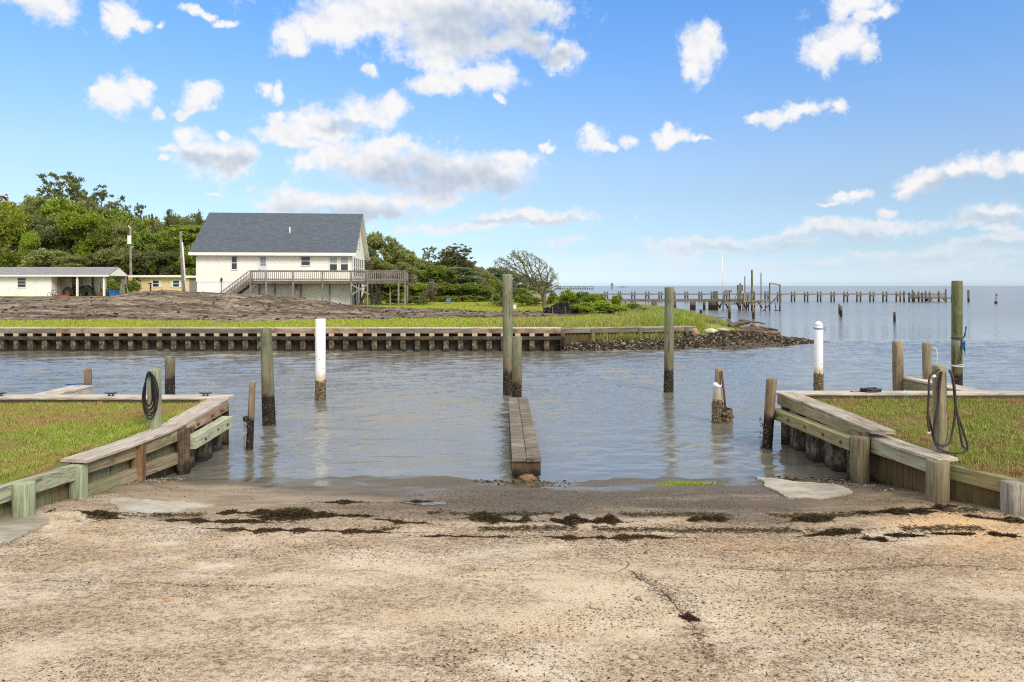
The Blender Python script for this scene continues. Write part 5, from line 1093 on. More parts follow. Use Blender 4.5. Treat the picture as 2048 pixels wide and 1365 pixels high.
# ---------------------------------------------------------------- grey-roofed house
HA = math.radians(5); HO = at(393, 55, z=.60)
hroot = empty('house', HO, HA, label='cream-sided house on a tall white foundation under a steep grey shingle roof', cat='house')
cA, sA = math.cos(HA), math.sin(HA)
def hl(px, py, yl=0.0, root=None, off=0.0):
    """local (x, z) of pixel on the house's plane local y = yl"""
    o = HO if root is None else root; dxr = (px - CX) / F; dzr = -(py - HY) / F   # ray (dxr, 1, dzr) * t from (0,0,H)
    # local y = -sA*(X-ox) + cA*(Y-oy) = yl
    t = (yl - sA * o.x + cA * o.y) / (cA - sA * dxr); X = dxr * t; Y = t
    return cA * (X - o.x) + sA * (Y - o.y), H + dzr * t - o.z
M_side = plain('cream_siding', (0.88, 0.86, 0.77), .55, .3, .04, 2)
M_found = None
def m_found():
    m, n, b = mat('white_block', .9, .1); g = n.new('ShaderNodeTexCoord').outputs['Object']
    st = n.step(n.noise(n.map(g, scale=(1, 1, .7)), 1.0, 5, .65), .45, .75)
    c = n.mix(n.math('MULTIPLY', st, .35), (.82, .82, .80), (.56, .52, .46))
    n.put(b.inputs['Base Color'], c); return m
M_found = m_found()
def m_roof(name, ca, cb):
    m, n, b = mat(name, .9, .15); g = n.new('ShaderNodeTexCoord').outputs['Object']
    br = n.new('ShaderNodeTexBrick'); n.put(br.inputs['Vector'], n.map(g, scale=(1, 1, 1))); br.inputs['Scale'].default_value = 1.0; br.inputs['Brick Width'].default_value = .32; br.inputs['Row Height'].default_value = .14
    br.inputs['Mortar Size'].default_value = .008; br.inputs['Color1'].default_value = (*ca, 1); br.inputs['Color2'].default_value = (*cb, 1); br.inputs['Mortar'].default_value = (*[x * .5 for x in ca], 1); br.inputs['Bias'].default_value = 0
    c = n.mix(n.math('MULTIPLY', n.noise(g, 9, 5, .7), .5), br.outputs['Color'], tuple(x * 1.5 for x in cb)); n.put(b.inputs['Base Color'], c); n.put(b.inputs['Normal'], n.bump(br.outputs['Fac'], .4, .02)); return m
M_roof = m_roof('shingle_dark', (0.060, 0.074, 0.095), (0.100, 0.118, 0.142)); M_roofl = m_roof('shingle_grey', (0.17, 0.17, 0.18), (0.25, 0.25, 0.26))
M_glass = plain('window_glass', (0.03, 0.035, 0.04), .08, .6, .3, 1); M_blind = plain('window_blind', (0.34, 0.42, 0.40), .3, .5, .05, 1)
W_ = hl(703, 560)[0]; DP = 8.2; zf = hl(393, 564)[1]; ze = hl(383, 507, -.5)[1]; za = 8.55 - HO.z; 
def siding(mb, x0, x1, z0, z1, y, lap=.15):
    z = z0
    while z < z1 - 1e-4:
        zz_ = min(z + lap, z1); mb.add([(x0, y - .016, z), (x1, y - .016, z), (x1, y - .002, zz_), (x0, y - .002, zz_)], [(0, 1, 2, 3)]); mb.add([(x0, y - .016, z), (x0, y + .01, z), (x1, y + .01, z), (x1, y - .016, z)], [(0, 1, 2, 3)]); z = zz_
mb = MB(); siding(mb, 0, W_, zf, ze + .05, 0)
# gable end (right): siding rows clipped by the roof, on plane x = W_
zr_ = za; hw = DP / 2
def roofz(y): return ze + (za - ze) * (1 - abs(y - hw) / (hw + .5)) 
z = zf
while z < za - .25:
    zz_ = z + .115; half = lambda q: hw if q < roofz(0) else max(.02, (hw + .5) * (1 - (q - ze) / (za - ze)) - .05)
    a, b = min(half(z), hw), min(half(zz_), hw)
    mb.add([(W_ + .016, hw - a, z), (W_ + .016, hw + a, z), (W_ + .002, hw + b, zz_), (W_ + .002, hw - b, zz_)], [(0, 1, 2, 3)]); mb.add([(W_ + .016, hw - a, z), (W_, hw - a, z), (W_, hw + a, z), (W_ + .016, hw + a, z)], [(0, 1, 2, 3)]); z = zz_
mb.add([(0, 0, zf), (0, DP, zf), (0, DP, ze), (0, hw, za - .1), (0, 0, ze)], [(0, 4, 3, 2, 1)]); mb.add([(0, DP, zf), (W_, DP, zf), (W_, DP, ze), (0, DP, ze)], [(0, 3, 2, 1)])
mb.build('wall', M_side, hroot)
mb = MB(); mb.box(.03, W_ - .03, .03, DP - .03, -.6, zf + .01); mb.build('foundation', M_found, hroot)
# roof slabs, local frame with x along the eave and y up the slope
ov = .42; sl = math.hypot(hw + .5, za - ze); ang = math.atan2(za - ze, hw + .5)
for k in (0, 1):
    mb = MB(); mb.box(-ov, W_ + ov, 0, sl, -.07, 0.0); mb.box(-ov + .01, W_ + ov - .01, .01, sl - .02, -.12, -.073, 1); o = mb.build('roof', [M_roof, M_side], hroot)
    if k == 0: o.location = (0, -.5, ze + .09); o.rotation_euler = (ang, 0, 0)
    else: o.location = (W_, DP + .5, ze + .09); o.rotation_euler = (ang, 0, math.pi)
mb = MB(); mb.box(-ov - .02, W_ + ov + .02, -.545, -.505, ze - .16, ze + .085); mb.box(-ov, W_ + ov, -.5, -.01, ze - .12, ze - .09)
for s in (-.5 , DP + .5): 
    mb.bar((W_ + ov - .03, s, ze - .06), (W_ + ov - .03, hw, za - .10), .03, .16)
mb.box(-ov, W_ + ov, DP + .505, DP + .54, ze - .16, ze + .085); mb.build('fascia', M_white, hroot)
mb = MB(); mb.box(-.03, .09, -.03, -.018, zf, ze); mb.box(W_ - .09, W_ + .03, -.03, -.018, zf, ze); mb.box(W_ + .018, W_ + .03, -.03, .09, zf, ze); mb.build('corner_trim', M_white, hroot)
mb = MB(); vx, vz = hl(581, 480, 2.0); mb.tube([(vx, 1.75, roofz(1.75) - .1), (vx, 1.75, roofz(1.75) + .55)], .06, 10); v_ = mb.build('vent_pipe', M_white, hroot)
def window(root, x0, x1, z0, z1, y=0.0, side=None, nx=1, nz=2, blind=None, name='window', out=-1):
    """frame with glass set into it; side = x plane for a gable window"""
    fr = MB(); gl = MB(); t = .09
    def bx(m, a0, a1, c0, c1, d0, d1):
        if side is None: m.box(a0, a1, y + out * d1, y + out * d0, c0, c1) if out < 0 else m.box(a0, a1, y + d0, y + d1, c0, c1)
        else: m.box(side + d0, side + d1, a0, a1, c0, c1)
    bx(fr, x0 - t, x0, z0 - t, z1 + t, .018, .06); bx(fr, x1, x1 + t, z0 - t, z1 + t, .018, .06); bx(fr, x0, x1, z1, z1 + t, .018, .06); bx(fr, x0, x1, z0 - t, z0, .018, .075)
    for i in range(1, nz): q = z0 + (z1 - z0) * i / nz; bx(fr, x0, x1, q - .025, q + .025, .02, .045)
    for i in range(1, nx): q = x0 + (x1 - x0) * i / nx; bx(fr, q - .015, q + .015, z0, z1, .02, .042)
    bx(gl, x0, x1, z0, z1, .019, .026)
    f = fr.build(name, M_white, root); gl.build('pane', M_glass, f)
    if blind: bm_ = MB(); bx(bm_, x0, x1, z1 - (z1 - z0) * blind, z1, .027, .030); bm_.build('blind', M_blind, f)
    return f
def hwin(pxa, pxb, pya, pyb, **k):
    xa, za_ = hl(pxa, pya); xb, zb_ = hl(pxb, pyb); return window(hroot, xa, xb, zb_, za_, **k)
hwin(464, 474, 513.5, 539); hwin(603, 620, 514, 531, nz=2); hwin(660, 674, 515, 541, blind=.55); hwin(682, 696, 515, 541, blind=.55)
xa, zt_ = hl(518, 513); xb, _ = hl(533, 513); dr = MB(); dr.box(xa, xb, -.05, -.02, zf + .05, zt_); dob = dr.build('door', plain('white_door', (.62, .65, .70), .5, .3, .05, 3), hroot)
ft = MB(); ft.box(xa - .1, xa, -.06, -.018, zf + .05, zt_ + .1); ft.box(xb, xb + .1, -.06, -.018, zf + .05, zt_ + .1); ft.box(xa, xb, -.06, -.018, zt_, zt_ + .1); ft.build('frame', M_white, dob)
gp = MB(); xm0, zm0 = hl(521, 514.5); xm1, zm1 = hl(532, 532.5)
for i in range(3):
    for j in range(3): gp.box(xm0 + (xm1 - xm0) * (i + .12) / 3, xm0 + (xm1 - xm0) * (i + .88) / 3, -.055, -.051, zm1 + (zm0 - zm1) * (j + .1) / 3, zm1 + (zm0 - zm1) * (j + .9) / 3)
gp.build('panes', plain('door_glass', (.12, .13, .15), .15, .5, .1, 2), dob); kn = MB(); kn.tube([(xa + .08, -.05, zf + 1.0), (xa + .08, -.11, zf + 1.0)], .03, 8); kn.build('handle', M_iron, dob)
# gable end windows: a row of tall ones and one pair above
for k in range(5): window(hroot, 1.1 + k * 1.28, 1.75 + k * 1.28 + .3, zf + .45, ze - .25, side=W_, nz=2)
window(hroot, 3.0, 3.75, 5.0, 6.25, side=W_, nz=2); window(hroot, 4.35, 5.1, 5.0, 6.25, side=W_, nz=2)
for (yy_, zz_) in ((DP - .1, ze - 1.15), (DP + .3, ze - 1.3)):
    mb = MB(); mb.tube([(W_ + .05, yy_, zz_), (W_ + .2, yy_, zz_ - .05), (W_ + .28, yy_ - .03, zz_ - .15)], [.05, .06, .09], 8); mb.build('floodlight', M_white, hroot)
mt = MB(); mx_, mz_ = hl(443.5, 556); mt.tube([(mx_, -.08, mz_ + .05), (mx_, -.08, 0.2)], .02, 6); mt.box(mx_ - .07, mx_ + .07, -.14, -.02, mz_ - .25, mz_ - .05); mt.build('meter_pipe', M_iron, hroot)

# timber deck around the house
droot = empty('deck', HO, HA, label='weathered grey timber deck on tall posts with slatted railing, wrapped round the cream house', cat='deck')
YD = -1.75; xl, zd = hl(499, 562, YD); xr, _ = hl(811, 562, YD); zdk = 2.02 + .0; zdk = hl(600, 561.5, YD)[1]; zrl = hl(600, 541.5, YD)[1]; xh = W_
mb = MB(); q = xl
while q < xr - .1: mb.box(q + .003, q + .135, YD, (-.02 if q < xh + .05 else 2.3), zdk - .04, zdk); q += .14
mb.build('decking', M_deck, droot)
mb = MB(); mb.box(xl, xr, YD + .01, YD + .05, zdk - .26, zdk - .042); mb.box(xr - .05, xr, YD + .06, 2.3, zdk - .26, zdk - .042); mb.box(xl, xl + .04, YD + .06, -.03, zdk - .26, zdk - .042)
mb.box(xl, xr, YD + 1.2, YD + 1.25, zdk - .3, zdk - .042); mb.box(xh + .3, xr - .06, 2.2, 2.25, zdk - .3, zdk - .042); mb.build('rim_joist', M_deckd, droot)
def rail(x0, x1, y0, y1, name='railing', step=.15, side=0, dz=0.0):
    mb = MB(); L = math.hypot(x1 - x0, y1 - y0); n = max(1, int(L / step)); a = Vector((x0, y0, 0)); b = Vector((x1, y1, 0)); d = (b - a) / L
    mb.bar(a + Vector((0, 0, zrl)), b + Vector((0, 0, zrl + dz)), .14, .04); mb.bar(a + Vector((0, 0, zrl - .07)), b + Vector((0, 0, zrl - .07 + dz)), .04, .09); mb.bar(a + Vector((0, 0, zdk + .10)), b + Vector((0, 0, zdk + .10 + dz)), .04, .09)
    for i in range(1, n):
        q = a.lerp(b, i / n); z_ = dz * i / n; mb.box(q.x - .023, q.x + .023, q.y - .062, q.y - .022, zdk + .02 + z_, zrl - .03 + z_)
    return mb.build(name, M_deck, droot)
posts_px = [501, 532.5, 586, 645, 702.5, 735]
pxs = [hl(p, 600, YD)[0] for p in posts_px] + [xr - .06]
for a, b in zip(pxs[:-1], pxs[1:]): rail(a, b, YD + .02, YD + .02)
rail(xr - .04, xr - .04, YD + .05, 2.2)
rail(xh + .2, xr - .1, 2.24, 2.24)
def dpost(x, y, top, w_=.13, label=None, bot=-.3, tx=0, m_=None):
    o = link('post', post_mesh((0, 0, 0), (tx, 0, top - bot), w_ / 2, w_ / 2, n=12, square=True, step=.4), m_ or M_deck, droot, loc=(x, y, bot)); return tag(o, label)
for p in pxs: dpost(p, YD - .02, zrl - .02)
for p in pxs[:-2]: dpost(p + .35, YD + 1.2, zdk - .1)
for yy_ in (YD + 1.6, 2.2): dpost(xr - .1, yy_, zrl - .02)
dpost(xr - .55, YD - .02, zdk - .1); dpost(hl(780, 600, YD + .5)[0], YD + .6, zdk - .2, .12)
for p, wd_ in ((711, .12), (715, .14), (720, .18), (741, .2), (751, .24)): dpost(hl(p, 600, 2.0)[0], 2.0 + (p - 711) * .03, zdk - .2, wd_)
b_ = link('post', post_mesh((0, 0, 0), (-.28, 0, zdk - .1 + .2), .14, .12, n=12, step=.4), M_deck, droot, loc=(hl(762, 605, 1.2)[0], 1.2, -.2)); tag(b_, 'thick leaning round post')
mb = MB(); x7 = pxs[4]; x8 = pxs[5]; mb.bar((x7, YD, zdk - .3), (x8 + .1, YD + .03, zdk - 1.1), .05, .13); mb.bar((x7, YD - .05, zdk - 1.15), (x8, YD - .05, zdk - .3), .05, .13); mb.build('cross_brace', M_deck, droot)
# thick twisted trunk-like double post in the middle
t_ = link('post', post_mesh((0, 0, 0), (.1, 0, zdk - .2), .17, .13, n=14, rough=.1, step=.2), M_deck, droot, loc=(hl(590, 600, YD + .6)[0], YD + .8, -.1)); tag(t_, 'thick gnarled post')
# stairs at the left end
xs0, zs0 = hl(430, 592, YD + .1); sroot_x = xl; n = 9
mb = MB(); run = (xl - hl(425, 600, YD)[0]) * 1.0; zb = -.1
for i in range(n): t = (i + .5) / n; mb.box(xl - run * t - .16, xl - run * t + .12, YD + .05, YD + 1.25, zdk - (zdk - zb) * t - .02, zdk - (zdk - zb) * t + .02)
for yy_ in (YD + .03, YD + 1.27): mb.bar((xl, yy_, zdk - .12), (xl - run, yy_, zb - .12), .05, .26)
mb.build('stair', M_deckd, droot)
mb = MB()
for yy_ in (YD + .0, YD + 1.3):
    mb.bar((xl, yy_, zrl), (xl - run, yy_, zrl - (zdk - zb)), .13, .04); mb.bar((xl, yy_, zdk + .12), (xl - run, yy_, zb + .12), .04, .08)
    for i in range(1, 24): t = i / 24; mb.box(xl - run * t - .02, xl - run * t + .02, yy_ - .02, yy_ + .02, zdk + .08 - (zdk - zb) * t, zrl - (zdk - zb) * t)
mb.build('stair_railing', M_deck, droot)
# second stair under the right wing
mb = MB(); xa_ = hl(722, 600, 1.2)[0]
for i in range(10): mb.box(xa_ + i * .07, xa_ + i * .07 + 1.0, .9 + i * .02, 1.2, .1 + i * .2, .14 + i * .2)
mb.bar((xa_ - .03, .9, 0), (xa_ + .65, .9, 2.0), .05, .22); mb.bar((xa_ + 1.03, .9, 0), (xa_ + 1.7, .9, 2.0), .05, .22); mb.build('stair', M_deck, droot)
# a chair and potted flowers on the deck wing
mb = MB(); cxx = hl(787, 555, 1.0)[0]
M_pur = plain('purple_cushion', (0.16, 0.10, 0.16), .9, .1, .3, 9)
for a in (-.25, .25):
    for b in (0, .5): mb.box(a - .02, a + .02, b - .02, b + .02, 0, .42)
mb.box(-.28, .28, -.03, .53, .40, .44); ch = mb.build('deck_chair', M_iron, label='dark patio chair with a muted purple cushion on the deck wing', cat='chair'); ch.matrix_basis = hroot.matrix_basis if False else Matrix.Translation(HO) @ Matrix.Rotation(HA, 4, 'Z') @ Matrix.Translation((cxx, 1.0, zdk))
m2 = MB(); m2.box(-.26, .26, -.02, .50, .442, .50); m2.box(-.26, .26, .48, .56, .5, .98); m2.build('cushion', M_pur, ch)

# ---------------------------------------------------------------- white cottage with carport
cb_ = at(0, 75, z=1.1); cot = empty('cottage', (-45, 75, 1.05), label='long low white painted cottage with grey shingle roof and an open carport', cat='house')
def cx_(px, d=75.0): return (px - CX) * d / F + 45
def cz_(py, d=75.0): return H - (py - HY) * d / F - 1.05
M_wblk = M_found
xl_, xe = cx_(-60), cx_(103); zt_ = cz_(552.5); zb_ = -.3
mb = MB(); mb.box(xl_, xe, 0, .2, zb_, zt_); mb.box(xe - .2, xe, .2, 2.9, zb_, zt_); mb.box(xl_, xl_ + .2, .2, 2.9, zb_, zt_); mb.build('wall', M_wblk, cot)
mb = MB(); mb.box(xe, cx_(213, 77.8), 2.7, 2.9, zb_, zt_); mb.build('rear_wall', M_wblk, cot, label='white rear wall of the carport')
mb = MB(); mb.box(cx_(100), cx_(110), .9, 1.0, zb_, zt_); mb.box(cx_(119), cx_(133), .9, 1.0, zb_, zt_); mb.build('panel', M_deck, cot, label='grey boarded panel at the carport side'); 
mb = MB(); mb.box(cx_(111), cx_(119), .92, .97, zb_, zt_ - .2); mb.build('door', plain('brown_door', (.20, .14, .09), .7, .2, .2, 4), cot)
# gable roof along x: ridge in the middle of depth 6.4
xr_ = cx_(213.5, 74.5); rz0, rz1 = cz_(550, 74.6), cz_(534.5, 76.3)
ys0, ym, ys1 = -.55, 1.3, 3.15
for k, (ya, yb) in enumerate(((ys0, ym), (ys1, ym))):
    L = math.hypot(yb - ya, rz1 - rz0); mb = MB(); mb.box(0, xr_ + .28 - xl_ + .4, 0, L, -.07, 0); o = mb.build('roof', M_roofl, cot); an = math.atan2(rz1 - rz0, abs(yb - ya))
    if k == 0: o.location = (xl_ - .4, ya, rz0); o.rotation_euler = (an, 0, 0)
    else: o.location = (xr_ + .28, ya, rz0); o.rotation_euler = (an, 0, math.pi)
xg = xr_ + .22
mb = MB(); mb.box(xl_ - .4, xg + .06, ys0 - .05, ys0 - .005, rz0 - .2, rz0 - .01); mb.box(xl_ - .4, xg, ys0, ys1, rz0 - .14, rz0 - .10)
mb.add([(xg, ys0, rz0 - .1), (xg, ys1, rz0 - .1), (xg, ym, rz1 - .02), (xg + .06, ys0, rz0 - .1), (xg + .06, ys1, rz0 - .1), (xg + .06, ym, rz1 - .02)], [(0, 2, 1), (3, 4, 5), (0, 1, 4, 3), (1, 2, 5, 4), (2, 0, 3, 5)])
mb.build('fascia', M_white, cot, label='white fascia and gable end')
# the gable end is seen because the cottage swings slightly; a hipped return closes it
for px in (155.5, 209): mb = MB(); q = cx_(px, 74.8); mb.box(q - .09, q + .09, -.35, -.17, zb_, rz0 - .14); mb.build('post', M_white, cot)
for px in (184.5,): mb = MB(); q = cx_(px, 77.2); mb.box(q - .07, q + .07, 2.2, 2.34, zb_, rz0 - .14); mb.build('post', M_walkd, cot)
mb = MB(); mb.box(cx_(240, 77.8), cx_(253, 77.8), 2.8, 2.9, zb_, rz0 - .14); mb.build('end_panel', M_deck, cot)
window(cot, cx_(36), cx_(52), cz_(574.5), cz_(556.5), y=0.0, nz=3)
# things under the carport
def thing75(name, px, dd, lab, cat, z=0): return empty(name, ((px - CX) * (75 + dd) / F, 75 + dd, 1.05 + z - .12), label=lab, cat=cat)
M_tr = plain('tractor_green', (0.03, 0.05, 0.03), .6, .3, .3, 6); M_red = plain('red_wood', (0.30, 0.07, 0.04), .8, .2, .2, 5)
tr = thing75('tractor', 146, 1.5, 'dark green tractor with roll frame and front loader under the carport', 'tractor')
def tyre(x, z, r, w_):
    mb = MB(); mb.tube([(x, -w_ / 2, z), (x, -w_ / 2 + .04, z), (x, w_ / 2 - .04, z), (x, w_ / 2, z)], [r * .88, r, r, r * .88], 22); return mb
for (x, r, y) in ((-.15, .62, -.6), (-.15, .62, .6), (1.3, .38, -.5), (1.3, .38, .5)):
    mb = tyre(x, r, r, .3); o = mb.build('wheel', M_black, tr); o.location = (0, y, 0); mb = MB(); mb.tube([(x, -.17, r), (x, .17, r)], r * .4, 14); mb.build('rim', M_rust, o)
mb = MB(); mb.box(.1, 1.6, -.28, .28, .55, 1.15); mb.box(-.5, .3, -.3, .3, .5, .95); mb.build('body', M_tr, tr)
mb = MB(); mb.box(-.55, -.1, -.25, .25, .95, 1.1); mb.box(-.6, -.5, -.25, .25, 1.0, 1.5); mb.build('seat', M_black, tr)
mb = MB()
for y in (-.5, .5): mb.tube([(-.5, y, .7), (-.5, y, 2.35), (-.45, y * .9, 2.45)], .045, 8)
mb.tube([(-.45, -.48, 2.45), (-.45, .48, 2.45)], .045, 8); mb.tube([(-.5, -.5, 2.2), (.6, -.5, 2.25), (.75, -.5, 1.1)], .04, 8); mb.tube([(-.5, .5, 2.2), (.6, .5, 2.25), (.75, .5, 1.1)], .04, 8); mb.build('roll_frame', M_tr, tr)
mb = MB(); mb.bar((.4, -.45, 1.0), (1.5, -.45, 1.35), .08, .14); mb.bar((1.5, -.45, 1.35), (2.2, -.45, .5), .08, .14); mb.bar((.4, .45, 1.0), (1.5, .45, 1.35), .08, .14); mb.bar((1.5, .45, 1.35), (2.2, .45, .5), .08, .14)
mb.box(2.1, 2.5, -.7, .7, .15, .6); mb.build('loader', M_tr, tr)
mb = MB(); mb.tube([(.2, 0, 1.2), (.05, 0, 1.4)], .02, 6); mb.tube([(.05 + .02 * math.cos(a), .2 * math.sin(a), 1.4 + .18 * math.cos(a)) for a in [i * .5 for i in range(14)]], .015, 6); mb.build('steering_wheel', M_black, tr)
rp = thing75('platform', 129, .1, 'low red wooden platform in front of the tractor', 'platform'); mb = MB()
for i in range(8): mb.box(-.85 + i * .215, -.65 + i * .215, -.5, .5, .36, .40)
mb.build('top', M_red, rp); mb = MB(); mb.box(-.86, .86, -.52, -.48, -.05, .36); mb.box(-.86, .86, .48, .52, -.05, .36); mb.build('skirt', M_red, rp)
bn = thing75('bin', 227.5, .3, 'bright blue lidded waste bin at the open end of the carport', 'bin'); M_bin = plain('blue_plastic', (0.02, 0.12, 0.42), .5, .4, .1, 5)
mb = MB(); vs = []; 
for z, s in ((.05, .29), (.78, .37)): vs += [(-s * .95, -s, z), (s * .95, -s, z), (s * .95, s, z), (-s * .95, s, z)]
mb.add(vs, [(0, 3, 2, 1), (4, 5, 6, 7), (0, 1, 5, 4), (1, 2, 6, 5), (2, 3, 7, 6), (3, 0, 4, 7)]); mb.build('body', M_bin, bn); mb = MB(); mb.box(-.39, .39, -.40, .40, .78, .85); mb.tube([(-.35, .42, .75), (.35, .42, .75)], .03, 6); mb.build('lid', M_bin, bn)
for s in (-.3, .3): mb = MB(); mb.tube([(s - .04, .3, .1), (s + .04, .3, .1)], .12, 12); mb.build('wheel', M_black, bn)
dc = thing75('crate', 214.5, .6, 'dark brown crate between the blue bin and the carport post', 'crate'); mb = MB()
for i in range(5): mb.box(-.5, .5, -.35, -.33, .02 + i * .2, .18 + i * .2); mb.box(-.5, .5, .33, .35, .02 + i * .2, .18 + i * .2); mb.box(-.5, -.48, -.33, .33, .02 + i * .2, .18 + i * .2); mb.box(.48, .5, -.33, .33, .02 + i * .2, .18 + i * .2)
mb.build('slats', M_walkd, dc); mb = MB(); mb.box(-.47, .47, -.32, .32, .0, .03); mb.build('base', M_walkd, dc)
hc = thing75('firewood_cart', 202, .4, 'small reddish wheeled cart with an upright hand pump under the carport', 'cart'); mb = MB(); vs = []
for z, s in ((.2, .3), (.62, .45)): vs += [(-s, -.3, z), (s, -.3, z), (s, .3, z), (-s, .3, z)]
mb.add(vs, [(0, 3, 2, 1), (4, 5, 6, 7), (0, 1, 5, 4), (1, 2, 6, 5), (2, 3, 7, 6), (3, 0, 4, 7)]); mb.build('tray', M_rust, hc)
for s in (-.3, .3): mb = MB(); mb.tube([(s - .03, -.33, .17), (s + .03, -.33, .17)], .17, 12); mb.build('wheel', M_black, hc)
mb = MB(); mb.tube([(-.1, 0, .6), (-.02, 0, 1.7), (.6, 0, 1.72)], .035, 6); mb.tube([(.12, 0, .6), (.0, 0, 1.2)], .03, 6); mb.build('pump', M_iron, hc)
bk = thing75('bicycle', 107.5, -.3, 'grey bicycle leaning by the carport corner of the white cottage', 'bicycle'); 
for s, nm in ((-.4, 0), (.4, 1)):
    mb = MB(); mb.tube([(s + .32 * math.cos(a) * .6, .32 * math.cos(a) * .5, .34 + .32 * math.sin(a)) for a in [i * .45 for i in range(15)]], .022, 6); mb.build('wheel', M_iron, bk)
mb = MB(); mb.tube([(-.4, 0, .34), (-.1, 0, .8), (.3, 0, .85), (.4, 0, .34)], .02, 6); mb.tube([(-.1, 0, .8), (0, 0, .34), (.3, 0, .8)], .02, 6); mb.build('frame', M_postgy, bk); mb = MB(); mb.tube([(.22, -.2, 1.0), (.3, 0, .98), (.22, .2, 1.0)], .018, 6); mb.build('handlebar', M_iron, bk); mb = MB(); mb.box(-.22, -.0, -.07, .07, .84, .90); mb.build('saddle', M_black, bk)
ld = thing75('ladder', 244, .8, 'pale stepladder standing open beyond the blue bin', 'ladder'); mb = MB()
for s in (-.22, .22): mb.bar((s - .1, 0, 0), (s * .6, .3, 2.1), .05, .08); mb.bar((s + .3, .6, 0), (s * .6, .3, 2.1), .04, .06)
mb.build('rails', M_deck, ld); mb = MB()
for i in range(6): t = (i + 1) / 7.2; mb.box(-.32 * (1 - t) - .14 * t - .1 * (1 - t), .12 * (1 - t) + .14 * t, .3 * t - .06, .3 * t + .06, 2.1 * t, 2.1 * t + .03)
mb.build('treads', M_deck, ld)

# yellow flat-roofed building
yb_ = empty('building', (-41, 80, 1.0), label='low pale yellow flat-roofed building with two shuttered windows', cat='building'); M_yel = plain('yellow_paint', (0.68, 0.52, 0.29), .8, .2, .07, 1.5)
yx = lambda px, d=80.0: (px - CX) * d / F + 41; yz = lambda py, d=80.0: H - (py - HY) * d / F - 1.0
mb = MB(); mb.box(yx(271), yx(402), 0, 7, -.4, yz(552)); mb.build('wall', M_yel, yb_)
mb = MB(); mb.box(yx(262), yx(368), -.6, 7.3, yz(555), yz(551)); mb.box(yx(368), yx(410), -.4, 7.3, yz(556), yz(552)); mb.build('roof', M_white, yb_)
mb = MB(); mb.box(yx(379), yx(394), -.03, -.001, -.3, yz(556)); mb.build('door', plain('grey_door', (.22, .20, .19), .7, .2, .1, 3), yb_)
M_shut = plain('pale_shutter', (.60, .68, .66), .6, .2, .05, 4)
for a, b in ((306, 318), (346.5, 358.5)):
    f = window(yb_, yx(a), yx(b), yz(574), yz(561.5), nz=2)
    for s0, s1 in ((a - 5.5, a - 1.8), (b + 1.8, b + 5.5)): mb = MB(); mb.box(yx(s0), yx(s1), -.05, -.003, yz(575), yz(560)); mb.build('shutter', M_shut, yb_)
mb = MB()
for k in range(3): q, w = yx(274.5 + k * 3.3), yz(558.5 + k * 2.2); mb.box(q - .09, q + .03, -.03, -.002, w - .13, w + .13)
mb.build('number_plates', M_iron, yb_)
mbx = empty('sign_post', at(301, 62, z=1.2), label='thin dark post with a short crossbar in front of the yellow building', cat='post'); mb = MB(); mb.box(-.05, .05, -.05, .05, 0, H - (566 - HY) * 62 / F - 1.2); mb.build('upright', M_walkd, mbx); mb = MB(); zq = H - (567.5 - HY) * 62 / F - 1.2; mb.box(-.2, .12, -.04, .04, zq - .05, zq + .05); mb.build('crossbar', M_walkd, mbx)

# utility poles and wires
def pole(px0, py0, pxb, d, r, lab, zb=1.0):
    t = at(px0, d, py0); b = at(pxb, d, z=zb - .5); root = empty('utility_pole', b, label=lab, cat='pole', group='utility poles')
    link('shaft', post_mesh((0, 0, 0), t - b, r, r * .7, n=12, step=.7, rough=.02), M_deck, root); return root, t, b
up, ut, ub = pole(261, 457, 262, 82, .17, 'straight grey utility pole with a white transformer box behind the cottage'); up2, ut2, ub2 = pole(361, 464, 369, 62, .17, 'leaning brown pole in front of the yellow building')
mb = MB(); q = at(258.5, 81.7, 480) - ub; mb.tube([q + Vector((0, 0, -.5)), q + Vector((0, 0, .5))], .22, 12); mb.build('transformer', M_white, up)
mb = MB(); q = at(262, 82, 457) - ub; mb.tube([q, q + Vector((-.25, 0, .15)), q + Vector((-.28, 0, .35))], .05, 6); mb.tube([q + Vector((-.2, 0, -2.4)), q + Vector((.35, 0, -2.2))], .04, 6); mb.build('insulator', M_white, up)
mb = MB(); q = at(262, 81.8, 558) - ub; mb.box(q.x - .2, q.x + .2, q.y - .2, q.y, q.z - .2, q.z + .25); mb.build('meter_box', plain('ochre_box', (.5, .36, .1), .7, .2, .1, 4), up)
mb = MB(); q = at(364.5, 61.9, 485) - ub2; e = at(372, 61.9, 580) - ub2; mb.tube([q, e], .07, 8); mb.build('conduit', M_white, up2)
M_wire = plain('wire', (0.10, 0.10, 0.09), .6, .3, .1, 3)
def wire(a, b, sag, lab, r=.010):
    a, b = Vector(a), Vector(b); mb = MB(); mb.tube([a.lerp(b, i / 16) - Vector((0, 0, sag * 4 * (i / 16) * (1 - i / 16))) for i in range(17)], r, 5); mb.build('overhead_wire', M_wire, label=lab, cat='wire', group='overhead wires')
L_ = lambda px, py, d: at(px, d, py)
wire(L_(-120, 430, 78), L_(259, 460, 82), .3, 'topmost overhead wire reaching the straight utility pole'); wire(L_(-120, 456, 78), L_(258, 476, 82), .3, 'middle overhead wire reaching the transformer box'); wire(L_(-120, 480, 74), L_(262, 508, 82), .4, 'lowest overhead wire crossing the trees behind the cottage roof')
wire(L_(262, 476, 82), L_(394, 545, 57), .3, 'slack service wire dropping to the cream house')

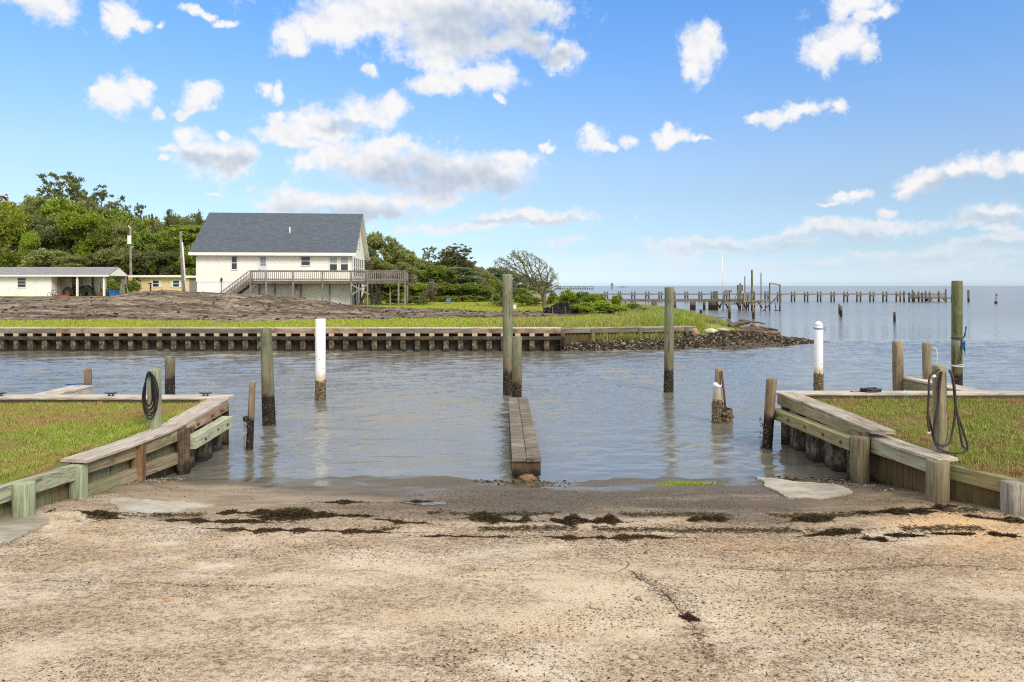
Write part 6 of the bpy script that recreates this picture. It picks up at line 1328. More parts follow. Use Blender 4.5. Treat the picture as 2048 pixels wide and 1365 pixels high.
# ---------------------------------------------------------------- piers
def pile_c(mb, x, y, z1, r=.11, z0=-.5): mb.tube([(x, y, z0), (x, y, .5), (x, y, z1)], [r * 1.05, r, r * .95], 8)
pa = empty('long_pier', (20, 100, 0), label='long low timber pier on paired piles crossing the whole bay, farthest out', cat='pier'); D1 = 99.5
def lx(px, d): return (px - CX) * d / F
zdk1 = H - (588.8 - HY) * D1 / F
mb = MB(); mb.box(lx(1120, D1), lx(1888, D1), 99.2, 100.8, zdk1 - .08, zdk1 + .08); o = mb.build('deck', M_farwx, pa, loc=pa.location); o.location = (0, 0, 0)
pp = [(1212, 5), (1239, 4), (1266, 6), (1294, 6), (1320, 5), (1346, 6), (1372, 5), (1400, 5), (1424, 4), (1450, 5), (1478, 5), (1504, 5), (1532, 6), (1557, 6), (1585, 6), (1611, 6), (1637, 6), (1664, 6), (1690, 7), (1716, 7), (1742, 7), (1768, 7), (1795, 8)]
for px, gp_ in pp:
    for s in (-.5, .5):
        mb = MB(); pile_c(mb, lx(px + s * gp_, D1), 99.1 + .2, zdk1 + .38); o = mb.build('pile', M_farw, pa, loc=pa.location); o.location = (0, 0, 0)
    mb = MB(); mb.box(lx(px - gp_ / 2 - 1, D1), lx(px + gp_ / 2 + 1, D1), 99.0, 99.18, zdk1 - .32, zdk1 - .09); o = mb.build('pile_cap', M_farwx, pa, loc=pa.location); o.location = (0, 0, 0)
for px, yt in ((1805, 583), (1815, 585), (1822, 580), (1825, 584), (1834, 583), (1841, 585), (1848, 582.5), (1856, 583.5), (1874, 583), (1888, 579), (1900, 589.5)):
    mb = MB(); pile_c(mb, lx(px, D1), 99.1, H - (yt - HY) * D1 / F, .12); o = mb.build('pile', M_farw, pa, loc=pa.location); o.location = (0, 0, 0)
zl2 = H - (596.4 - HY) * D1 / F; mb = MB(); mb.box(lx(1832, D1), lx(1901, D1), 98.6, 101.5, zl2 - .1, zl2 + .06); mb.box(lx(1830, D1), lx(1888, D1), 98.8, 101, zdk1 - .35, zdk1 - .22); mb.box(lx(1850, D1), lx(1858, D1), 98.7, 99.6, .1, zl2 - .1); mb.bar((lx(1878, D1), 98.7, zl2), (lx(1884, D1), 98.7, .1), .1, .2)
o = mb.build('lower_platform', M_farwx, pa, loc=pa.location, label='lower landing at the seaward end'); o.location = (0, 0, 0)
D2 = 65.0; pb_ = empty('pier', (15, D2, 0), label='nearer short brown timber pier running from the marsh shrubs to the boat lift', cat='pier'); zk2 = H - (600.6 - HY) * D2 / F
mb = MB(); mb.box(lx(1195, D2), lx(1486, D2), D2, D2 + 1.5, zk2 - .06, zk2 + .09); mb.box(lx(1195, D2), lx(1486, D2), D2 - .03, D2 - .002, zk2 - .16, zk2 + .07); o = mb.build('deck', M_farwx, pb_, loc=pb_.location); o.location = (0, 0, 0)
for px, wd_ in ((1225, .14), (1255, .1), (1265, .2), (1269.5, .2), (1306, .16), (1312, .16), (1350, .16), (1383.5, .16), (1389, .16), (1409, .14), (1421, .2), (1426, .22), (1431, .15), (1434, .15)):
    mb = MB(); pile_c(mb, lx(px, D2), D2 + (.1 if wd_ > .12 else 1.2), (zk2 + .85) if px > 1429 else zk2 - .1, wd_ * .9); o = mb.build('pile', M_farw, pb_, loc=pb_.location); o.location = (0, 0, 0)
for a, b in ((1304, 1314), (1382, 1391), (1262, 1272)): mb = MB(); mb.box(lx(a, D2), lx(b, D2), D2 + .0, D2 + .2, zk2 - .38, zk2 - .17); o = mb.build('pile_cap', M_farwx, pb_, loc=pb_.location); o.location = (0, 0, 0)
# boat lift
D3 = 63.0; lf = empty('boat_lift', (23, D3, 0), label='derelict timber boat lift with tall poles and an open gantry at the short pier end', cat='boat lift')
Z3 = lambda py, d=D3: H - (py - HY) * d / F
def pole3(px, yt, yb, wpx, m_=None, dd=0, lab=None, name='pile'):
    d = D3 + dd; mb = MB(); r = wpx * d / F / 2; mb.tube([(lx(px, d), d, -.4 if yb > 615 else Z3(yb, d)), (lx(px, d), d, .5), (lx(px, d), d, Z3(yt, d))], [r, r, r * .92], 8); o = mb.build(name, m_ or M_farw, lf, loc=lf.location, label=lab); o.location = (0, 0, 0)
pole3(1504, 540, 623, 4.4, M_pile_m, -.6, 'tallest mossy pole'); pole3(1480.5, 567, 621, 3.6, dd=-.3); pole3(1489.8, 553, 618, 2.6, M_deck, .8, 'slender grey pole'); pole3(1522, 546, 618, 2.4, M_deck, 1.0, 'slender capped pole')
pole3(1539.3, 566, 621, 3.2, M_farw, 0, 'gantry post'); pole3(1559.8, 569, 622, 3.0, M_farw, 0, 'gantry post')
for px, yt, wd_ in ((1446, 585, 2.2), (1458.5, 584, 3), (1454, 582, 1.5), (1486, 587, 2.5), (1493, 585, 2.6), (1497, 585, 2.4), (1509, 584, 2.6), (1531, 583, 2.2), (1477, 584, 2)): pole3(px, yt, 618, wd_, dd=random.uniform(-.5, 1.5))
def b3(x0, y0, x1, y1, t, m_=M_farwx, name='beam', d0=0, d1=0, w_=None): mb = MB(); mb.bar(at(x0, D3 + d0, y0), at(x1, D3 + d1, y1), w_ or t * D3 / F, t * D3 / F); o = mb.build(name, m_, lf, loc=lf.location); o.location = (0, 0, 0)
b3(1539, 567, 1560, 570.5, 3.2, M_deck, 'gantry_beam'); b3(1441, 607.5, 1540, 600, 2.6, M_deck); b3(1462, 609, 1538, 602.5, 2.4, M_deck, d0=1.5, d1=1.5); b3(1508, 610, 1538, 607.5, 2.2, M_deck); b3(1440, 600.5, 1485, 598.5, 2.2); b3(1500, 603, 1538, 600.5, 2.2, d0=1, d1=1)
b3(1526.5, 622.5, 1554, 594.5, 2.4, M_deckd, 'diagonal_brace'); b3(1549, 599, 1552, 621, 1.2, M_farw, 'hanging_arm'); b3(1548, 621.5, 1562.5, 621.5, 1.6, M_farw, 'crossbar')
for x0, x1 in ((1432, 1441), (1448, 1457), (1472, 1479), (1484, 1492), (1516, 1524), (1445, 1438), (1500, 1492)): b3(x0, 604, x1, 617, 2.6, M_walkd, 'diagonal_brace', d0=.5, d1=.5)
b3(1478, 577, 1469, 600, 1.0, M_deck, 'cable'); 
mb = MB(); q = at(1479.5, D3 - .5, 576); mb.box(q.x - .22, q.x + .22, q.y - .2, q.y + .1, q.z - .3, q.z + .25); o = mb.build('winch_box', M_farw, lf, loc=lf.location); o.location = (0, 0, 0)
mb = MB(); q = at(1456, D3, 583); mb.box(q.x - .3, q.x + .3, q.y - .2, q.y + .1, q.z - .12, q.z + .12); o = mb.build('motor_box', M_deck, lf, loc=lf.location); o.location = (0, 0, 0); mb = MB(); q = at(1493, D3, 594); mb.box(q.x - .3, q.x + .25, q.y - .2, q.y + .2, q.z - .5, q.z + .3); o = mb.build('motor_box', M_deck, lf, loc=lf.location); o.location = (0, 0, 0)
mb = MB(); q = at(1444.8, 63, 512); q2 = at(1446, 63, 598); mb.tube([q2, q], [.045, .025], 8); mb.build('flagpole', M_white, label='thin white bare flagpole standing at the short pier', cat='flagpole', smooth=True)
# far marks
mk = empty('channel_marker', at(1992, 87, z=0), label='small dark channel marker with two boards beyond the tall mossy piling', cat='channel marker'); mb = MB(); mb.tube([(0, 0, 0), (0, 0, .9), (.08, 0, 1.3)], .05, 6); mb.build('staff', M_iron, mk); mb = MB(); mb.box(-.04, .16, -.03, .03, 1.0, 1.3); mb.box(-.16, .14, -.08, .08, -.05, .32); mb.build('board', M_farw, mk)
mk = empty('channel_marker', at(1224, 420, z=0), label='tiny square daymark on the horizon beyond the piers', cat='channel marker'); mb = MB(); mb.box(-.35, .35, -.3, .3, -.5, 4.2); mb.build('staff', M_deck, mk); mb = MB(); mb.box(-.9, .9, -.45, -.35, 2.2, 3.6); mb.build('board', M_deck, mk)
bt = empty('boat', at(1245, 900, z=0), label='tiny far-off boat lying low on the horizon line', cat='boat'); mb = MB(); mb.add([(-5, 0, .1), (5.5, 0, .1), (6.2, 0, 1.0), (-5, 0, .9), (-5, 2, .1), (5.5, 2, .1), (6.2, 2, 1.0), (-5, 2, .9)], [(0, 1, 2, 3), (7, 6, 5, 4), (3, 2, 6, 7), (0, 3, 7, 4), (1, 5, 6, 2)]); mb.build('hull', M_deck, bt); mb = MB(); mb.box(-1, 1.5, .4, 1.6, 1.0, 2.1); mb.build('cabin', M_deck, bt)
jt = empty('jetty', at(1148, 430, z=0), label='distant low dark jetty with a line of posts beyond the lone tree', cat='jetty')
mb = MB(); mb.box(-12, 12.4, 0, 2, 1.55, 1.85); mb.build('deck', M_farw, jt)
for i in range(22): mb = MB(); x = -11.8 + i * 1.13; mb.box(x - .3, x + .3, .1, .5, -.3, random.uniform(.7, 1.5)); mb.build('pile', M_farw, jt)
fl = at(1266, 61, z=.02); mb = MB(); mb.tube([(-.35, 0, 0), (.35, .05, .02)], [.06, .03], 8)
mb.build('floating_log', M_dkdr, label='small dark log floating beyond the grass point', cat='log').location = atz(1443, 636)

# ---------------------------------------------------------------- vegetation
def leafcloud(name, C_, S_, N_, size, mat_, parent, seed, flat=.6, elong=1.0, upb=.35):
    """leaf-sized faces scattered round clump centres C_ (k,3) with spread S_ (k,3)"""
    g = np.random.default_rng(seed); k = len(C_); idx = np.repeat(np.arange(k), N_); n = len(idx); c = C_[idx] + g.normal(0, 1, (n, 3)) * S_[idx] * .55
    nm = g.normal(0, 1, (n, 3)); nm[:, 2] = np.abs(nm[:, 2]) * 1.0 + upb; nm /= np.linalg.norm(nm, axis=1)[:, None]; t = np.cross(nm, g.normal(0, 1, (n, 3))); t /= np.linalg.norm(t, axis=1)[:, None]; b = np.cross(nm, t)
    s = size * g.uniform(.55, 1.4, n)[:, None]; V = np.stack([c - t * s * elong, c - b * s * flat, c + t * s * elong, c + b * s * flat], 1).reshape(-1, 3)
    cl = g.uniform(0, 1, k); r = np.clip(.6 * cl[idx] + .4 * g.uniform(0, 1, n), 0, 1); return V, np.arange(n * 4).reshape(-1, 4), np.repeat(r, 4)
def crown_clumps(g, lobes, per):
    Cs = []; Ss = []
    for (cx, cy, cz, rx, ry, rz) in lobes:
        k = max(6, int(per * (rx * ry + rx * rz + ry * rz) / 3)); d = g.normal(0, 1, (k, 3)); d /= np.linalg.norm(d, axis=1)[:, None]; d[:, 2] = np.where(d[:, 2] < -.35, -d[:, 2], d[:, 2]); q = g.uniform(.62, 1.05, k)[:, None]
        Cs.append(np.array([cx, cy, cz]) + d * q * np.array([rx, ry, rz])); Ss.append(np.full((k, 3), .11) * g.uniform(.7, 1.5, (k, 1)) * np.array([1.15, 1.15, .75]))
    return np.concatenate(Cs), np.concatenate(Ss)
PROTO = {}
def proto_tree(kind, var):
    """unit trees: height 1, base at the origin; returns (crown mesh, trunk mesh)"""
    key = (kind, var)
    if key in PROTO: return PROTO[key]
    sd = {'broad': 100, 'pine': 200, 'oak': 300, 'feather': 400, 'bush': 500, 'bare': 600, 'cedar': 700}[kind] + var; g = np.random.default_rng(sd); random.seed(sd); mb = MB()
    lobes = []
    if kind == 'broad':
        for i in range(9): a = g.uniform(0, 6.28); r = g.uniform(.05, .22); lobes.append((r * math.cos(a), r * math.sin(a), g.uniform(.42, .82), g.uniform(.13, .2), g.uniform(.13, .2), g.uniform(.11, .17)))
        for i in range(6): a = i * 1.05 + g.uniform(0, .5); lobes.append((.24 * math.cos(a), .24 * math.sin(a), g.uniform(.16, .42), .15, .15, .14))
        C_, S_ = crown_clumps(g, lobes, 1500); S_ = S_ * .34; sz = .017; N_ = 34
    elif kind == 'feather':
        for i in range(16): a = g.uniform(0, 6.28); r = g.uniform(.05, .3); z = g.uniform(.15, .9); r *= 1.15 - z * .75; lobes.append((r * math.cos(a), r * math.sin(a), z, .16, .16, .05))
        C_, S_ = crown_clumps(g, lobes, 2200); S_ = S_ * np.array([.42, .42, .2]); sz = .016; N_ = 30
    elif kind == 'pine':
        C_ = []; S_ = []
        for i in range(17):
            z = .52 + .48 * (i / 17) ** .9; a = g.uniform(0, 6.28); L = g.uniform(.10, .30) * (1.25 - (z - .5) * 1.1); e = np.array([L * math.cos(a), L * math.sin(a), z + g.uniform(-.01, .06)])
            mb.tube([(0, 0, z - .05), (e[0] * .5, e[1] * .5, z - .02), tuple(e)], [.008, .005, .003], 5)
            for j in range(g.integers(5, 9)): C_.append(e + g.normal(0, 1, 3) * [.055, .055, .028]); S_.append([.05, .05, .022])
        C_ = np.array(C_); S_ = np.array(S_) * .62; sz = .013; N_ = 42
    elif kind == 'cedar':
        for i in range(14): z = .12 + .86 * i / 14; lobes.append((g.uniform(-.04, .04), g.uniform(-.04, .04), z, .26 * (1.06 - z), .26 * (1.06 - z), .07))
        C_, S_ = crown_clumps(g, lobes, 3200); S_ = S_ * .3; sz = .014; N_ = 30
    elif kind == 'oak':       # wind-pruned: canopy rises away from the water (to -x), dense smooth top, twiggy underside
        for i in range(20): t = g.uniform(0, 1); x = -.55 + 1.1 * t; top = .98 - .62 * t ** 1.4; z = top - g.uniform(.06, .35) * (1 - t * .5); lobes.append((x, g.uniform(-.25, .25), max(z, .12), .17, .17, .10))
        C_, S_ = crown_clumps(g, lobes, 1500); S_ = S_ * .34; sz = .017; N_ = 32
        for i in range(26): x = g.uniform(-.5, .4); mb.tube([(g.uniform(-.1, .2), g.uniform(-.1, .1), .05), (x * .6, g.uniform(-.2, .1), .35), (x, g.uniform(-.3, .0), g.uniform(.4, .85) * (1 - .5 * (x + .5)))], [.012, .008, .003], 5)
    elif kind == 'bush':
        for i in range(9): a = g.uniform(0, 6.28); r = g.uniform(0, .42); lobes.append((r * math.cos(a), r * math.sin(a), g.uniform(.3, .72) * (1 - r * .5), .3, .3, .26))
        C_, S_ = crown_clumps(g, lobes, 300); S_ = S_ * .62; sz = .030; N_ = 55
    elif kind == 'bare':
        C_ = []; 
        for i in range(60):
            a = g.uniform(0, 6.28); r = g.uniform(.1, .42); z = g.uniform(.45, 1); r *= math.sin(min(1, (1.08 - z) * 2.2) * 1.57); p = (r * math.cos(a), r * math.sin(a), z); mb.tube([(0, 0, .2), (p[0] * .5, p[1] * .5, .2 + (z - .2) * .45), p], [.012, .007, .003], 4); C_.append(p)
        C_ = np.array(C_); S_ = np.full((60, 3), .05); sz = .018; N_ = 12
    V, Fa, R = leafcloud('', C_, S_, N_, sz, None, None, sd); WW = {'broad': .78, 'feather': .66, 'pine': .5, 'oak': 1.35, 'bush': 1.3, 'bare': .8, 'cedar': .52}[kind]; zq = 1.0 / np.quantile(V[:, 2], .997); wq = WW / (np.quantile(V[:, 0], .99) - np.quantile(V[:, 0], .01)); V = V * np.array([wq, wq, zq]); mb.v = [(x * wq, y * wq, z * zq) for x, y, z in mb.v]; me = bpy.data.meshes.new(kind + '_crown'); me.vertices.add(len(V)); me.vertices.foreach_set('co', V.astype(np.float32).ravel()); me.loops.add(Fa.size); me.loops.foreach_set('vertex_index', Fa.astype(np.int32).ravel())
    me.polygons.add(len(Fa)); me.polygons.foreach_set('loop_start', np.arange(0, Fa.size, 4, dtype=np.int32)); me.polygons.foreach_set('loop_total', np.full(len(Fa), 4, np.int32)); me.update(calc_edges=True); at_ = me.attributes.new('rnd', 'FLOAT', 'POINT'); at_.data.foreach_set('value', R.astype(np.float32))
    me.materials.append(None)
    th = {'broad': .8, 'feather': .85, 'pine': .98, 'oak': .45, 'bush': .4, 'bare': .5, 'cedar': .95}[kind]; r0 = {'broad': .022, 'pine': .018, 'bush': .03, 'oak': .03}.get(kind, .018)
    mb.tube([(0, 0, -.03), (.01, 0, th * .3), (-.008, .005, th * .65), (0, 0, th)], [r0, r0 * .8, r0 * .55, r0 * .15], 8)
    if kind in ('broad', 'feather'):
        for i in range(8): a = g.uniform(0, 6.28); z = g.uniform(.2, .6); mb.tube([(0, 0, z), (.1 * math.cos(a), .1 * math.sin(a), z + .08), (.2 * math.cos(a), .2 * math.sin(a), z + .2)], [r0 * .5, r0 * .35, r0 * .1], 5)
    tm = bpy.data.meshes.new(kind + '_trunk'); tm.from_pydata(mb.v, [], mb.f); tm.materials.append(None); tm.shade_smooth(); PROTO[key] = (me, tm); return PROTO[key]
def tree(px, ytop, wpx, d, kind, m_, label, group, name='tree', var=None, cat='tree', zb=None, bark=None, shear=0):
    x = (px - CX) * d / F; zb = (fz(x, d) if zb is None else zb); zt = H - (ytop - HY) * d / F; h = zt - zb; var = random.randrange(3) if var is None else var; rstate = random.getstate(); cm, tm = proto_tree(kind, var); random.setstate(rstate)
    W = {'broad': .78, 'feather': .66, 'pine': .5, 'oak': 1.35, 'bush': 1.3, 'bare': .8, 'cedar': .52}[kind]; sx = wpx * d / F / W
    root = empty(name, (x, d, zb - .05), 0 if kind == 'oak' else random.uniform(0, 6.28), label=label, cat=cat, group=group); 
    for nm, me, mm in (('crown', cm, m_), ('trunk', tm, bark or M_bark)):
        o = bpy.data.objects.new(nm, me); C.objects.link(o); o.parent = root; o.scale = (sx, sx, h); o.material_slots[0].link = 'OBJECT'; o.material_slots[0].material = mm
    return root
random.seed(12)
ORD = ['first', 'second', 'third', 'fourth', 'fifth', 'sixth', 'seventh', 'eighth', 'ninth', 'tenth', 'eleventh', 'twelfth', 'thirteenth']
MN = {'LO': L_olive, 'LP': L_pine, 'LB': L_broad, 'LG': L_bright, 'LY': L_yel, 'LR': L_brown, 'LS': L_grey, 'LH': L_shrub}
CW = {'LO': 'olive-green', 'LP': 'dark brownish-green', 'LB': 'mid-green', 'LG': 'bright green', 'LY': 'yellow-green', 'LR': 'brown thin-leaved', 'LS': 'grey-green', 'LH': 'fresh green'}
KW = {'broad': 'broad rounded tree', 'pine': 'tall open pine', 'oak': 'wind-slanted oak', 'feather': 'layered feathery tree', 'cedar': 'pointed conifer', 'bare': 'twiggy bare tree'}
def row(lst, where, group):
    for i, (px, yt, wp, d, kd, mm) in enumerate(sorted(lst)):
        tree(px, yt, wp, d, kd, MN[mm], f"{CW[mm]} {KW[kd]}, {ORD[i]} from left {where}", group)
row([(-60, 395, 120, 112, 'broad', 'LO'), (8, 397, 90, 112, 'cedar', 'LP'), (48, 394, 80, 110, 'broad', 'LO'), (92, 402, 80, 112, 'broad', 'LP'), (140, 400, 95, 108, 'broad', 'LG'), (188, 404, 80, 110, 'broad', 'LO'), (232, 420, 80, 110, 'broad', 'LB'), (278, 432, 75, 108, 'broad', 'LB'), (322, 448, 60, 108, 'broad', 'LO'), (352, 432, 60, 106, 'broad', 'LO'), (388, 430, 64, 104, 'broad', 'LO'), (425, 436, 60, 106, 'broad', 'LB')],
    'in the wood\'s back row', 'trees of the wood behind the cottages')
row([(118, 346, 96, 118, 'pine', 'LP'), (160, 368, 70, 120, 'pine', 'LP'), (204, 371, 72, 116, 'pine', 'LP'), (246, 400, 36, 118, 'pine', 'LP'), (282, 408, 32, 118, 'pine', 'LP')], 'of the pines above the wood', 'pines rising above the wood')
row([(338, 423, 40, 104, 'cedar', 'LP'), (398, 428, 30, 104, 'cedar', 'LP')], 'between leaning pole and cream roof', 'conifers beside the cream house')
row([(-50, 420, 110, 98, 'broad', 'LY'), (8, 408, 90, 98, 'broad', 'LY'), (75, 430, 90, 102, 'broad', 'LP'), (122, 455, 80, 100, 'broad', 'LP'), (165, 425, 85, 99, 'broad', 'LG'), (205, 440, 70, 98, 'broad', 'LB'), (245, 450, 70, 98, 'broad', 'LO'), (292, 462, 70, 97, 'broad', 'LB'), (325, 466, 60, 97, 'broad', 'LB'), (372, 452, 95, 94, 'feather', 'LG')], 'in the wood\'s middle row', 'trees of the wood behind the cottages')
row([(14, 497, 70, 92, 'broad', 'LB'), (58, 464, 34, 91, 'broad', 'LG'), (95, 500, 80, 90, 'broad', 'LO'), (150, 512, 80, 89, 'broad', 'LO'), (198, 500, 70, 91, 'broad', 'LP'), (235, 498, 75, 90, 'broad', 'LO'), (282, 500, 70, 90, 'broad', 'LP'), (325, 502, 62, 92, 'broad', 'LP'), (395, 490, 60, 92, 'broad', 'LB')], 'in the row behind the cottage roof', 'trees of the wood behind the cottages')
row([(-140, 410, 120, 104, 'broad', 'LB'), (470, 440, 90, 108, 'broad', 'LO'), (560, 450, 100, 108, 'broad', 'LB'), (650, 455, 90, 106, 'broad', 'LO')], 'behind the cream house', 'trees of the wood behind the cottages')
# snag
sg = at(317, 103, z=1); o = link('dead_snag', post_mesh((0, 0, 0), (-1.0, 0, H - (428 - HY) * 103 / F - 1), .26, .13, n=10, step=.8, rough=.1), M_walkd, loc=sg); tag(o, 'dead leaning snag trunk in the sky gap of the wood', 'dead tree')
row([(742, 468, 70, 86, 'oak', 'LP'), (772, 466, 110, 88, 'oak', 'LO'), (815, 476, 90, 88, 'oak', 'LO'), (855, 500, 110, 86, 'oak', 'LO'), (945, 506, 100, 84, 'oak', 'LO'), (975, 535, 70, 84, 'oak', 'LO'), (905, 520, 90, 84, 'broad', 'LO'), (700, 470, 90, 90, 'broad', 'LO')], 'in back row right of house', 'trees of the wood right of the cream house')
row([(858, 493, 34, 86, 'pine', 'LP'), (914, 487, 70, 82, 'pine', 'LP'), (900, 500, 60, 83, 'pine', 'LP')], 'of pines right of cream house', 'pines right of the cream house')
row([(745, 505, 80, 80, 'oak', 'LR'), (790, 515, 100, 78, 'oak', 'LO'), (840, 525, 90, 76, 'oak', 'LO'), (882, 532, 80, 75, 'broad', 'LB'), (925, 535, 90, 73, 'feather', 'LS'), (958, 548, 60, 76, 'oak', 'LR'), (985, 562, 40, 78, 'broad', 'LB'), (822, 548, 60, 74, 'bare', 'LR')], 'in middle row right of house', 'trees of the wood right of the cream house')
row([(755, 560, 60, 70, 'broad', 'LB'), (800, 565, 60, 69.5, 'broad', 'LG'), (838, 566, 50, 70, 'broad', 'LG'), (880, 565, 60, 70, 'broad', 'LB'), (912, 568, 50, 70, 'broad', 'LB'), (948, 565, 50, 70, 'broad', 'LB'), (972, 572, 40, 70, 'broad', 'LB')], 'along the back lawn edge', 'trees of the wood right of the cream house')
row([(992, 535, 50, 150, 'broad', 'LS'), (1012, 540, 46, 170, 'broad', 'LS'), (1032, 547, 46, 185, 'broad', 'LS'), (1052, 555, 40, 200, 'broad', 'LS'), (1072, 561, 36, 220, 'broad', 'LS'), (1092, 566, 30, 240, 'broad', 'LS')], 'on the distant shore', 'trees on the distant shore')  # paler grey-green leaves carry the distance haze in their colour
def shrub(px, yt, wp, d, mm, lab, grp='shrubs on the marsh edge', kind='bush', nm='shrub'): tree(px, yt, wp, d, kind, MN[mm], lab, grp, name=nm, cat='shrub')
SHR = [(1015, 580, 50, 56, 'LH', 'fresh green shrub left of the tall channel piling'), (1045, 578, 60, 58, 'LH', 'leafy shrub behind the lone tree, on its left'), (1042, 590, 36, 52, 'LB', 'dark rounded shrub low between tall piling and lone tree'), (1070, 596, 40, 56, 'LO', 'olive scrub at the left of the lone tree trunk'),
 (1104, 586, 26, 50, 'LB', 'small dense shrub right of the lone tree trunk'), (1136, 581, 46, 46, 'LG', 'tall fresh shrub directly behind the silt fence'), (1165, 585, 50, 46, 'LH', 'fresh green shrub second along the marsh edge'), (1190, 590, 44, 45, 'LG', 'rounded shrub where the nearer pier begins'), (1200, 602, 60, 39, 'LG', 'big bright shrub in front of the nearer pier'),
 (1170, 606, 50, 38, 'LG', 'bushy shrub just right of the silt fence'), (1236, 592, 26, 46, 'LG', 'spiky lone shrub poking over the nearer pier deck'), (1262, 608, 44, 41, 'LH', 'low shrub toward the marsh point'), (1235, 612, 60, 38, 'LG', 'spreading shrub below the spiky one'), (1290, 616, 40, 40, 'LO', 'last olive shrub before the marsh point'), (995, 588, 30, 62, 'LB', 'low bush beside the green stake')]
for s in SHR: shrub(s[0], s[1] - 2, s[2] * .82, *s[3:])
shrub(862, 556, 34, 60, 'LR', 'bare brown vase-shaped little tree on the back lawn', kind='bare', grp='small plants on the back lawn'); shrub(840, 592, 46, 58, 'LP', 'dark low hedge clump right of the deck', grp='small plants on the back lawn'); shrub(818, 596, 20, 59, 'LB', 'small green clump touching the deck post', grp='small plants on the back lawn'); shrub(792, 598, 30, 60, 'LO', 'tufty low bush seen under the deck wing', grp='small plants on the back lawn')
shrub(262, 562, 26, 78, 'LB', 'dense dark bush in the gap between cottage and yellow building', grp='bushes by the cottages'); shrub(224, 560, 30, 84, 'LB', 'dark bush seen through the open carport', grp='bushes by the cottages'); shrub(1010, 596, 30, 50, 'LO', 'scrubby low bush at the edge of the back lawn', grp='small plants on the back lawn')
# lone wind-bent tree: grown limb by limb towards points in its crown
def lone():
    d = 53.0; g = np.random.default_rng(4); base = at(1089, d, z=.70); sc2 = d / F
    out = [(1122, 578), (1118, 552), (1100, 530), (1075, 512), (1052, 500), (1022, 500), (1015, 512), (990, 516), (984, 536), (1005, 545), (1030, 556), (1050, 572), (1062, 590), (1084, 594), (1105, 585)]
    pg = np.array([((x - 1089) * sc2, (612 - y) * sc2) for x, y in out])
    def inp(x, z):
        c = False; n = len(pg)
        for i in range(n):
            x0, z0 = pg[i]; x1, z1 = pg[(i + 1) % n]
            if (z0 > z) != (z1 > z) and x < (x1 - x0) * (z - z0) / (z1 - z0) + x0: c = not c
        return c
    A = []
    cc = []
    while len(cc) < 30:
        q = (g.uniform(-4.2, 1.4), g.uniform(.9, 4.4))
        if inp(*q) and all(math.dist(q, o_) > .45 for o_ in cc): cc.append(q)
    while len(A) < 1250:
        q = cc[g.integers(0, len(cc))]; x, z, y = q[0] + g.normal(0, .27), q[1] + g.normal(0, .22), g.normal(0, .7)
        if inp(x, z): A.append((x, y * .9, z))
    A = np.array(A); nodes = [np.array([0, 0, 0.])]; par = [-1]
    for i in range(1, 6): nodes.append(np.array([-.015 * i, 0, .17 * i])); par.append(i - 1)
    for a_ in ((-.25, .1, .25), (.12, -.05, .25), (-.02, .1, .3)):
        last = 5
        for k in range(1, 5): nodes.append(nodes[5] + np.array(a_) * k * .55); par.append(last); last = len(nodes) - 1
    stp = .13; alive = np.ones(len(A), bool)
    for it in range(75):
        Nn = np.array(nodes); a = A[alive]
        if len(a) == 0: break
        dd = np.linalg.norm(a[:, None] - Nn[None], axis=2); j = dd.argmin(1); new = {}
        for q, k in enumerate(j):
            if dd[q, k] < 1.8: new.setdefault(k, []).append((a[q] - Nn[k]) / dd[q, k])
        for k, v in new.items():
            dv = np.mean(v, 0) + g.normal(0, .22, 3); dv /= np.linalg.norm(dv) + 1e-6; nodes.append(nodes[k] + dv * stp); par.append(k)
        Nn = np.array(nodes); dd = np.linalg.norm(A[:, None] - Nn[None], axis=2).min(1); alive &= dd > .13
        if len(nodes) > 5200: break
    n = len(nodes); w = np.zeros(n); kids = np.zeros(n, int)
    for i in range(n - 1, 0, -1):
        if kids[i] == 0: w[i] = max(w[i], 1)
        w[par[i]] += w[i]; kids[par[i]] += 1
    rad = .0115 * (np.maximum(w, 1)) ** .44; mb = MB(); mbl = MB()
    root = empty('lone_tree', base, label='solitary wind-bent tree with sparse leaves and bare limbs on the shore', cat='tree')
    for i in range(1, n):
        p, q = nodes[par[i]], nodes[i]; mb.tube([p, q], [min(rad[par[i]], rad[i] * 1.25), rad[i]], 5 if rad[i] < .03 else 8, caps=False)
    mb.build('trunk', plain('lone_bark', (.17, .13, .10), .9, .1, .3, 8), root)
    tips = [i for i in range(n) if w[i] <= 2]; tw = np.array([nodes[i] for i in tips]); den = np.where(tw[:, 0] < .2, 1.0, .7); keep = g.uniform(0, 1, len(tw)) < den; C_ = tw[keep]
    V, Fa, R = leafcloud('', C_, np.full((len(C_), 3), .12), 4, .045, None, None, 3, flat=.55); np_mesh('crown', V, Fa, L_olive, root, attrs={'rnd': R})
lone()

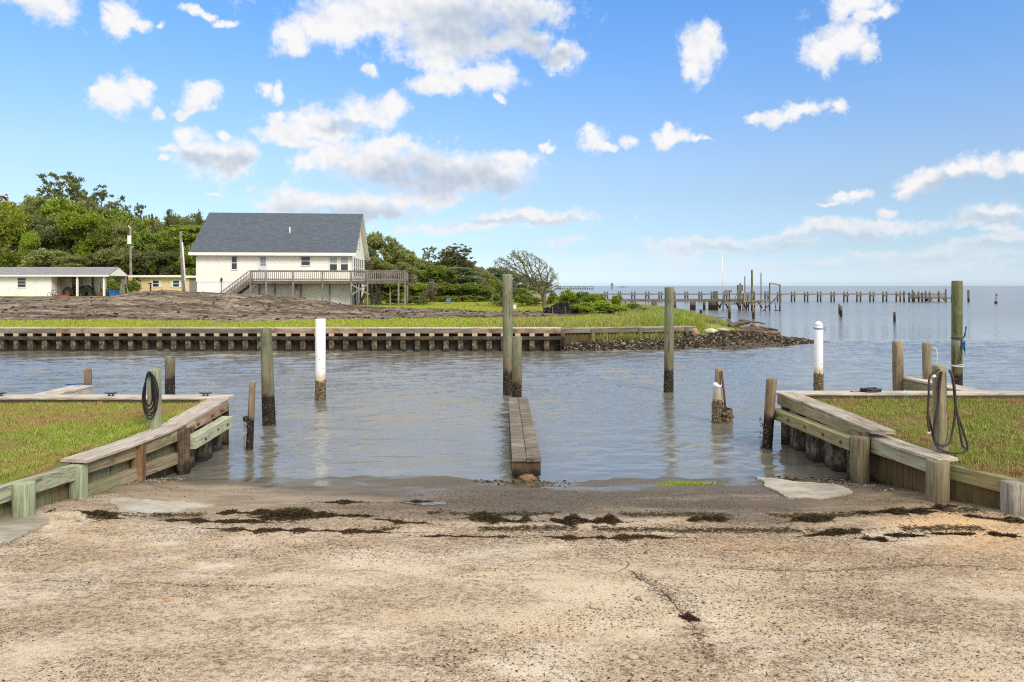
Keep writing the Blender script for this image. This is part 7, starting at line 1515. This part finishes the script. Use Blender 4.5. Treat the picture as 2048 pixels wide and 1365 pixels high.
# ---------------------------------------------------------------- small things on the far lawn
M_cloth = plain('black_silt_cloth', (0.015, 0.015, 0.017), .55, .35, .4, 3)
def silt(name, pts, hgts, lab, seed):
    root = empty(name, (pts[0][0], pts[0][1], 0), label=lab, cat='silt fence', group='black silt fences'); mb = MB(); g = random.Random(seed); K = 60; rows_ = 6; P_ = []
    def along(t):
        t *= len(pts) - 1; i = min(int(t), len(pts) - 2); f = t - i; return Vector(pts[i]).lerp(Vector(pts[i + 1]), f), hgts[i] * (1 - f) + hgts[i + 1] * f
    vs = []
    for i in range(K + 1):
        p, h = along(i / K); zb = fz(p.x, p.y)
        for r in range(rows_ + 1): u = r / rows_; vs.append((p.x + .05 * mn.noise(Vector((i * .3, u * 3, seed))), p.y + .12 * mn.noise(Vector((i * .35, u * 2, seed + 5))), zb - .02 + h * u * (1 - .25 * abs(mn.noise(Vector((i * .15, 0, seed + 2)))))))
    n = len(vs); vs2 = [(x, y + .012, z) for x, y, z in vs]; fs = []
    for i in range(K):
        for r in range(rows_): a = i * (rows_ + 1) + r; fs.append((a, a + rows_ + 1, a + rows_ + 2, a + 1)); fs.append((n + a, n + a + 1, n + a + rows_ + 2, n + a + rows_ + 1))
    mb.add(vs + vs2, fs); o = mb.build('cloth', M_cloth, root, loc=root.location); o.location = (0, 0, 0)
    for i in range(len(pts)): p = Vector(pts[i]); zb = fz(p.x, p.y); m2 = MB(); m2.box(p.x - .02, p.x + .02, p.y - .06, p.y - .02, zb - .1, zb + hgts[i] + .12); o = m2.build('stake', M_drift, root, loc=root.location); o.location = (0, 0, 0)
def fp(px, d): return ((px - CX) * d / F, d)
silt('silt_fence', [fp(1086, 36.5) + (0,), fp(1105, 37) + (0,), fp(1130, 37.6) + (0,), fp(1159, 38) + (0,)], [.36, .30, .28, .32], 'low black silt fence panel across the end of the dirt, nearer one', 1)
silt('silt_fence', [fp(1087, 43.5) + (0,), fp(1101, 43) + (0,), fp(1116, 42) + (0,), fp(1138, 41) + (0,), fp(1150, 40) + (0,), fp(1162, 38.6) + (0,)], [.22, .30, .62, .66, .5, .5], 'sagging crumpled black silt fence running back to the lone tree', 2)
ux, uy = fp(897, 62); mb = MB(); mb.box(-.2, .2, -.18, .18, 0, .50); M_ub = plain('blue_grey_paint', (0.13, 0.20, 0.25), .6, .3, .1, 4); ur = empty('utility_box', (ux, uy, fz(ux, uy) + .0), label='blue-grey utility box standing on the back lawn', cat='utility box'); mb.build('cabinet', M_ub, ur); mb = MB(); mb.box(-.22, .22, -.2, .2, .50, .55); mb.build('lid', M_ub, ur)
ux, uy = fp(985, 58); o = link('stake', post_mesh((0, 0, 0), (0, 0, .95), .07, .06, n=10), M_pile, loc=(ux, uy, fz(ux, uy) - .05)); tag(o, 'green stake standing at the right end of the back lawn', 'post')
ux, uy = fp(1029, 46); mb = MB(); mb.tube([(0, 0, 0), (0, 0, .30), (0, 0, .31), (0, 0, .02)], [.10, .13, .12, .09], 14, caps=False); mb.tube([(0, 0, 0), (0, 0, .01)], .10, 14); o = mb.build('bucket', M_white, label='small white bucket in the grass just right of the tall channel piling', cat='bucket'); o.location = (ux, uy, fz(ux, uy))
ux, uy = fp(955, 60); mb = MB(); mb.tube([(-.25, 0, .05), (0, 0, .16), (.12, .05, .10), (.3, 0, .04)], [.04, .09, .07, .04], 8, jit=.2); o = mb.build('stump', M_deck, smooth=True, label='small pale stump lying on the back lawn', cat='stump'); o.location = (ux, uy, fz(ux, uy))
